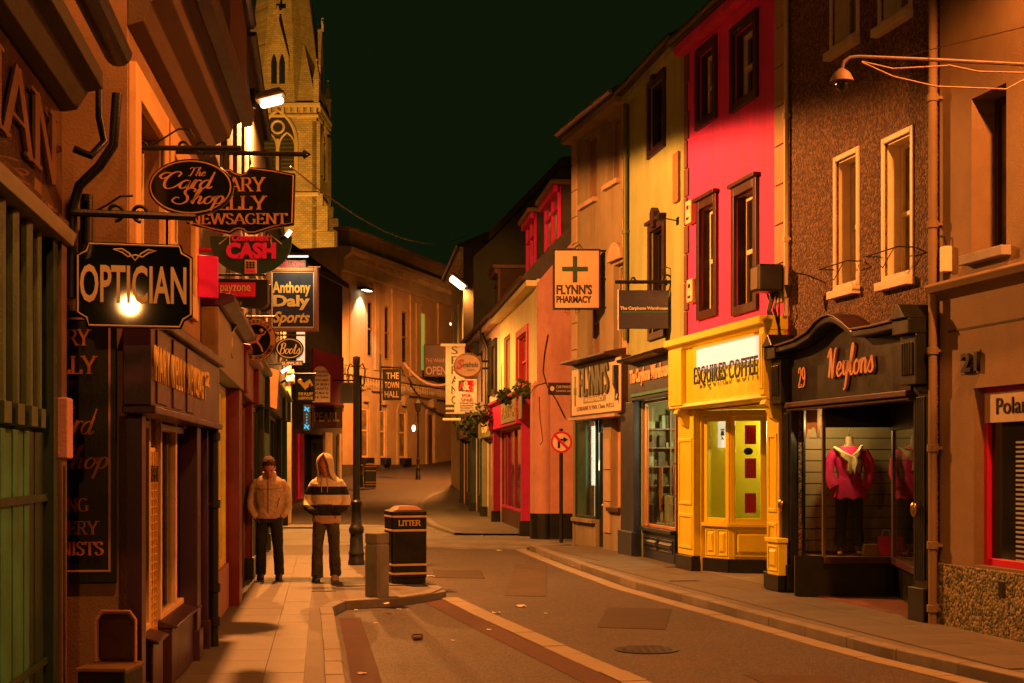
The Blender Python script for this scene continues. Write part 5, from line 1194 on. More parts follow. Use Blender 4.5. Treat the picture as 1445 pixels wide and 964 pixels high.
upper(B, F, 3, 4.5, 6.3, 1.0, frame=BROWNP, pane=DARKGL, sill=GREYST)
shopfront(B, F, .05, 5.0, 2.8, 3.3, M("teal_green_paint", (.05, .16, .10), .4), bars=2, riser=.6); B.roof(rise_=2.0, over=.05); B.finish()
B.part(MB().box(F.L - 1.2, F.L + .02, -.15, .0, -.1, 4.6).box(F.L - 1.26, F.L + .06, -.24, 0, 4.0, 4.35), "end_pier", M("cream_pier", (.75, .55, .30), .7), bev=.02)

# ---------------------------------------------------------------- second row, round the corner: red door, pub, dark gable
LB = Fac((-9.35, 51), (-7.66, 64)); LB.z = 0.25
F = LB; B = Bld("pub", "dark gabled pub with red strip, black doorway and lettered fascia", F, 9.4, DKWALL, D=8)
def sp(x0, x1, yt, yb): return B.px(x0, x1, yt, yb)
r = sp(428, 452, 612, 700); B.hole(F.u(430), F.u(455), -.4, F.v(430, 612), .5)
B.finish()
m = MB().prism([(0, 9.4), (8, 9.4), (4, 13.0)], 0, .2); g = m.build("gable", DKWALL, B.root); g.location = (0, 0, 0); g.rotation_euler = (0, 0, radians(90))
B.part(MB().profile([(-.3, 9.3), (-.3, 9.5), (4, 12.6), (8.2, 9.5), (8.2, 9.3), (4, 12.4)], 0, F.L), "roof", SLATE)
a, b = F.u(437), F.u(480); 
B.part(MB().box(F.u(412), F.u(421), -.12, 0, -.4, F.v(412, 605)), "red_pilaster", DKRED); B.part(MB().box(F.u(416), F.u(422), -.2, -.121, 0, F.v(416, 612)), "pink_board", HOTPINK)
B.part(MB().box(F.u(430), F.u(455), .48, .5, -.4, F.v(430, 612)), "door", BLACKP)
B.part(MB().box(F.u(456), F.u(466), -.1, 0, -.4, F.v(456, 610)).box(F.u(476), F.u(479), -.1, 0, -.4, F.v(476, 612)), "cream_pilaster", M("cream_pier", (.75, .55, .30), .7))
B.part(MB().box(F.u(424), F.u(457), -.4, .3, -.5, -.1), "doorstep", GREYST)
B.part(MB().box(0.1, F.u(412), -.05, 0, -.4, 3.2), "lower_wall", M("rose_brown", (.22, .11, .07), .8))
B.part(MB().box(F.u(440), F.L, -.06, 0, F.v(440, 575), 6.2), "pink_upper_wall", M("deep_pink_render", (.20, .010, .035), .8))
sg = thing("pub_sign", "carved brown lettered fascia board over the pub doorway", "sign", tuple(W(440, 604, 57)), radians(-8))
q = 57 / FPX
MB().box(0, 43 * q, 0, .15, 0, 28 * q).build("board", M("pub_board", (.16, .09, .045), .5), sg, bev=.02); MB().box(-.06, 43 * q + .06, -.06, .2, 28 * q + .003, 32 * q).build("cornice", TAN, sg, bev=.02)
text(sg, "PEARL", 4 * q, 40 * q, 9 * q, 22 * q, -.02, CREAML, bold=.02, depth=.01)
text(sg, "bar", 20 * q, 34 * q, 3 * q, 7 * q, -.02, REDP, depth=.01)

# ================================================================== TOWN HALL
TH = Fac((-9.15, 74.8), (-3.6, 93.5)); TH.z = 1.1
F = TH; B = Bld("town_hall", "stuccoed town hall with arched ground floor and heavy cornice at the bend", F, 12.0, THSTONE, D=12)
z1 = 5.6
gw = [(508, 520), (535, 544), (562, 573)]
uw = [(483, 490), (518, 525.5), (540, 549), (565, 574)]
for x0, x1 in uw: B.window((F.u(x0), F.u(x1), z1 + .9, z1 + 4.0), frame=TAN, pane=DARKGL, rail=.5, reveal=.07, fw=.10)
B.hole(F.u(594), F.u(600), z1 + .7, z1 + 4.2, .10)
for x0, x1 in gw: B.window((F.u(x0), F.u(x1), .9, 3.6), frame=M("amber_frame", (.88, .60, .28), .5), pane=WARMGL, rail=.55, reveal=.08, fw=.10)
B.hole(F.u(603), F.u(612), -.5, 3.6, .12)
B.finish()
B.part(MB().box(F.u(594), F.u(600), .08, .1, z1 + .7, z1 + 4.2), "green_lit_window", EM("green_window_glow", (.30, .50, .06), .5))
B.part(MB().box(F.u(603), F.u(612), .10, .12, -.5, 3.6), "door", BROWNP)
for x0, x1 in gw + [(603, 612)]:
    a, b = F.u(x0), F.u(x1); c = (a + b) / 2; r_ = (b - a) / 2; zt = 3.6
    pts = [(c + (r_ + .35) * cos(pi * k / 12), zt + (r_ + .35) * .62 * sin(pi * k / 12)) for k in range(13)]; inn = [(c + r_ * cos(pi * k / 12), zt + r_ * .62 * sin(pi * k / 12)) for k in range(12, -1, -1)]
    B.part(MB().prism(pts + inn, -.08, 0).box(a - .35, a, -.08, 0, .0, zt).box(b, b + .35, -.08, 0, 0, zt), "arched_surround", STONETRIM, bev=.02)
    B.part(MB().prism([(c - .25, zt + r_ * .6), (c + .25, zt + r_ * .6), (c + .35, zt + r_ * .6 + .8), (c, zt + r_ * .6 + 1.1), (c - .35, zt + r_ * .6 + .8)], -.3, 0), "keystone", STONETRIM)
for x in (480, 492.5, 500, 509, 528, 533.5, 552, 558.5, 578, 586, 617):
    a = F.u(x); B.part(MB().box(a, a + .8, -.09, 0, z1 + .55, 10.3).box(a - .1, a + .9, -.14, 0, 10.302, 10.7).box(a - .1, a + .9, -.13, 0, z1 + .2, z1 + .548), "pilaster", THSTONE, bev=.02)
B.part(MB().profile([(-.15, 10.72), (-.3, 10.8), (-.3, 11.4), (-.75, 11.75), (-.8, 12.0), (0, 12.05), (0, 10.72)], 0, F.L), "cornice", STONETRIM, bev=.02)
B.part(MB().box(1.2, F.L - .6, -.1, .6, 12.06, 13.1).box(1.0, F.L - .5, -.25, .75, 13.102, 13.25), "parapet", THSTONE)
m = MB()
for k in range(60): a = .4 + k * .31; m.box(a, a + .15, -.62, -.28, 11.42, 11.62)
B.part(m, "dentils", STONETRIM, kind='stuff')
for z_a, z_b, e_ in ((z1 - .30, z1 + .05, .45), (4.6, 4.75, .30)): B.part(MB().box(0, F.L, -e_, 0, z_a, z_b), "string_course", STONETRIM, bev=.02)
m = MB()
for k in range(48): a = .2 + k * .4; m.lathe([(.05, 4.76), (.11, 4.9), (.06, 5.1), (.08, 5.24)], 8, (a, -.25))
B.part(m, "balusters", STONETRIM, kind='stuff')
B.part(MB().box(0, F.L, -.2, 0, -.6, .5), "plinth", DKWALL)
for x0, x1 in ((509, 519), (536, 543), (563, 572)): B.part(MB().box(F.u(x0), F.u(x1), -.4, .1, .5, .88), "window_box", BLACKP)
wl = thing("wall_light", "small white floodlight under the town hall cornice", "light", tuple(F.at(F.u(506), -.45, 10.0)), F.ang)
MB().box(-.5, .5, -.2, .3, 0, .15).build("housing", BLACKP, wl); MB().box(-.42, .42, -.18, .1, -.03, -.002).build("lens", EM("cool_flood", (.9, 1.0, .75), 6), wl)
lamp('SPOT', (0, -.1, -.1), 420, (.85, 1.0, .6), .1, wl, (radians(12), 0, 0), (95, .4))

# plain dark building closing the street, with its blank board and the pub banner
cb = thing("end_building", "dark brown building closing the view beyond the town hall", "building", (-3.0, 97, 2.0))
MB().box(-5, 9, 0, 8, -1, 10.6).build("wall", M("umber_render", (.16, .09, .05), .85, .3, .6), cb); MB().profile([(-.5, 10.6), (-.5, 10.8), (4, 13), (8.3, 10.6)], -5.2, 9.2).build("roof", SLATE, cb)
def spx(x, y): p = W(x, y, 96.8); return p.x + 3.0, p.z - 2.0
a = spx(602, 464); b = spx(637, 416)
MB().box(a[0], b[0], -.15, -.002, a[1], b[1]).build("blank_board", M("grey_board", (.16, .17, .12), .6), cb); MB().rect_frame(a[0] - .08, b[0] + .08, a[1] - .08, b[1] + .08, .078, -.2, -.005).build("board_frame", TAN, cb)
pb_ = thing("banner_sign", "dark pub signboard reading OPEN near the town hall corner", "sign", tuple(W(598, 532, 86)), 0)
q = 86 / FPX
MB().box(0, 34 * q, 0, .15, 0, 46 * q).build("board", BROWNP, pb_, bev=.03)
text(pb_, "THE WHARF", 3 * q, 32 * q, 20 * q, 26 * q, -.02, COPPERL, depth=.01); text(pb_, "OPEN", 3 * q, 32 * q, 3 * q, 15 * q, -.02, COPPERL, bold=.02, depth=.01)
cn = thing("bunting_cord", "pale swag of cloth sagging across the far street end", "cable", tuple(W(570, 512, 82)))
bowtube(m := MB(), (0, 0, 0), W(632, 541, 82) - W(570, 512, 82), .55, .07); m.build("cord", M("pale_cloth", (.6, .4, .28), .8), cn, smooth=True)

# ================================================================== CHURCH
CY = 130.0; q = CY / FPX
ch = thing("church_tower", "floodlit stone church tower with spire above the left rooftops", "church tower", tuple(W(402, 655, CY)), radians(-1))
ch.location.z = 2.0
def cz(y): return CAMH + (HY - y) * q - 2.0
hw = 3.45
zt = cz(165); 
MB().box(-hw, hw, -hw, hw, -2, zt).build("tower", LIMEST, ch)
# buttresses widen below the string course
for sx in (-1, 1):
    for sy in (-1, 1):
        m = MB(); X = sx * hw; Y = sy * hw
        for z0, z1_, e in ((-2, cz(335), 1.6), (cz(335), cz(300), 1.0), (cz(300), cz(283), .55), (cz(283), zt - 1.2, .32)):
            m.box(min(X, X + sx * e) - (.45 if sx > 0 else 0), max(X, X + sx * e) + (.45 if sx < 0 else 0), Y - .55 * (sy > 0) - .0, Y + .55 * (sy < 0), z0, z1_ - .01)
        m.build("buttress", LIMEST, ch, bev=.05)
for e_, z_a, z_b in ((.35, zt, zt + .35), (.2, zt - .9, zt - .65), (.22, cz(287), cz(282))): MB().box(-hw - e_, hw + e_, -hw - e_, hw + e_, z_a, z_b).build("string_course", STONETRIM, ch, bev=.05)
m = MB()
for k in range(12):
    for yy in (-hw - .3,): m.box(-hw + .3 + k * .58, -hw + .55 + k * .58, yy, yy + .3, zt - .5, zt - .02)
    m.box(hw, hw + .3, -hw + .3 + k * .58, -hw + .55 + k * .58, zt - .5, zt - .02)
m.build("corbels", STONETRIM, ch, kind='stuff')
# octagonal spire
ap = cz(-285); r0 = 3.95
m = MB(); n = 8
ring = lambda r, z: [(r * cos(pi / 8 + 2 * pi * k / n), r * sin(pi / 8 + 2 * pi * k / n), z) for k in range(n)]
m.loft([ring(r0, zt + .35), ring(.06, ap)]); m.build("spire", LIMEST, ch)
m = MB()
for sx in (-1, 1):
    for sy in (-1, 1): m.add([(sx * hw, sy * hw, zt + .35), (sx * hw * .35, sy * hw, zt + .35), (sx * hw, sy * hw * .35, zt + .35), (sx * 2.0, sy * 2.0, zt + 6.5)], [(0, 1, 3), (1, 2, 3), (2, 0, 3), (0, 2, 1)])
m.build("broach", LIMEST, ch)
for sx in (-1, 1):
    for sy in (-1, 1):
        m = MB().box(sx * hw - .24, sx * hw + .24, sy * hw - .24, sy * hw + .24, zt + .36, zt + 2.4); c0 = Vector((sx * hw, sy * hw, zt + 2.4))
        m.add([c0 + Vector((-.3, -.3, 0)), c0 + Vector((.3, -.3, 0)), c0 + Vector((.3, .3, 0)), c0 + Vector((-.3, .3, 0)), c0 + Vector((0, 0, 1.8))], [(0, 1, 4), (1, 2, 4), (2, 3, 4), (3, 0, 4), (3, 2, 1, 0)]); m.ball(c0 + Vector((0, 0, 1.85)), .12, 8, 6)
        m.build("pinnacle", LIMEST, ch)
# spire lights (lucarnes) with twin lancets and steep gablet
for a in range(4):
    t_ = Matrix.Rotation(a * pi / 2, 4, 'Z'); m = MB(); zb = cz(140); wv = .95
    m.prism([(-wv, zb), (wv, zb), (wv, zb + 2.9), (0, zb + 6.4), (-wv, zb + 2.9)], -r0 * .93 + .25, -1.6)
    m.box(-.09, .09, -r0 * .93 + .1, -r0 * .93 + .3, zb + 6.2, zb + 7.4).box(-.42, .42, -r0 * .93 + .12, -r0 * .93 + .28, zb + 6.75, zb + 7.0)
    o = m.build("lucarne", LIMEST, ch); o.matrix_local = t_
    m = MB()
    for s in (-.36, .36): m.prism([(s - .26, zb + .5), (s + .26, zb + .5), (s + .26, zb + 2.4), (s + .14, zb + 2.9), (s, zb + 3.2), (s - .14, zb + 2.9), (s - .26, zb + 2.4)], -r0 * .93 + .235, -r0 * .93 + .3)
    o = m.build("lancet", BLACKP, o)
# belfry windows
def arch(w, h0, h1, n=8):
    pts = [(-w, h0), (w, h0)]
    for k in range(n + 1): a = radians(60) * k / n; pts.append((-w + 2 * w * cos(a), h1 + 2 * w * sin(a)))
    for k in range(n - 1, -1, -1): a = radians(60) * k / n; pts.append((w - 2 * w * cos(a), h1 + 2 * w * sin(a)))
    return pts
zb, zh_ = cz(252), cz(213)
for a in range(4):
    m = MB().prism(arch(1.65, zb, zh_), -hw - .02, -hw + .3); o = m.build("belfry_window", M("louvre_dark", (.02, .018, .012), .8), ch); o.matrix_local = Matrix.Rotation(a * pi / 2, 4, 'Z')
    m = MB(); w_ = 1.65; P = arch(w_, zb, zh_); m.tube([(x, -hw - .08, z) for x, z in P[1:] + P[:1]], .17, 6)
    m.box(-.12, .12, -hw - .1, -hw - .021, zb, zh_ + .3)
    for s in (-.82, .82):
        p2 = arch(.72, zb, zh_ - .4, 6); m.tube([(x + s, -hw - .07, z) for x, z in p2[1:]], .09, 6)
    m.tube([(.55 * cos(t * pi / 6), -hw - .07, zh_ + 1.35 + .55 * sin(t * pi / 6)) for t in range(13)], .12, 6)
    m.build("tracery", STONETRIM, o)
    m = MB()
    for k in range(9): m.box(-1.4, 1.4, -hw - .05, -hw - .021, zb + .2 + k * .36, zb + .34 + k * .36)
    m.build("louvres", SLATE, o, kind='stuff')
# church floodlights on the ground round it
for i, (x, y, e) in enumerate(((-5.5, -46, 150000), (13, -9, 26000))):
    f_ = thing("floodlight", ("ground floodlight at the foot of the church tower front", "ground floodlight beside the church tower flank")[i], "floodlight", (ch.location.x + x, CY + y, 3.0))
    d = Vector((ch.location.x, CY, 37 if i == 0 else 46)) - f_.location; e_ = d.to_track_quat('-Z', 'Y').to_euler()
    MB().box(-.3, .3, -.2, .2, -.6, .2).build("housing", BLACKP, f_); MB().box(-.25, .25, -.15, .15, .2, .22).build("lens", EM("flood_lens", (1, .6, .12), 8), f_)
    lamp('SPOT', (0, 0, .5), e, (1.0, .40, .04), .3, f_, e_, (52, .7) if i == 0 else (80, .6))
# ================================================================== STREET LAMPS
def wall_lamp(label, px, py, Y, wallpt, energy, ang=160, rot=0.0, lens=(.36, .17, .09), blend=.25, strength=7, color=None, tilt=0):
    p = W(px, py, Y) if px is not None else Vector(py)
    t = thing("wall_lamp", label, "street lamp", tuple(wallpt), 0, "wall lamps lighting the street")
    d = p - Vector(wallpt)
    MB().box(-.06, .06, -.06, .06, -.14, .14).tube([(0, 0, .05), d * .35 + Vector((0, 0, .10)), d * .8 + Vector((0, 0, .12)), d + Vector((0, 0, .10))], .022, 8).build("arm", BLACKIRON, t, smooth=True)
    a, b, c = lens
    h = MB().loft([[(x * s, y * s, z) for x, y in ((-a * .62, -b * .75), (a * .62, -b * .75), (a * .62, b * .75), (-a * .62, b * .75))] for z, s in ((.03, 1.0), (.07, 1.0), (.15, .75))])
    ho = h.build("hood", M("aluminium_hood", (.45, .40, .32), .35, .1, 4, 0, metal=.6), t, bev=.012); ho.location = d; ho.rotation_euler = (0, radians(-14) if rot == 0 else rot, 0)
    le = MB().loft([[(x, b * .42 * k * cos(q * pi / 6), -c * .35 + c * .62 * k * sin(q * pi / 6)) for q in range(12)] for x, k in ((-a / 2, .35), (-a * .46, .75), (-a * .38, 1), (a * .38, 1), (a * .46, .75), (a / 2, .35))]).build("lens", EM("sodium_lens", (1.0, .70, .44), strength), ho, smooth=True)
    lamp('SPOT', d + Vector((0, 0, -.2)), energy, color or AMBER, .09, t, (radians(tilt), 0, 0), (ang, blend))
    return t
q = L4.at(L4.u(347, 0), 0, 0)
wall_lamp("lit wall lamp on the left row, above the hanging signs and before the church", 383, 142, 21.5, (-3.97, 21.6, 7.2), 7000, 178, blend=.08, color=(1.0, .31, .065), tilt=8)
wall_lamp("far lit lamp on the tall amber house at the bend", 647, 397, 56.5, (-1.75, 57.2, 9.0), 8500, 174, color=(1, .34, .065), lens=(.7, .3, .22), rot=radians(38), strength=10)
wall_lamp("lit wall lamp on the nearest shop, above and behind the view", None, (-1.0, 6.3, 6.7), 0, (-2.3, 6.4, 6.9), 650, 172)
wall_lamp("lit wall lamp on the ochre building above the right edge of the view", None, (4.35, 10.6, 6.9), 0, (5.25, 10.6, 7.1), 2400, 172)
wall_lamp("added lit wall lamp on the left row, hidden behind the tall navy sports sign", 436, 412, 40, (-6.4, 40, 6.6), 5200, 172, color=(1, .36, .07))  # unseen lamp added to brighten the terrace and far road
wall_lamp("added lit wall lamp on the tall house beyond the bend, facing the town hall", None, (-2.9, 70, 8.6), 0, (-2.2, 70.2, 8.7), 9500, 178, color=(1, .30, .055), tilt=22)  # lamp added to light the town hall front
# iron lamp standard on the near pavement, and the far ones
def lamp_standard(label, base, H, s=1.0, lantern=False):
    t = thing("lamp_post", label, "lamp post", tuple(base), 0, "iron lamp posts along the street")
    MB().lathe([(.135, 0), (.135, .06), (.125, .08), (.12, .16), (.13, .17), (.13, .20), (.115, .22), (.10, .50), (.118, .52), (.122, .56), (.118, .60), (.10, .63), (.085, .66), (.075, .95), (.088, .97), (.088, 1.02), (.062, 1.05)], 16).build("base", BLACKIRON, t, smooth=True)
    MB().lathe([(.058, 1.0), (.052, H - .12), (.06, H - .10), (.06, H), (.02, H + .02)], 14).build("shaft", BLACKIRON, t, smooth=True)
    m = MB()
    for s_ in (-1, 1): m.tube([(s_ * .04, 0, H - .16), (s_ * .10, 0, H - .10), (s_ * .14, 0, H - .20), (s_ * .13, 0, H - .42), (s_ * .05, 0, H - .50)], .014, 6)
    m.build("scroll_bracket", BLACKIRON, t, smooth=True)
    if lantern:
        o = MB().lathe([(.10, H + .02), (.20, H + .45), (.22, H + .47), (.05, H + .68), (.01, H + .75)], 6).build("lantern", BLACKIRON, t)
        MB().lathe([(.06, H - .95), (.09, H - .8), (.06, H - .65)], 8, (-.22, -.1)).build("glow", EM("post_glow", (1.0, .75, .35), 6), o)
    return t
lamp_standard("black iron lamp post without lantern behind the litter bin", (-2.52, 22.96, 0), 3.36)
lb = lamp_standard("lit globe lamp post on the near pavement behind the view", (.85, -8, 0), 4.05)
MB().ball((0, 0, 4.33), .20, 16, 10).build("globe", EM("globe_glow", (1.0, .80, .45), 4), lb, smooth=True); lamp('POINT', (0, .36, 4.28), 950, (1.0, .36, .08), .15, lb)
lamp_standard("thin black lamp post before the arched town hall windows", (W(590, 655, 72).x, 72, rise(72) - .1), 3.4, lantern=True)
lamp_standard("dark slim lamp post beside the far litter bin", (W(509, 655, 66).x, 66, rise(66) - .1), 5.2)

# ================================================================== LITTER BINS, BOLLARD
def litter_bin(label, loc, rz, s=1.0, words=True):
    t = thing("litter_bin", label, "litter bin", loc, rz, "litter bins on the pavement")
    a, H = .25 * s, 1.0 * s
    n = 6
    def sq(r, k=.82): 
        out = []
        for cx, cy, a0 in ((1, 1, 0), (-1, 1, 90), (-1, -1, 180), (1, -1, 270)):
            for i in range(4): an = radians(a0 + 30 * i); out.append((cx * r * k + r * (1 - k) * cos(an), cy * r * k + r * (1 - k) * sin(an)))
        return out
    lo = lambda r, z: [(x, y, z) for x, y in sq(r)]
    MB().loft([lo(a * .96, 0), lo(a * .96, .07), lo(a, .08), lo(a, H - .08), lo(a * 1.02, H - .07), lo(a * 1.02, H - .02), lo(a * .9, H)]).build("bin_body", BLACKP, t, bev=.004)
    m = MB()
    for z in (H - .10, H - .29, .24, .12): m.loft([lo(a * 1.012, z * 1.0), lo(a * 1.02, z + .006), lo(a * 1.02, z + .022), lo(a * 1.012, z + .028)])
    m.build("gold_band", GOLD, t)
    MB().loft([lo(a * .8, H + .001), lo(a * .55, H + .05), lo(a * .2, H + .06)]).build("lid", M("bin_lid", (.25, .10, .05), .5), t)
    if words: serif(t, "LITTER", -a * .62, a * .62, H - .215, H - .135, -a - .006, GOLD, thin=.08, thick=.18, depth=.003)
    return t
b1 = W(571, 823, 19.45); litter_bin("black litter bin with gold bands and the word LITTER beside the concrete bollard", (b1.x, 19.6, 0), radians(17))
b2 = W(522, 680, 65); litter_bin("small far black litter bin below the town hall window", (b2.x, 65, rise(65) - .05), radians(10), 1.05, False)
bo = thing("bollard", "square weathered concrete bollard on the kerb in front of the litter bin", "bollard", tuple(W(532, 840, 17.62) * 1.0), radians(-32)); bo.location.z = 0
m = MB()
sqr = lambda r, z: [(r * x, r * y, z) for x, y in ((-1, -.75), (-.75, -1), (.75, -1), (1, -.75), (1, .75), (.75, 1), (-.75, 1), (-1, .75))]
m.loft([sqr(.118, -.02), sqr(.118, .62), sqr(.108, .628), sqr(.108, .645), sqr(.118, .653), sqr(.118, .765), sqr(.105, .78)]); m.build("shaft", CONCRETE, bo, bev=.006)

# ================================================================== HANGING SIGNS
class Sign:
    def __init__(s, name, label, x0, y0, x1, y1, Y, cat="sign", group="hanging signs along the street", rz=0.0):
        s.q = Y / FPX; s.x0, s.y1 = x0, y1; p = W(x0, y1, Y); s.t = thing(name, label, cat, tuple(p), rz, group)
    def X(s, px): return (px - s.x0) * s.q
    def Z(s, py): return (s.y1 - py) * s.q
    def P(s, pts): return [(s.X(x), s.Z(y)) for x, y in pts]
    def board(s, pts, mat, y0=-.02, y1=.02, name="board", bev=.004): return MB().prism(s.P(pts), y0, y1).build(name, mat, s.t, bev=bev)
    def line(s, pts, mat, r=.006, y=-.024, name="gold_border", closed=True):
        P = [(a, y, b) for a, b in s.P(pts)]; 
        if closed: P = P + [P[0], P[1]]
        return MB().tube(P, r, 6).build(name, mat, s.t)
    def rod(s, pts, r=.012, mat=None, name="bracket", y=0.0, scrolls=()):
        m = MB().tube([(a, y, b) for a, b in s.P(pts)], r, 8)
        for cx, cy, rr, tn in scrolls:
            P = []
            for i in range(26):
                f = i / 25; a = radians(-90) + tn * f * 2 * pi * 1.35; k = rr * (1 - .75 * f); P.append((s.X(cx) + k * s.q * cos(a), y, s.Z(cy) + k * s.q * sin(a)))
            m.tube(P, r * .55, 6)
        return m.build(name, mat or BLACKIRON, s.t)
    def txt(s, w, x0, y0, x1, y1, mat, fn=text, y=-.024, **k): return fn(s.t, w, s.X(x0), s.X(x1), s.Z(y1), s.Z(y0), y, mat, **k)
def ell(cx, cy, rx, ry, a0=0, a1=360, n=32):
    k = n if a1 - a0 >= 360 else n + 1
    return [(cx + rx * cos(radians(a0 + (a1 - a0) * i / n)), cy - ry * sin(radians(a0 + (a1 - a0) * i / n))) for i in range(k)]

GLOSSBK = M("gloss_black_sign", (.006, .009, .004), .14, .3, 4, .05, 15, spec=.35)
s = Sign("hanging_sign", "black OPTICIAN board with cream border and notched corners", 105, 340, 270, 463, 8.1, rz=radians(13))
def notch(i): return [(122 + i, 341 + i), (252 - i, 341 + i), (255 - i, 352 + i * .7), (268 - i, 358 + i), (268 - i, 444 - i), (257 - i, 450 - i * .6), (252 - i, 462 - i), (122 + i, 462 - i), (119 + i, 450 - i * .6), (107 + i, 444 - i), (107 + i, 358 + i), (119 + i, 352 + i * .7)]
s.board(notch(0), M("mirror_black_sign", (.006, .009, .004), .03, .3, 4, 0, spec=.35)); s.line(notch(3), CREAML, .0055)
s.txt("OPTICIAN", 113, 373, 259, 427, CREAML, bold=.02, depth=.008)
s.line([(158, 351), (170, 350), (180, 356), (188, 366), (196, 356), (206, 350), (218, 351), (206, 355), (198, 361), (188, 358), (178, 361), (170, 355)], CREAML, .005, name="scroll_ornament")
s.rod([(100, 300), (272, 300)], .022, scrolls=((160, 297, 13, 1), (196, 297, 13, -1))); s.rod([(128, 300), (150, 287), (168, 274), (185, 273)], .007, name="stay")
s.rod([(122, 300), (122, 345)], .008, name="hanger"); s.rod([(232, 300), (232, 345)], .008, name="hanger")
s = Sign("hanging_sign", "oval black sign with orange script above the optician sign", 210, 225, 330, 305, 9.25)
s.board(ell(270, 265, 60, 40), GLOSSBK); s.line(ell(270, 265, 56.5, 36.5), COPPERL, .005)
s.txt("The", 267, 237, 292, 250, COPPERL, script, wmax=.14, depth=.005); s.txt("Card", 226, 243, 306, 268, COPPERL, script, wmin=.05, wmax=.14, depth=.006); s.txt("Shop", 243, 266, 318, 299, COPPERL, script, wmin=.05, wmax=.14, depth=.006)
s.rod([(186, 209), (340, 209)], .017, scrolls=((203, 207, 8, -1), (258, 207, 9, 1), (285, 207, 9, -1))); s.rod([(212, 207), (236, 192), (252, 182), (268, 183), (276, 197)], .006, name="stay"); s.rod([(186, 200), (186, 220)], .02, name="wall_plate")
s.rod([(229, 209), (229, 236)], .008, name="hanger"); s.rod([(312, 209), (312, 236)], .008, name="hanger")
s = Sign("hanging_sign", "large black shaped newsagent sign behind the oval one", 262, 235, 418, 334, 10.7)
def nshape(i): return [(263 + i, 243 + i), (300, 238 + i), (325, 239 + i), (331, 243 + i), (340, 246 + i), (348, 243 + i), (353, 236 + i), (385, 240 + i), (417 - i, 246 + i), (415 - i, 318 - i), (385, 323 - i), (360, 331 - i), (350, 331 - i), (345, 327 - i), (338, 325 - i), (331, 327 - i), (325, 331 - i), (300, 326 - i), (263 + i, 316 - i)]
s.board(nshape(0), GLOSSBK); s.line(nshape(2.6), COPPERL, .005)
s.txt("MARY", 302, 251, 376, 272, COPPERL, serif, depth=.005); s.txt("KELLY", 288, 277, 378, 298, COPPERL, serif, depth=.005); s.txt("NEWSAGENT", 268, 302, 407, 318, COPPERL, serif, depth=.005)
s.rod([(236, 214), (432, 218)], .018); s.rod([(428, 213), (437, 218), (428, 223)], .012, name="arrow_tip"); s.rod([(320, 216), (320, 240)], .02, name="hanger"); s.rod([(395, 217), (395, 242)], .008, name="hanger")
TEALB = M("deep_teal_sign", (.012, .055, .040), .3, .2, 4, .05)
s = Sign("hanging_sign", "deep teal half-oval sign with hot pink CASH lettering", 297, 330, 412, 388, 12.6)
s.board([(297, 334), (412, 334)] + ell(354.5, 342, 57, 46, 0, -180, 20)[1:-1], TEALB)
s.txt("CASH", 320, 343, 390, 366, HOTPINK, bold=.06, depth=.012); s.txt("Convenient", 328, 331, 381, 341, HOTPINK, bold=.04, depth=.008, shear=.2)
s.line([(310, 345), (325, 333), (325, 357)], GOLD, .004, closed=False, name="gold_chevron"); s.line([(398, 345), (383, 333), (383, 357)], GOLD, .004, closed=False, name="gold_chevron")
s.board([(346, 367), (363, 367), (363, 387), (346, 387)], M("keypad_plate", (.6, .42, .28), .5), -.03, -.02, "keypad")
m = MB()
for i in range(3):
    for j in range(3): m.box(s.X(348.5 + i * 4.4), s.X(351.5 + i * 4.4), -.036, -.03, s.Z(372.5 + j * 3.4), s.Z(370 + j * 3.4))
m.build("keypad_key", BLACKP, s.t, kind='stuff'); s.board([(348, 381), (361, 381), (361, 385), (348, 385)], HOTPINK, -.034, -.03, "keypad_slot")
s.rod([(276, 353), (300, 353)], .02, REDP); s.rod([(278, 338), (278, 372)], .02, REDP, name="wall_plate")
ab = thing("alarm_box", "pink alarm box beside the optician sign on the left wall", "alarm box", tuple(W(272, 424, 12.3)), radians(-62), None)
q = 12.3 / FPX
MB().prism([(0, .05), (.24, 0), (.24, .36), (0, .40)], -.02, .16).build("box_body", HOTPINK, ab, bev=.01); MB().box(.05, .18, -.026, -.02, .25, .265).box(.05, .18, -.026, -.02, .285, .30).box(.09, .12, -.026, -.02, .1, .17).build("louvre", BROWNP, ab)
s = Sign("hanging_sign", "black box sign with small pink panel under the teal cash sign", 290, 393, 384, 434, 14.2)
s.board([(296, 394), (379, 395), (379, 428), (372, 436), (290, 432)], BLACKP, -.06, .06); s.board([(300, 400), (362, 400), (362, 420), (300, 420)], M("magenta_panel", (.70, .012, .10), .4), -.068, -.061, "pink_panel")
s.txt("payzone", 313, 404, 355, 416, CREAML, y=-.072, depth=.003); s.txt("TOP UP HERE", 305, 427, 343, 432, M("dim_letter", (.4, .32, .14), .6), y=-.064, depth=.003); s.board(ell(298, 410, 5, 5, n=12), BLACKP, -.075, -.066, "roundel")
s.rod([(298, 388), (376, 388)], .012)
s = Sign("hanging_sign", "small pink tag sign reading LTD beside the navy sports sign", 365, 400, 383, 440, 16.2)
s.board([(364, 402), (383, 402), (383, 436), (372, 442), (364, 436)], BLACKP); s.board([(366, 407), (380, 407), (380, 424), (366, 424)], REDP, -.028, -.02, "red_panel"); s.txt("LTD", 364, 425, 380, 434, COPPERL, bold=.02)
s = Sign("hanging_sign", "tall navy sports shop sign with gold lettering in a wooden frame", 380, 368, 448, 468, 20.9)
s.board([(380, 380), (448, 380), (448, 467), (380, 467)], NAVY, -.04, .04)
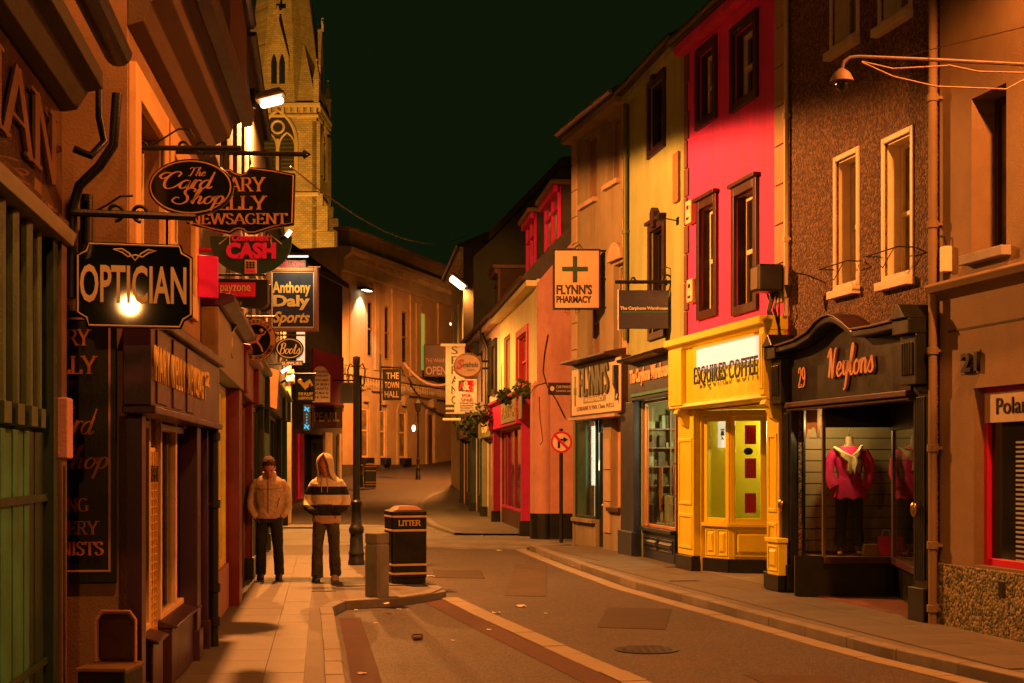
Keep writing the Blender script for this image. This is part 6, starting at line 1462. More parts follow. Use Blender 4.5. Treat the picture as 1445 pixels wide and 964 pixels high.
MB().rect_frame(s.X(379), s.X(449), s.Z(468), s.Z(379), .055, -.07, .07).build("frame", M("brown_frame", (.25, .12, .05), .5), s.t, bev=.008); MB().rect_frame(s.X(384), s.X(444), s.Z(463), s.Z(384), .014, -.05, -.041).build("inner_border", CREAML, s.t)
s.txt("Anthony", 385, 398, 439, 419, GOLD, y=-.045, bold=.03); s.txt("Daly", 386, 417, 438, 438, GOLD, y=-.045, bold=.04); s.txt("Sports", 386, 440, 438, 461, GOLD, y=-.045, bold=.03, shear=.35)
s.board([(395, 368), (432, 368), (432, 379), (395, 379)], BROWNP, -.03, .03, "top_board"); s.txt("STELLADINA", 397, 370, 430, 377, REDP, y=-.032); s.rod([(372, 378), (452, 378)], .02)
s = Sign("hanging_sign", "round black sign with orange ring and running figure", 334, 448, 391, 511, 17.5)
s.board(ell(362, 480, 27.5, 30), GLOSSBK)
R1_, R2_ = s.P(ell(362, 480, 27, 29.5, 0, 360, 40)), s.P(ell(362, 480, 20, 22, 0, 360, 40))
m = MB()
for i in range(40): j = (i + 1) % 40; m.add([(R1_[i][0], -.03, R1_[i][1]), (R1_[j][0], -.03, R1_[j][1]), (R2_[j][0], -.03, R2_[j][1]), (R2_[i][0], -.03, R2_[i][1])], [(0, 1, 2, 3)])
m.build("ring", COPPERL, s.t)
def arc_text(s, word, cx, cy, rx, ry, a0, a1, h, mat):
    for i, c in enumerate(word):
        if c == ' ': continue
        a = radians(a0 + (a1 - a0) * (i + .5) / len(word)); o = text(s.t, c, -h * .35 * s.q, h * .35 * s.q, -h * .5 * s.q, h * .5 * s.q, 0, mat, depth=.002, bold=.02)
        o.location = (s.X(cx + rx * cos(a)), -.033, s.Z(cy - ry * sin(a))); o.rotation_euler = (0, -(a - pi / 2) if a1 < a0 else -(a + pi / 2), 0)
arc_text(s, "INTERFLORA", 362, 480, 23.5, 25.7, 155, 25, 5, BLACKP); arc_text(s, "FLOWERS WORLDWIDE", 362, 480, 23.5, 25.7, 195, 345, 5, BLACKP)
m = MB()
pt = lambda x, y: (s.X(x), -.028, s.Z(y))
m.tube([pt(366, 474), pt(362, 482)], .030, 8, .022).tube([pt(362, 482), pt(368, 489), pt(371, 497)], .02, 6, .01).tube([pt(362, 482), pt(352, 485), pt(346, 489)], .02, 6, .009).tube([pt(366, 474), pt(358, 473), pt(348, 474)], .013, 6, .008).tube([pt(366, 474), pt(373, 472), pt(376, 467)], .013, 6, .007).ball(pt(369, 467), .028, 8, 6)
m.build("running_figure", COPPERL, s.t, smooth=True); s.rod([(330, 447), (388, 447)], .012, scrolls=((350, 446, 6, 1),))
s = Sign("hanging_sign", "small black oval script sign on a pale lit box", 388, 475, 432, 516, 29.5)
s.board(ell(409, 492, 20, 15.5), GLOSSBK, -.05, 0.0); s.line(ell(409, 492, 17.5, 13), M("grey_letter", (.35, .30, .2), .5), .012, -.052); s.txt("Boots", 395, 484, 424, 500, M("grey_letter", (.35, .30, .2), .5), script, y=-.054, wmax=.14, slant=.3)
s.board([(418, 468), (430, 468), (430, 512), (418, 512)], EM("pale_blue_glow", (.42, .6, .62), .35), .02, .05, "lit_panel"); s.board([(396, 509), (428, 509), (428, 516), (396, 516)], NAVY, -.03, .0, "lower_strip"); s.txt("SUPPLIES", 398, 511, 426, 515, WHITEP, y=-.034); s.rod([(380, 473), (430, 473)], .018)
s = Sign("hanging_sign", "brown tilted board hanging over the bottle green shop", 370, 517, 394, 578, 26.5)
s.board([(372, 517), (394, 523), (391, 578), (370, 570)], TAN, -.03, .03); s.rod([(366, 514), (396, 514)], .015)
s = Sign("hanging_sign", "black pub sign with a golden bird over small gold letters", 418, 529, 444, 567, 39)
s.board([(418, 530), (444, 530), (444, 566), (418, 566)], GLOSSBK, -.05, .05); m = MB(); pt = lambda x, y: (s.X(x), -.06, s.Z(y))
m.tube([pt(425, 540), pt(431, 545), pt(434, 548)], .05, 6, .09).tube([pt(431, 545), pt(438, 538), pt(441, 545)], .09, 6, .03).ball(pt(424, 538), .07, 8, 6); m.build("bird", GOLD, s.t, smooth=True)
s.txt("THE PULPIT", 421, 554, 442, 558.5, GOLD, y=-.054, bold=.03); s.txt("GUESTHOUSE", 421, 560, 442, 564, GOLD, y=-.054, bold=.03); s.rod([(405, 528), (446, 528)], .03)
s = Sign("hanging_sign", "pale round-topped board with dark lettering on the pink pub wall", 438, 517, 468, 568, 52)
s.board([(441, 568), (441, 530)] + [(452 - 9 * cos(pi * k / 10), 524 - 7 * sin(pi * k / 10)) for k in range(11)] + [(466, 530), (466, 568)], M("pale_board", (.62, .42, .28), .6), -.06, .06, bev=.01)
for i, w_ in enumerate(("FRASERS", "JEWELLERY", "PERFUMES", "OF IRISH", "CRAFTS", "43 Main St", "Tel. 24066")): s.txt(w_, 444, 523 + i * 6, 464, 526.5 + i * 6, BLACKP, y=-.066, depth=.004, bold=.03)
s = Sign("hanging_sign", "dark square sign against the amber town hall, left of the lamp post", 480, 538, 500, 570, 55)
s.board([(480, 540), (500, 540), (500, 569), (480, 569)], BLACKP, -.08, .08); MB().rect_frame(s.X(481), s.X(499), s.Z(568), s.Z(541), .03, -.09, -.081).build("border", TAN, s.t); s.rod([(470, 537), (502, 537)], .03)
s = Sign("hanging_sign", "black sign lettered THE TOWN HALL projecting from the stuccoed front", 538, 519, 567, 566, 71)
s.board([(540, 521), (566, 521), (566, 565), (540, 565)], BLACKP, -.06, .06)
for i, w_ in enumerate(("THE", "TOWN", "HALL")): s.txt(w_, 543 + (2 if i == 0 else 0), 526 + i * 13, 563, 535 + i * 13, M("dim_cream_letter", (.38, .28, .16), .6), y=-.066, bold=.01)
s.rod([(537, 518), (567, 519)], .05); s.rod([(537, 500), (537, 580)], .05, name="upright")
ne = thing("neon_sign", "blue neon window sign by the pub doorway", "neon sign", tuple(W(428, 608, 50)), 0); q = 50 / FPX
MB().box(0, 10 * q, 0, .12, 0, 37 * q).build("case", BLACKP, ne); m = MB()
for z in (30, 5): m.tube([(2 * q, -.03, (z - 2) * q), (4 * q, -.03, (z + 3) * q), (6 * q, -.03, z * q), (8 * q, -.03, (z + 3) * q)], .03, 6).tube([(2 * q, -.03, (z + 4) * q), (8 * q, -.03, (z - 3) * q)], .025, 6)
for k in range(4): m.ball((5 * q, -.03, (11 + k * 4) * q), .025, 6, 4)
m.build("neon_tube", EM("blue_neon", (.02, .30, .55), 1.6), ne)
sl = thing("sign_lamp", "thin white tube light over the navy sports sign", "light", tuple(W(396, 362, 20.55)), 0, "small lamps over the hanging signs")
MB().tube([(0, 0, 0), (.40, 0, 0)], .014, 8).build("tube", EM("cool_tube", (.9, 1, .8), 1.5), sl); MB().box(0, .4, -.02, .05, .02, .05).tube([(.2, .02, .05), (.2, .34, .05)], .01, 6).build("housing", BLACKIRON, sl)
lamp('AREA', (.2, .0, -.03), 5.5, (1.0, .72, .36), .4, sl, (radians(35), 0, 0), sy=.02)
sl = thing("sign_lamp", "little reddish lamp at the lower corner of the newsagent sign", "light", tuple(W(404, 334, 11.2)), 0, "small lamps over the hanging signs")
MB().tube([(0, 0, 0), (.035, 0, .05)], .018, 10).build("lens", EM("rose_lamp", (1, .5, .4), 3), sl); MB().tube([(-.05, 0, -.02), (0, 0, -.002)], .012, 8).build("holder", BLACKIRON, sl)
for i, (x, y) in enumerate(((398, 525), (405, 536))):
    sl = thing("sign_lamp", ("upper", "lower")[i] + " small white spotlight over the teal shop", "light", tuple(W(x, y, 36)), 0, "small lamps over the hanging signs"); MB().tube([(0, 0, 0), (.18, -.1, .10)], .05, 8).build("lens", EM("cool_tube", (.9, 1, .8), 1.5), sl); MB().tube([(-.25, .2, -.1), (0, 0, -.001)], .03, 6).build("arm", BLACKIRON, sl)
fl = thing("flag", "crumpled red and cream flag hanging over the narrow house fascia", "flag", tuple(W(305, 432, 14.8)), radians(-50)); q = 14.8 / FPX
m = MB(); n = 10; m2 = MB()
def fold(u, v): return (u * .34 + .03 * sin(v * 9), .05 * sin(u * 14 + v * 5) , -v * .42 - u * .12 + .03 * sin(u * 11))
for mm, lo_, hi in ((m, 0, 5), (m2, 5, n)):
    for i in range(lo_, hi):
        for j in range(n): mm.quad(fold(i / n, j / n), fold((i + 1) / n, j / n), fold((i + 1) / n, (j + 1) / n), fold(i / n, (j + 1) / n))
m.build("red_half", REDP, fl, smooth=True); m2.build("cream_half", CREAMP, fl, smooth=True); MB().tube([(-.1, .02, .0), (.45, .02, .06)], .01, 6).build("pole", BLACKIRON, fl)

# right-hand signs
s = Sign("hanging_sign", "square tan hanging pharmacy sign with dark green cross", 780, 352, 848, 437, 27.4)
s.board([(781, 354), (846, 354), (846, 435), (781, 435)], M("tan_sign_face", (.50, .33, .18), .6, .12, 3), -.05, .05); MB().rect_frame(s.X(780), s.X(847), s.Z(437), s.Z(352), .03, -.065, .065).build("frame", BLACKIRON, s.t)
DG = M("dark_green_letter", (.015, .05, .012), .5)
m = MB().box(s.X(808), s.X(814), -.06, -.05, s.Z(399), s.Z(362)).box(s.X(793), s.X(829), -.061, -.051, s.Z(383.5), s.Z(377)); m.build("cross", DG, s.t)
s.txt("FLYNN'S", 785, 402, 835, 416, M("black_brown_letter", (.03, .022, .012), .5), y=-.054, bold=.03); s.txt("PHARMACY", 785, 418, 834, 428, M("black_brown_letter", (.03, .022, .012), .5), y=-.054, bold=.03)
s.rod([(780, 354), (858, 354)], .018); s.rod([(846, 394), (856, 394)], .018, name="lower_arm"); s.rod([(846, 434), (856, 434)], .018, name="lower_arm")
s.rod([(793, 352), (796, 345), (800, 351), (810, 351), (818, 345), (822, 351)], .010, name="scroll", scrolls=((815, 350, 5, 1), (800, 440, 4, 1), (815, 440, 4, -1)))
s = Sign("hanging_sign", "navy rectangular sign with small white lettering under an iron bracket", 872, 395, 948, 466, 23.3)
s.board([(873, 410), (943, 410), (943, 464), (873, 464)], M("navy_sign_face", (.012, .018, .045), .3, .5, 3, .05), -.04, .04)
MB().box(s.X(872), s.X(873) - .002, -.045, .045, s.Z(466), s.Z(409)).build("edge_strip", WHITEP, s.t); MB().box(s.X(878), s.X(941), -.046, -.041, s.Z(441.5), s.Z(440)).build("teal_rule", TEALP, s.t)
s.txt("The Carphone Warehouse", 875, 433, 942, 439, CREAML, y=-.044, bold=.03); 
s.rod([(868, 398), (948, 398)], .03, scrolls=((942, 394, 8, -1), (893, 395, 4, 1))); s.rod([(948, 378), (948, 415)], .02, name="wall_plate"); s.rod([(948, 380), (938, 376), (934, 382), (938, 392)], .008, name="scroll")
s.rod([(876, 398), (876, 411)], .01, name="hanger"); s.rod([(938, 398), (938, 411)], .01, name="hanger")
s = Sign("hanging_sign", "oval cream sign with red initial above the FOR SALE board", 640, 499, 682, 534, 40)
s.board(ell(660, 516, 19.5, 16.5), M("cream_sign_face", (.78, .62, .45), .5), -.08, .08, bev=.01); s.line(ell(660, 516, 19.5, 16.5), TAN, .03, -.07, "rim")
s.txt("S", 644, 507, 655, 522, REDP, y=-.085, bold=.05, shear=.35); s.txt("egafredo", 653, 511, 675, 521, BLACKP, y=-.085, bold=.02, shear=.2); s.txt("ZANETTI", 660, 522, 670, 524, BLACKP, y=-.085); s.rod([(679, 510), (690, 510)], .03); s.rod([(679, 520), (690, 520)], .03, name="lower_arm")
s = Sign("for_sale_board", "white FOR SALE agent's board with magenta ampersand below the oval sign", 643, 535, 673, 582, 41)
s.board([(643, 535), (673, 535), (673, 582), (643, 582)], WHITEP, -.03, .03); s.board([(647, 537), (657, 537), (657, 552), (647, 552)], BLACKP, -.04, -.031, "black_square"); s.board([(657.2, 537), (667, 537), (667, 553), (657.2, 553)], M("magenta_panel", (.70, .012, .10), .4), -.04, -.031, "magenta_square")
s.txt("A", 648, 539, 656, 550, REDP, y=-.044, bold=.03); s.txt("&", 653, 538, 663, 551, WHITEP, y=-.048, bold=.03); s.txt("FOR", 652, 556, 664, 560, M("magenta_letter", (.35, .03, .08), .5), y=-.034); s.txt("SALE", 650, 562, 666, 566, M("magenta_letter", (.35, .03, .08), .5), y=-.034)
for i, w_ in enumerate(("PRIME", "INVESTMENT", "PROPERTY", "052 612 2444")): s.txt(w_, 649, 568 + i * 3.4, 668, 570 + i * 3.4, BLACKP, y=-.034, depth=.002)
s = Sign("banner", "tall grey banner with vertical black letters at the terrace's far end", 627, 486, 656, 586, 44)
s.board([(629, 488), (656, 488), (656, 584), (629, 584)], M("grey_banner", (.42, .40, .33), .7), -.03, .03); s.rod([(622, 487), (657, 487)], .05, CREAMP, name="top_bar"); s.rod([(625, 592), (650, 592)], .04, CREAMP, name="lower_bar")
for i, c in enumerate("SERANO"): s.txt(c, 637, 489 + i * 14, 646, 500 + i * 14, BLACKP, y=-.034)
s.board([(629, 571), (641, 571), (641, 575), (629, 575)], BLACKP, -.036, -.031, "stripe"); s.board([(629, 578), (641, 578), (641, 582), (629, 582)], BLACKP, -.036, -.031, "stripe")
pq = thing("street_plaque", "dark plaque with white emblem on the salmon gable", "sign", tuple(W(773, 557, 31.85)), FC.ang + radians(90)); q = 31.85 / FPX
MB().box(0, 38 * q, -.04, 0, 0, 17 * q).build("board", BROWNP, pq, bev=.005); MB().prism([(6 * q + 3 * q * cos(k * pi / 6), 8.5 * q + 3.5 * q * sin(k * pi / 6)) for k in range(12)], -.046, -.041).build("emblem", CREAML, pq)
text(pq, "CAR PARKING", 12 * q, 36 * q, 9 * q, 13 * q, -.043, CREAML, depth=.003); text(pq, "Limerick Lane", 12 * q, 34 * q, 4 * q, 7 * q, -.043, CREAML, depth=.002)
ns = thing("road_sign", "round no right turn sign on a dark pole before the salmon gable", "road sign", (W(792, 700, 30.4).x, 30.4, -.06), radians(4)); q = 30.4 / FPX
MB().lathe([(.04, 0), (.04, 2.45)], 10, (0, .03)).build("pole", BLACKIRON, ns, smooth=True)
hz = CAMH + (HY - 624) * q + .06; rr = 15.5 * q
ds = MB().prism([(rr * cos(k * pi / 16), hz + rr * sin(k * pi / 16)) for k in range(32)], -.02, .0).build("disc", M("sign_cream", (.75, .62, .42), .5), ns)
m = MB()
for k in range(32):
    a0, a1 = k * pi / 16, (k + 1) * pi / 16; m.quad(*[(r_ * cos(a), -.025, hz + r_ * sin(a)) for r_, a in ((rr, a0), (rr, a1), (rr * .8, a1), (rr * .8, a0))])
m.build("red_ring", REDP, ns)
MB().box(-rr * .33, -rr * .12, -.024, -.0205, hz - rr * .55, hz + rr * .32).box(-rr * .119, rr * .25, -.024, -.0205, hz + rr * .12, hz + rr * .32).add([(rr * .2, -.024, hz + rr * .5), (rr * .2, -.024, hz - rr * .06), (rr * .62, -.024, hz + rr * .22)], [(0, 1, 2)]).build("arrow", BLACKP, ns)
d_ = rr * .82 * .707; e = rr * .09
MB().add([(-d_ - e, -.028, hz + d_ - e), (-d_ + e, -.028, hz + d_ + e), (d_ + e, -.028, hz - d_ + e), (d_ - e, -.028, hz - d_ - e)], [(0, 1, 2, 3)]).build("red_bar", REDP, ns)

# ================================================================== SMALL WALL FITTINGS AND CABLES
def fit(name, label, cat, px, py, F, w=0.0): u, v = F.uv(px, py, w); return thing(name, label, cat, tuple(F.at(u, w, v)), F.ang)
for px, py, lb in ((975, 318, "cream alarm box on the pink wall above the coffee shop's left window"), (977, 428, "lower cream alarm box on the pink wall by the sill")):
    t = fit("alarm_box", lb, "alarm box", px, py, FK); MB().box(0, .26, -.10, 0, 0, .36).build("box_body", CREAMP, t, bev=.02); MB().box(.07, .19, -.106, -.101, .06, .1).box(.08, .18, -.106, -.101, .22, .28).build("louvre", BROWNP, t)
t = fit("meter_box", "small cream meter box beside the drainpipe on the ochre wall", "meter box", 1337, 385, FP); MB().box(0, .10, -.09, 0, 0, .26).build("box_body", CREAMP, t, bev=.01); MB().tube([(.05, -.04, .26), (.03, -.05, .36), (-.06, -.04, .38)], .012, 6).build("conduit", BLACKIRON, t)
t = fit("floodlight", "bulky dark floodlight box with hanging cables between pink and pebbledash walls", "floodlight", 1100, 412, FK, -.05); MB().box(-.10, .20, -.36, -.02, -.02, .34).build("box_body", BLACKP, t, bev=.03); MB().box(-.08, .16, -.372, -.361, .02, .3).build("face", M("olive_metal", (.16, .12, .06), .5), t)
m = MB()
for k in range(7): x = -.05 + k * .05; m.tube([(x, -.1, -.02), (x + random.uniform(-.08, .08), -.14, -.25), (x + random.uniform(-.1, .1), -.08, -.5), (x + random.uniform(-.15, .15), -.05, -.85)], .014, 6)
m.tube([(-.1, -.2, .2), (-.32, -.12, .26), (-.38, -.05, .1), (-.25, -.03, -.1), (-.1, -.03, .0)], .016, 6); m.build("cable", BLACKIRON, t)
t = fit("wall_bracket", "thin iron bracket with small pot under the left pebbledash window", "bracket", 1148, 392, FN); MB().tube([(-.2, -.01, .06), (.05, -.35, .06), (.05, -.35, -.12)], .010, 6).build("arm", BLACKIRON, t); MB().lathe([(.02, -.26), (.06, -.12), (.065, -.11)], 10, (.05, -.35)).build("pot", BLACKIRON, t)
for i, (px, py) in enumerate(((1176, 395), (1243, 378))):
    t = fit("window_rail", ("left", "right")[i] + " thin iron flower rail across the pebbledash first-floor window", "railing", px, py, FN, -.02); L_ = .75
    MB().tube([(0, -.18, .12), (L_, -.18, .12)], .008, 6).tube([(0, 0, .12), (0, -.18, .12)], .008, 6).tube([(L_, 0, .12), (L_, -.18, .12)], .008, 6).tube([(.1, -.18, .12), (.4, -.18, -.06), (.66, -.18, .12)], .006, 6).build("rail", BLACKIRON, t)
cm = fit("camera", "small security camera on a stalk at the olive wall edge", "camera", 958, 312, FO); MB().tube([(0, 0, 0), (-.05, -.25, .05)], .012, 6).box(-.14, .02, -.34, -.22, .02, .12).build("body", BLACKIRON, cm, bev=.01)
tr = fit("timber_panel", "small brown panel on the olive wall beside the pink house", "panel", 953, 262, FO); MB().box(0, .3, -.05, 0, -.3, .5).build("board", BROWNP if False else TAN, tr, bev=.01)
# unlit lamp on its long arm with wires
Yl = 12.0
al = thing("bracket_lamp", "unlit street lamp on a long thin arm crossing the top right corner", "street lamp", tuple(W(1576, 96, Yl)), 0)
o = al.location.copy(); R = lambda x, y, d=0: tuple(W(x, y, Yl + d) - o)
MB().tube([R(1576, 94), R(1445, 91), R(1330, 85), R(1212, 80), R(1200, 81), R(1191, 87), R(1188, 98)], .016, 8).build("arm", M("rusty_iron", (.07, .04, .02), .6, .4, 8, .3, 60), al, smooth=True)
MB().lathe([(.02, .09), (.05, .07), (.07, .05), (.095, .0), (.10, -.02), (.06, -.03)], 16).build("shade", M("dull_bronze", (.10, .06, .03), .6), al, smooth=True, loc=R(1188, 112)); MB().ball((0, 0, -.04), (.055, .055, .06), 12, 8).build("bowl", DARKGL, al, smooth=True, loc=R(1188, 112))
cw = thing("overhead_wire", "two slack wires hanging beneath the long lamp arm", "cable", o, 0)
MB().tube([R(1216, 87), R(1260, 97), R(1335, 93), R(1338, 92), R(1380, 101), R(1460, 103)], .007, 6).tube([R(1216, 88), R(1260, 108), R(1320, 122), R(1420, 126), R(1440, 115), R(1460, 108)], .007, 6).build("wire", M("copper_wire", (.18, .09, .045), .5), cw)
cw = thing("overhead_wire", "thin single wire rising to the right above the lamp arm", "cable", tuple(W(1276, 79, 12.5)), 0); MB().tube([(0, 0, 0), tuple(W(1500, 25, 10) - W(1276, 79, 12.5))], .004, 6).build("wire", BROWNP, cw)
oc = thing("overhead_cable", "long cable sagging across the night street from left row to terrace", "cable", tuple(W(410, 235, 24)), 0)
bowtube(m := MB(), (0, 0, 0), W(662, 330, 50) - W(410, 235, 24), .75, .014); m.build("cable", M("grey_cable", (.20, .17, .12), .6), oc)
gc = thing("wall_cable", "looped dark cable trailing down the salmon gable", "cable", tuple(W(773, 472, 31.8)), 0); o = gc.location.copy(); R = lambda x, y: tuple(W(x, y, 31.8) - o)
MB().tube([R(773, 472), R(768, 500), R(766, 525), R(772, 545), R(785, 565), R(797, 590)], .010, 6).tube([R(770, 540), R(755, 545), R(748, 556)], .009, 6).tube([R(761, 560), R(762, 590), R(766, 622), R(762, 628)], .010, 6).build("cable", BLACKIRON, gc)
# hanging baskets with foliage along the terrace
def basket(label, px, py, Y, s):
    t = thing("hanging_basket", label, "hanging basket", tuple(W(px, py, Y)), 0, "flower baskets on the terrace"); rnd = random.Random(px)
    MB().lathe([(.03, -s * .5), (s * .35, -s * .35), (s * .45, 0)], 10).build("basket", BROWNP, t); m = MB()
    for k in range(150):
        d = Vector((rnd.gauss(0, 1), rnd.gauss(0, 1), rnd.gauss(0, .7))).normalized() * s * rnd.uniform(.3, 1) ** .5 + Vector((0, 0, .05)); a = Vector((rnd.uniform(-1, 1), rnd.uniform(-1, 1), rnd.uniform(-1, 1))).normalized() * .07; b = d.cross(a).normalized() * .04
        m.quad(d - a, d + b, d + a, d - b)
    m.build("foliage", M("leaf", (.05, .085, .025), .6, .5, 8, 0), t, kind='stuff'); return t
basket("leafy dark basket below the FOR SALE board", 657, 600, 46, .42); basket("leafy dark basket by the sage shop fascia", 682, 588, 40, .38); basket("leafy dark window trough over the pink shopfront", 738, 556, 33.2, .30); basket("sparse leafy basket at the pink fascia's left end", 712, 562, 35, .22)

# ================================================================== LITTER ON THE GROUND
PAPER = M("scrap_paper", (.75, .66, .5), .8, .2, 20, .3, 60)
for i, (px, py, s_) in enumerate(((660, 745, .16), (648, 722, .16), (614, 751, .10), (681, 757, .1), (545, 853, .08), (608, 815, .09), (563, 861, .05), (530, 880, .04), (511, 952, .06), (502, 862, .05), (704, 778, .09), (812, 800, .09), (735, 857, .10), (700, 866, .08), (770, 867, .05), (1033, 860, .05), (690, 890, .05), (640, 905, .04))):
    zz = 0.0 if i in (4, 5, 6) else -.1
    zz = -.055 if py < 760 else zz
    p = G(px, py, zz); m = MB(); n = 4; rnd = random.Random(i)
    P = [[(p_[0], p_[1], p_[2]) for p_ in [((a - 1.5) * s_ * .4, (b - 1.5) * s_ * .3, rnd.uniform(.004, s_ * .3))]][0] for a in range(n) for b in range(n)]
    m.add(P, [(a * n + b, a * n + b + 1, (a + 1) * n + b + 1, (a + 1) * n + b) for a in range(n - 1) for b in range(n - 1)])
    o = m.build("litter_scrap", PAPER); o.location = (p.x, p.y, p.z + .004); o.rotation_euler = (0, 0, rnd.uniform(0, 6)); tag(o, "small pale scrap of litter lying on the ground", "litter", "scraps of litter on the street")
p = G(589, 903, -.1); t = thing("drinks_can", "crushed shiny can lying in the parking bay", "can", (p.x, p.y, -.072), radians(35)); MB().tube([(-.05, 0, 0), (0, 0, .004), (.05, .01, 0)], .03, 12).build("can_body", M("tin", (.7, .65, .6), .2, .2, 20, .1, 40, metal=1.0), t, smooth=True); MB().tube([(.0505, .0101, 0), (.053, .0105, 0)], .024, 12).build("can_lid", M("steel", (.5, .45, .4), .3, .1, 4, 0, metal=1.0), t)
p = G(1190 - 975 + 1, 0, 0) if False else None
for px, py, lb in ((965, 820, "dark slot drain in the right pavement before the coffee shop"), ):
    g_ = G(px, py); dr = thing("drain_grate", lb, "drain", (g_.x, g_.y, .0), radians(10)); MB().box(-.22, .22, -.05, .05, -.02, .003).build("frame", BLACKIRON, dr); m = MB()
    for k in range(9): m.box(-.19 + k * .045, -.17 + k * .045, -.04, .04, .0035, .007)
    m.build("bar", M("rusty_iron", (.07, .04, .02), .6), dr)

# ================================================================== PEOPLE
def remesh(mb, name, mat, parent, vox=.012, wr=0.0, ws=9.0, sm=4, seed=0.0, zs=1.0):
    me = bpy.data.meshes.new(name); me.from_pydata(mb.v, [], mb.f); bm = bmesh.new(); bm.from_mesh(me); bmesh.ops.recalc_face_normals(bm, faces=bm.faces); bm.to_mesh(me); bm.free()
    t = bpy.data.objects.new(name, me); COL.objects.link(t)
    r = t.modifiers.new("r", 'REMESH'); r.mode = 'VOXEL'; r.voxel_size = vox; r.adaptivity = 0
    s_ = t.modifiers.new("s", 'SMOOTH'); s_.iterations = sm; s_.factor = .5
    dg = bpy.context.evaluated_depsgraph_get(); m2 = bpy.data.meshes.new_from_object(t.evaluated_get(dg)); bpy.data.objects.remove(t)
    if wr:
        nr = [v.normal.copy() for v in m2.vertices]
        for v, n_ in zip(m2.vertices, nr):
            c = v.co; a = noise.noise(Vector((c.x * ws, c.y * ws, c.z * ws * zs)) + Vector((seed, 0, 0))); b = abs(noise.noise(Vector((c.x * ws * 1.1 + c.z * 4, c.y * ws, c.z * ws * 1.7 * zs + seed))))
            v.co = c + n_ * wr * (a + 1.2 * (.3 - b))
    for p in m2.polygons: p.use_smooth = True
    m2.materials.clear(); m2.materials.append(mat); o = bpy.data.objects.new(name, m2); COL.objects.link(o); o.parent = parent; return o
def er(cx, cy, z, rx, ry, n=20, tilt=0.0): return [(cx + rx * cos(2 * pi * k / n), cy + ry * sin(2 * pi * k / n), z + tilt * ry * sin(2 * pi * k / n)) for k in range(n)]
def limb(mb, pts, n=14):
    """tapering limb through (x, y, z, radius)"""
    rings = []; P = [Vector(p[:3]) for p in pts]
    sp = smooth_line([tuple(p) for p in pts], 4) if False else None
    full = []
    for i in range(len(pts) - 1):
        for j in range(4): full.append([pts[i][c] + (pts[i + 1][c] - pts[i][c]) * j / 4 for c in range(4)])
    full.append(list(pts[-1]))
    for i, p in enumerate(full):
        d = (Vector(full[min(i + 1, len(full) - 1)][:3]) - Vector(full[max(i - 1, 0)][:3])).normalized(); a = d.cross(Vector((0, 1, 0))).normalized(); b = a.cross(d).normalized()
        rings.append([Vector(p[:3]) + (a * cos(2 * pi * k / n) + b * sin(2 * pi * k / n)) * p[3] for k in range(n)])
    return mb.loft(rings)
SKIN = M("skin", (.50, .20, .13), .55, .15, 8, .05)
def head_mesh(mb, c, pitch, yaw=0.0):
    """skull, jaw, nose, brow and ears about the neck pivot c; face towards -y, bowed by pitch"""
    h = MB()
    for z, rx, ry, cy in ((0,),) if False else (): pass
    prof = [(-.02, .040, .045, -.02), (.01, .052, .062, -.022), (.05, .062, .078, -.012), (.10, .071, .090, -.004), (.14, .075, .095, .002), (.18, .073, .092, .006), (.215, .058, .074, .010), (.238, .030, .042, .010)]
    h.loft([er(0, cy, z, rx, ry, 20) for z, rx, ry, cy in prof])
    h.add([(-.012, -.085, .07), (.012, -.085, .07), (.008, -.088, .125), (-.008, -.088, .125), (-.016, -.06, .065), (.016, -.06, .065), (0, -.116, .078)], [(0, 1, 6), (1, 2, 6), (2, 3, 6), (3, 0, 6), (0, 4, 5, 1), (1, 5, 2), (4, 0, 3), (4, 3, 2, 5)])
    h.ball((0, -.082, .132), (.055, .016, .012), 10, 6); h.ball((0, -.078, .045), (.024, .014, .008), 10, 6); h.ball((0, -.066, .006), (.026, .020, .018), 10, 6)
    for s_ in (-1, 1): h.ball((s_ * .078, .004, .095), (.012, .020, .032), 8, 6)
    Rm = Matrix.Translation(Vector(c)) @ Matrix.Scale(1.12, 4) @ Matrix.Rotation(yaw, 4, 'Z') @ Matrix.Rotation(pitch, 4, 'X')
    mb.add([Rm @ Vector(v) for v in h.v], h.f); return Rm
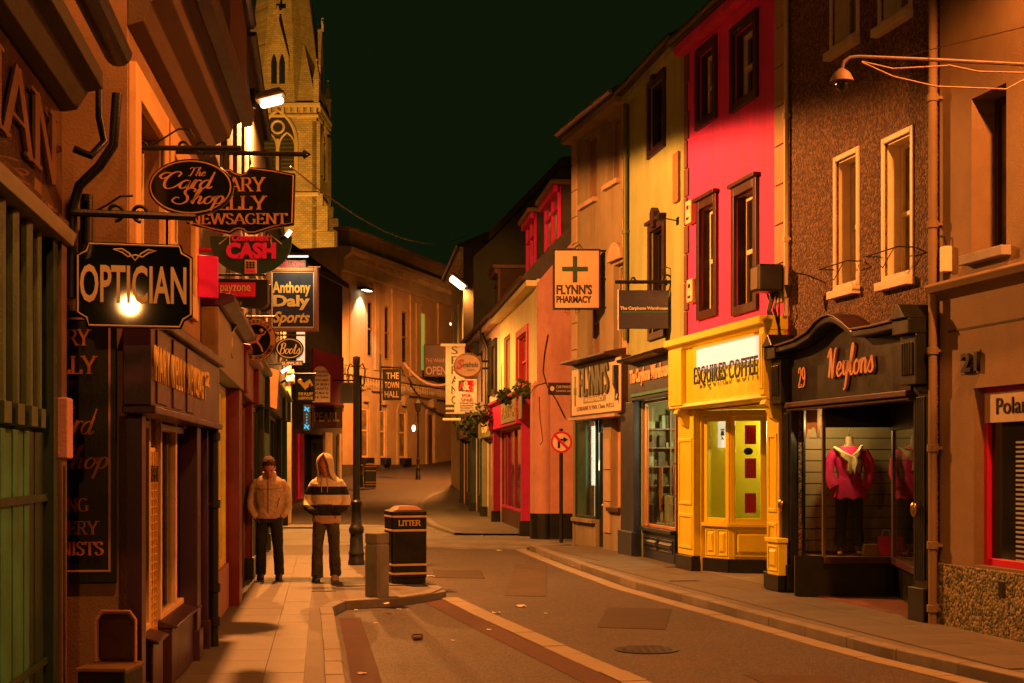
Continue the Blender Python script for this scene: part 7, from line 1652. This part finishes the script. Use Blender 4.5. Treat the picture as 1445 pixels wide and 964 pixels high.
def person(label, loc, rz, jacket, trousers, legs, head, hooded=False, torso_w=1.0, hem=.92, arms=None, collar=True):
    t = thing("person", label, "person", loc, rz)
    b = MB()
    b.loft([er(0, .0, .86, .15, .10), er(0, 0, 1.0, .14, .10), er(0, 0, 1.25, .17, .11), er(0, .01, 1.40, .15, .09), er(0, .0, 1.45, .07, .065), er(0, -.02 - head[1] * .02, 1.53, .056, .06)])
    Rm = head_mesh(b, (head[0], -.02 - head[1] * .06, 1.485), head[1], head[2])
    for lg in legs: limb(b, [(x, y, z, r * .78) for x, y, z, r in lg])
    for a in arms: limb(b, [(x, y, z, r * .72) for x, y, z, r in a])
    for a in arms:
        x, y, z, r = a[-1]; s_ = 1 if x > 0 else -1; x -= s_ * .02; y += .05; b.ball((x, y - .005, z - .03), (.022, .04, .045), 10, 6)
        for k in range(4): limb(b, [(x, y - .03 + k * .02, z - .06, .010), (x - s_ * .015, y - .03 + k * .02, z - .10, .009), (x - s_ * .03, y - .03 + k * .02, z - .13 + .006 * abs(k - 1), .007)], 8)
        limb(b, [(x, y - .04, z - .03, .012), (x - s_ * .02, y - .06, z - .06, .010), (x - s_ * .025, y - .065, z - .085, .008)], 8)
    remesh(b, "body", SKIN, t, .009, sm=3)
    for s_ in (-1, 1):
        e_ = MB().ball((0, 0, 0), (.013, .008, .008), 10, 6).build("eye", BLACKP, t, smooth=True); e_.matrix_local = Rm @ Matrix.Translation((s_ * .030, -.080, .112))
    e_ = MB().ball((0, 0, 0), (.022, .008, .004), 10, 6).build("mouth", M("lips", (.35, .08, .07), .5), t, smooth=True); e_.matrix_local = Rm @ Matrix.Translation((0, -.090, .046))
    j = MB(); w_ = torso_w
    j.loft([er(0, .0, hem, .180 * w_, .122), er(0, .0, hem + .05, .192 * w_, .132), er(0, -.005, 1.10, .188 * w_, .134), er(0, -.005, 1.25, .196 * w_, .134), er(0, .0, 1.35, .200 * w_, .12), er(0, .004, 1.40, .185 * w_, .105), er(0, .008, 1.44, .145 * w_, .09), er(0, .008, 1.47, .095, .08), er(0, .008, 1.495, .075, .074)])
    for a in arms: limb(j, a)
    if collar:
        for s_ in (-1, 1): j.loft([er(s_ * .05, -.015, 1.45, .05, .065, 12), er(s_ * .062, -.025, 1.515, .038, .06, 12), er(s_ * .064, -.02, 1.535, .02, .045, 12)])
    jo = remesh(j, "jacket" if collar else "hoodie", jacket, t, .012, wr=.008, ws=6, sm=6, seed=loc[0] * 3)
    if collar: MB().tube([(0, -.142, hem + .03), (0, -.150, 1.1), (0, -.150, 1.25), (0, -.125, 1.38), (0, -.10, 1.45)], .006, 6).build("zip", M("zip_brown", (.25, .16, .08), .4), jo, smooth=True)
    if collar:
        for s_ in (-1, 1): MB().tube([(s_ * .12, -.122, hem + .10), (s_ * .155, -.112, hem + .24)], .007, 6).build("pocket", M("zip_brown", (.25, .16, .08), .4), jo, smooth=True)
        MB().tube([(-.19, -.075, 1.30), (-.10, -.125, 1.285), (0, -.138, 1.28), (.10, -.125, 1.285), (.19, -.075, 1.30)], .005, 6).build("yoke_seam", M("zip_brown", (.25, .16, .08), .4), jo, smooth=True)
    else:
        MB().tube([(-.155, -.118, hem + .02), (-.10, -.140, hem + .21), (.10, -.140, hem + .21), (.155, -.118, hem + .02)], .006, 6).build("pouch_seam", M("dull_seam", (.10, .08, .05), .8), jo, smooth=True)
        for s_ in (-1, 1): MB().tube([(s_ * .035, -.10, 1.45), (s_ * .045, -.13, 1.38), (s_ * .04, -.142, 1.24)], .005, 6).build("drawcord", M("hood_cloth", (.62, .50, .30), .85), jo, smooth=True)
    MB().loft([er(0, 0, hem - .055, .178 * w_, .12), er(0, 0, hem - .02, .19 * w_, .13), er(0, 0, hem + .012, .188 * w_, .128)]).build("hem_band", jacket, jo, smooth=True)
    q_ = MB(); q_.loft([er(0, .0, .80, .165, .115), er(0, 0, .90, .168, .118), er(0, 0, .99, .155, .11)])
    for lg in legs: limb(q_, lg)
    remesh(q_, "trousers", trousers, t, .012, wr=.009, ws=7, sm=5, seed=loc[0] * 5 + 2, zs=.7)
    for lg in legs:
        x, y, z, r = lg[-1]; s_ = MB()
        def sr(cx, cy, z_, rx, ry): return er(cx, cy, z_, rx, ry, 14)
        s_.loft([sr(x, y - .06, 0.004, .048, .135), sr(x, y - .06, .03, .052, .14), sr(x, y - .045, .065, .046, .115), sr(x, y - .005, .10, .043, .062), sr(x, y, .13, .04, .05)])
        s_.build("shoe", M("shoe_leather", (.03, .022, .018), .45) if collar or x < 0 else M("pale_trainer", (.45, .30, .18), .6), t, smooth=True)
    Rh = Rm
    if hooded:
        prof = [(-.085, .150, .118, .015, 58), (-.05, .118, .112, .01, 56), (0.0, .098, .118, .0, 50), (.05, .094, .130, -.004, 46), (.10, .097, .138, -.008, 44), (.15, .099, .140, -.010, 42), (.19, .094, .132, -.008, 36), (.225, .078, .110, .0, 26), (.25, .050, .072, .010, 12), (.262, .02, .03, .014, 4)]
        n = 24; vs = []; fs = []
        for i, (z, rx, ry, cy, op) in enumerate(prof):
            o_ = radians(op)
            for k in range(n + 1):
                a = o_ + (2 * pi - 2 * o_) * k / n; vs.append((rx * sin(a), cy - ry * cos(a), z + (.012 * cos(a) if z > .1 else 0)))
        for i in range(len(prof) - 1):
            for k in range(n): fs.append((i * (n + 1) + k, i * (n + 1) + k + 1, (i + 1) * (n + 1) + k + 1, (i + 1) * (n + 1) + k))
        top = len(prof) - 1; fs.append(tuple(top * (n + 1) + k for k in range(n + 1)))
        o = MB().add(vs, fs).build("hood", M("hood_cloth", (.62, .50, .30), .85, .2, 6, .3, 60), t, smooth=True); o.matrix_local = Rm
        sol = o.modifiers.new("s", 'SOLIDIFY'); sol.thickness = .020; sol.offset = 0; sb = o.modifiers.new("b", 'SUBSURF'); sb.levels = sb.render_levels = 1
    else:
        h = MB(); h.loft([er(0, .014, .115, .080, .085), er(0, .012, .15, .0815, .092), er(0, .010, .185, .078, .094), er(0, .012, .222, .062, .078), er(0, .012, .246, .030, .045)])
        o = remesh(h, "hair", M("short_hair", (.06, .025, .012), .9, .4, 40, .6, 90), t, .010, wr=.004, ws=40, sm=2); o.matrix_local = Rm
    return t
JK = M("beige_jacket", (.60, .44, .27), .85, .35, 7, .8, 22)
def stripes():
    m = bpy.data.materials.new("striped_hoodie"); m.use_nodes = True; nt = m.node_tree; N = nt.nodes; L = nt.links; p = N["Principled BSDF"]; p.inputs["Roughness"].default_value = .85
    tc = N.new("ShaderNodeTexCoord"); sx = N.new("ShaderNodeSeparateXYZ"); L.new(tc.outputs["Object"], sx.inputs[0]); r = N.new("ShaderNodeValToRGB"); r.color_ramp.interpolation = 'CONSTANT'
    mp = N.new("ShaderNodeMath"); mp.operation = 'DIVIDE'; mp.inputs[1].default_value = 2.0; L.new(sx.outputs["Z"], mp.inputs[0]); L.new(mp.outputs[0], r.inputs["Fac"])
    lt, dk = (.78, .66, .42, 1), (.014, .016, .012, 1); el = r.color_ramp.elements; el[0].color = (.55, .36, .20, 1); el[1].position = .455; el[1].color = dk
    for z, c in ((1.055, lt), (1.20, dk), (1.32, lt)): e = el.new(z / 2); e.color = c
    L.new(r.outputs["Color"], p.inputs["Base Color"]); nz = N.new("ShaderNodeTexNoise"); nz.inputs["Scale"].default_value = 20; L.new(tc.outputs["Object"], nz.inputs["Vector"]); b = N.new("ShaderNodeBump"); b.inputs["Strength"].default_value = .7; b.inputs["Distance"].default_value = .02; L.new(nz.outputs["Fac"], b.inputs["Height"]); L.new(b.outputs["Normal"], p.inputs["Normal"])
    return m
g1 = G(380, 818)
arms1 = [[(s_ * .155, .01, 1.385, .066), (s_ * .215, .02, 1.30, .068), (s_ * .262, .035, 1.13, .060), (s_ * .262, -.0, 1.02, .055), (s_ * .215, -.06, .92, .046), (s_ * .17, -.07, .88, .040)] for s_ in (-1, 1)]
legs1 = [[(-.085, 0, .90, .095), (-.10, 0, .70, .088), (-.11, -.03, .48, .074), (-.115, .0, .25, .072), (-.12, .03, .07, .070)], [(.085, 0, .90, .095), (.105, -.02, .70, .088), (.125, -.03, .48, .074), (.135, -.02, .25, .072), (.14, -.02, .07, .072)]]
person("man in beige zipped jacket and dark trousers walking with head bowed, hands pocketed", (g1.x, g1.y, 0), radians(4), JK, M("black_trousers", (.016, .02, .013), .8, .4, 6, .7, 20), legs1, (0.0, radians(34), radians(6)), arms=arms1, torso_w=1.06)
g2 = G(461, 820)
arms2 = [[(s_ * .155, .01, 1.38, .068), (s_ * .215, .03, 1.29, .070), (s_ * .275, .04, 1.12, .066), (s_ * .255, -.05, 1.03, .060), (s_ * .19, -.12, .985, .052), (s_ * .12, -.11, .97, .042)] for s_ in (-1, 1)]
legs2 = [[(-.085, 0, .88, .095), (-.10, -.06, .68, .088), (-.105, -.11, .46, .078), (-.11, -.10, .24, .080), (-.115, -.10, .06, .088)], [(.085, 0, .88, .095), (.10, -.02, .68, .088), (.10, .02, .46, .078), (.10, .10, .24, .080), (.095, .15, .07, .086)]]
person("person in hooded striped top and baggy jeans walking beside the lamp post", (g2.x, g2.y, 0), radians(-5), stripes(), M("worn_jeans", (.085, .075, .05), .85, .6, 7, .8, 22), legs2, (0.0, radians(14), radians(-5)), hooded=True, arms=arms2, torso_w=1.08, hem=.86, collar=False)
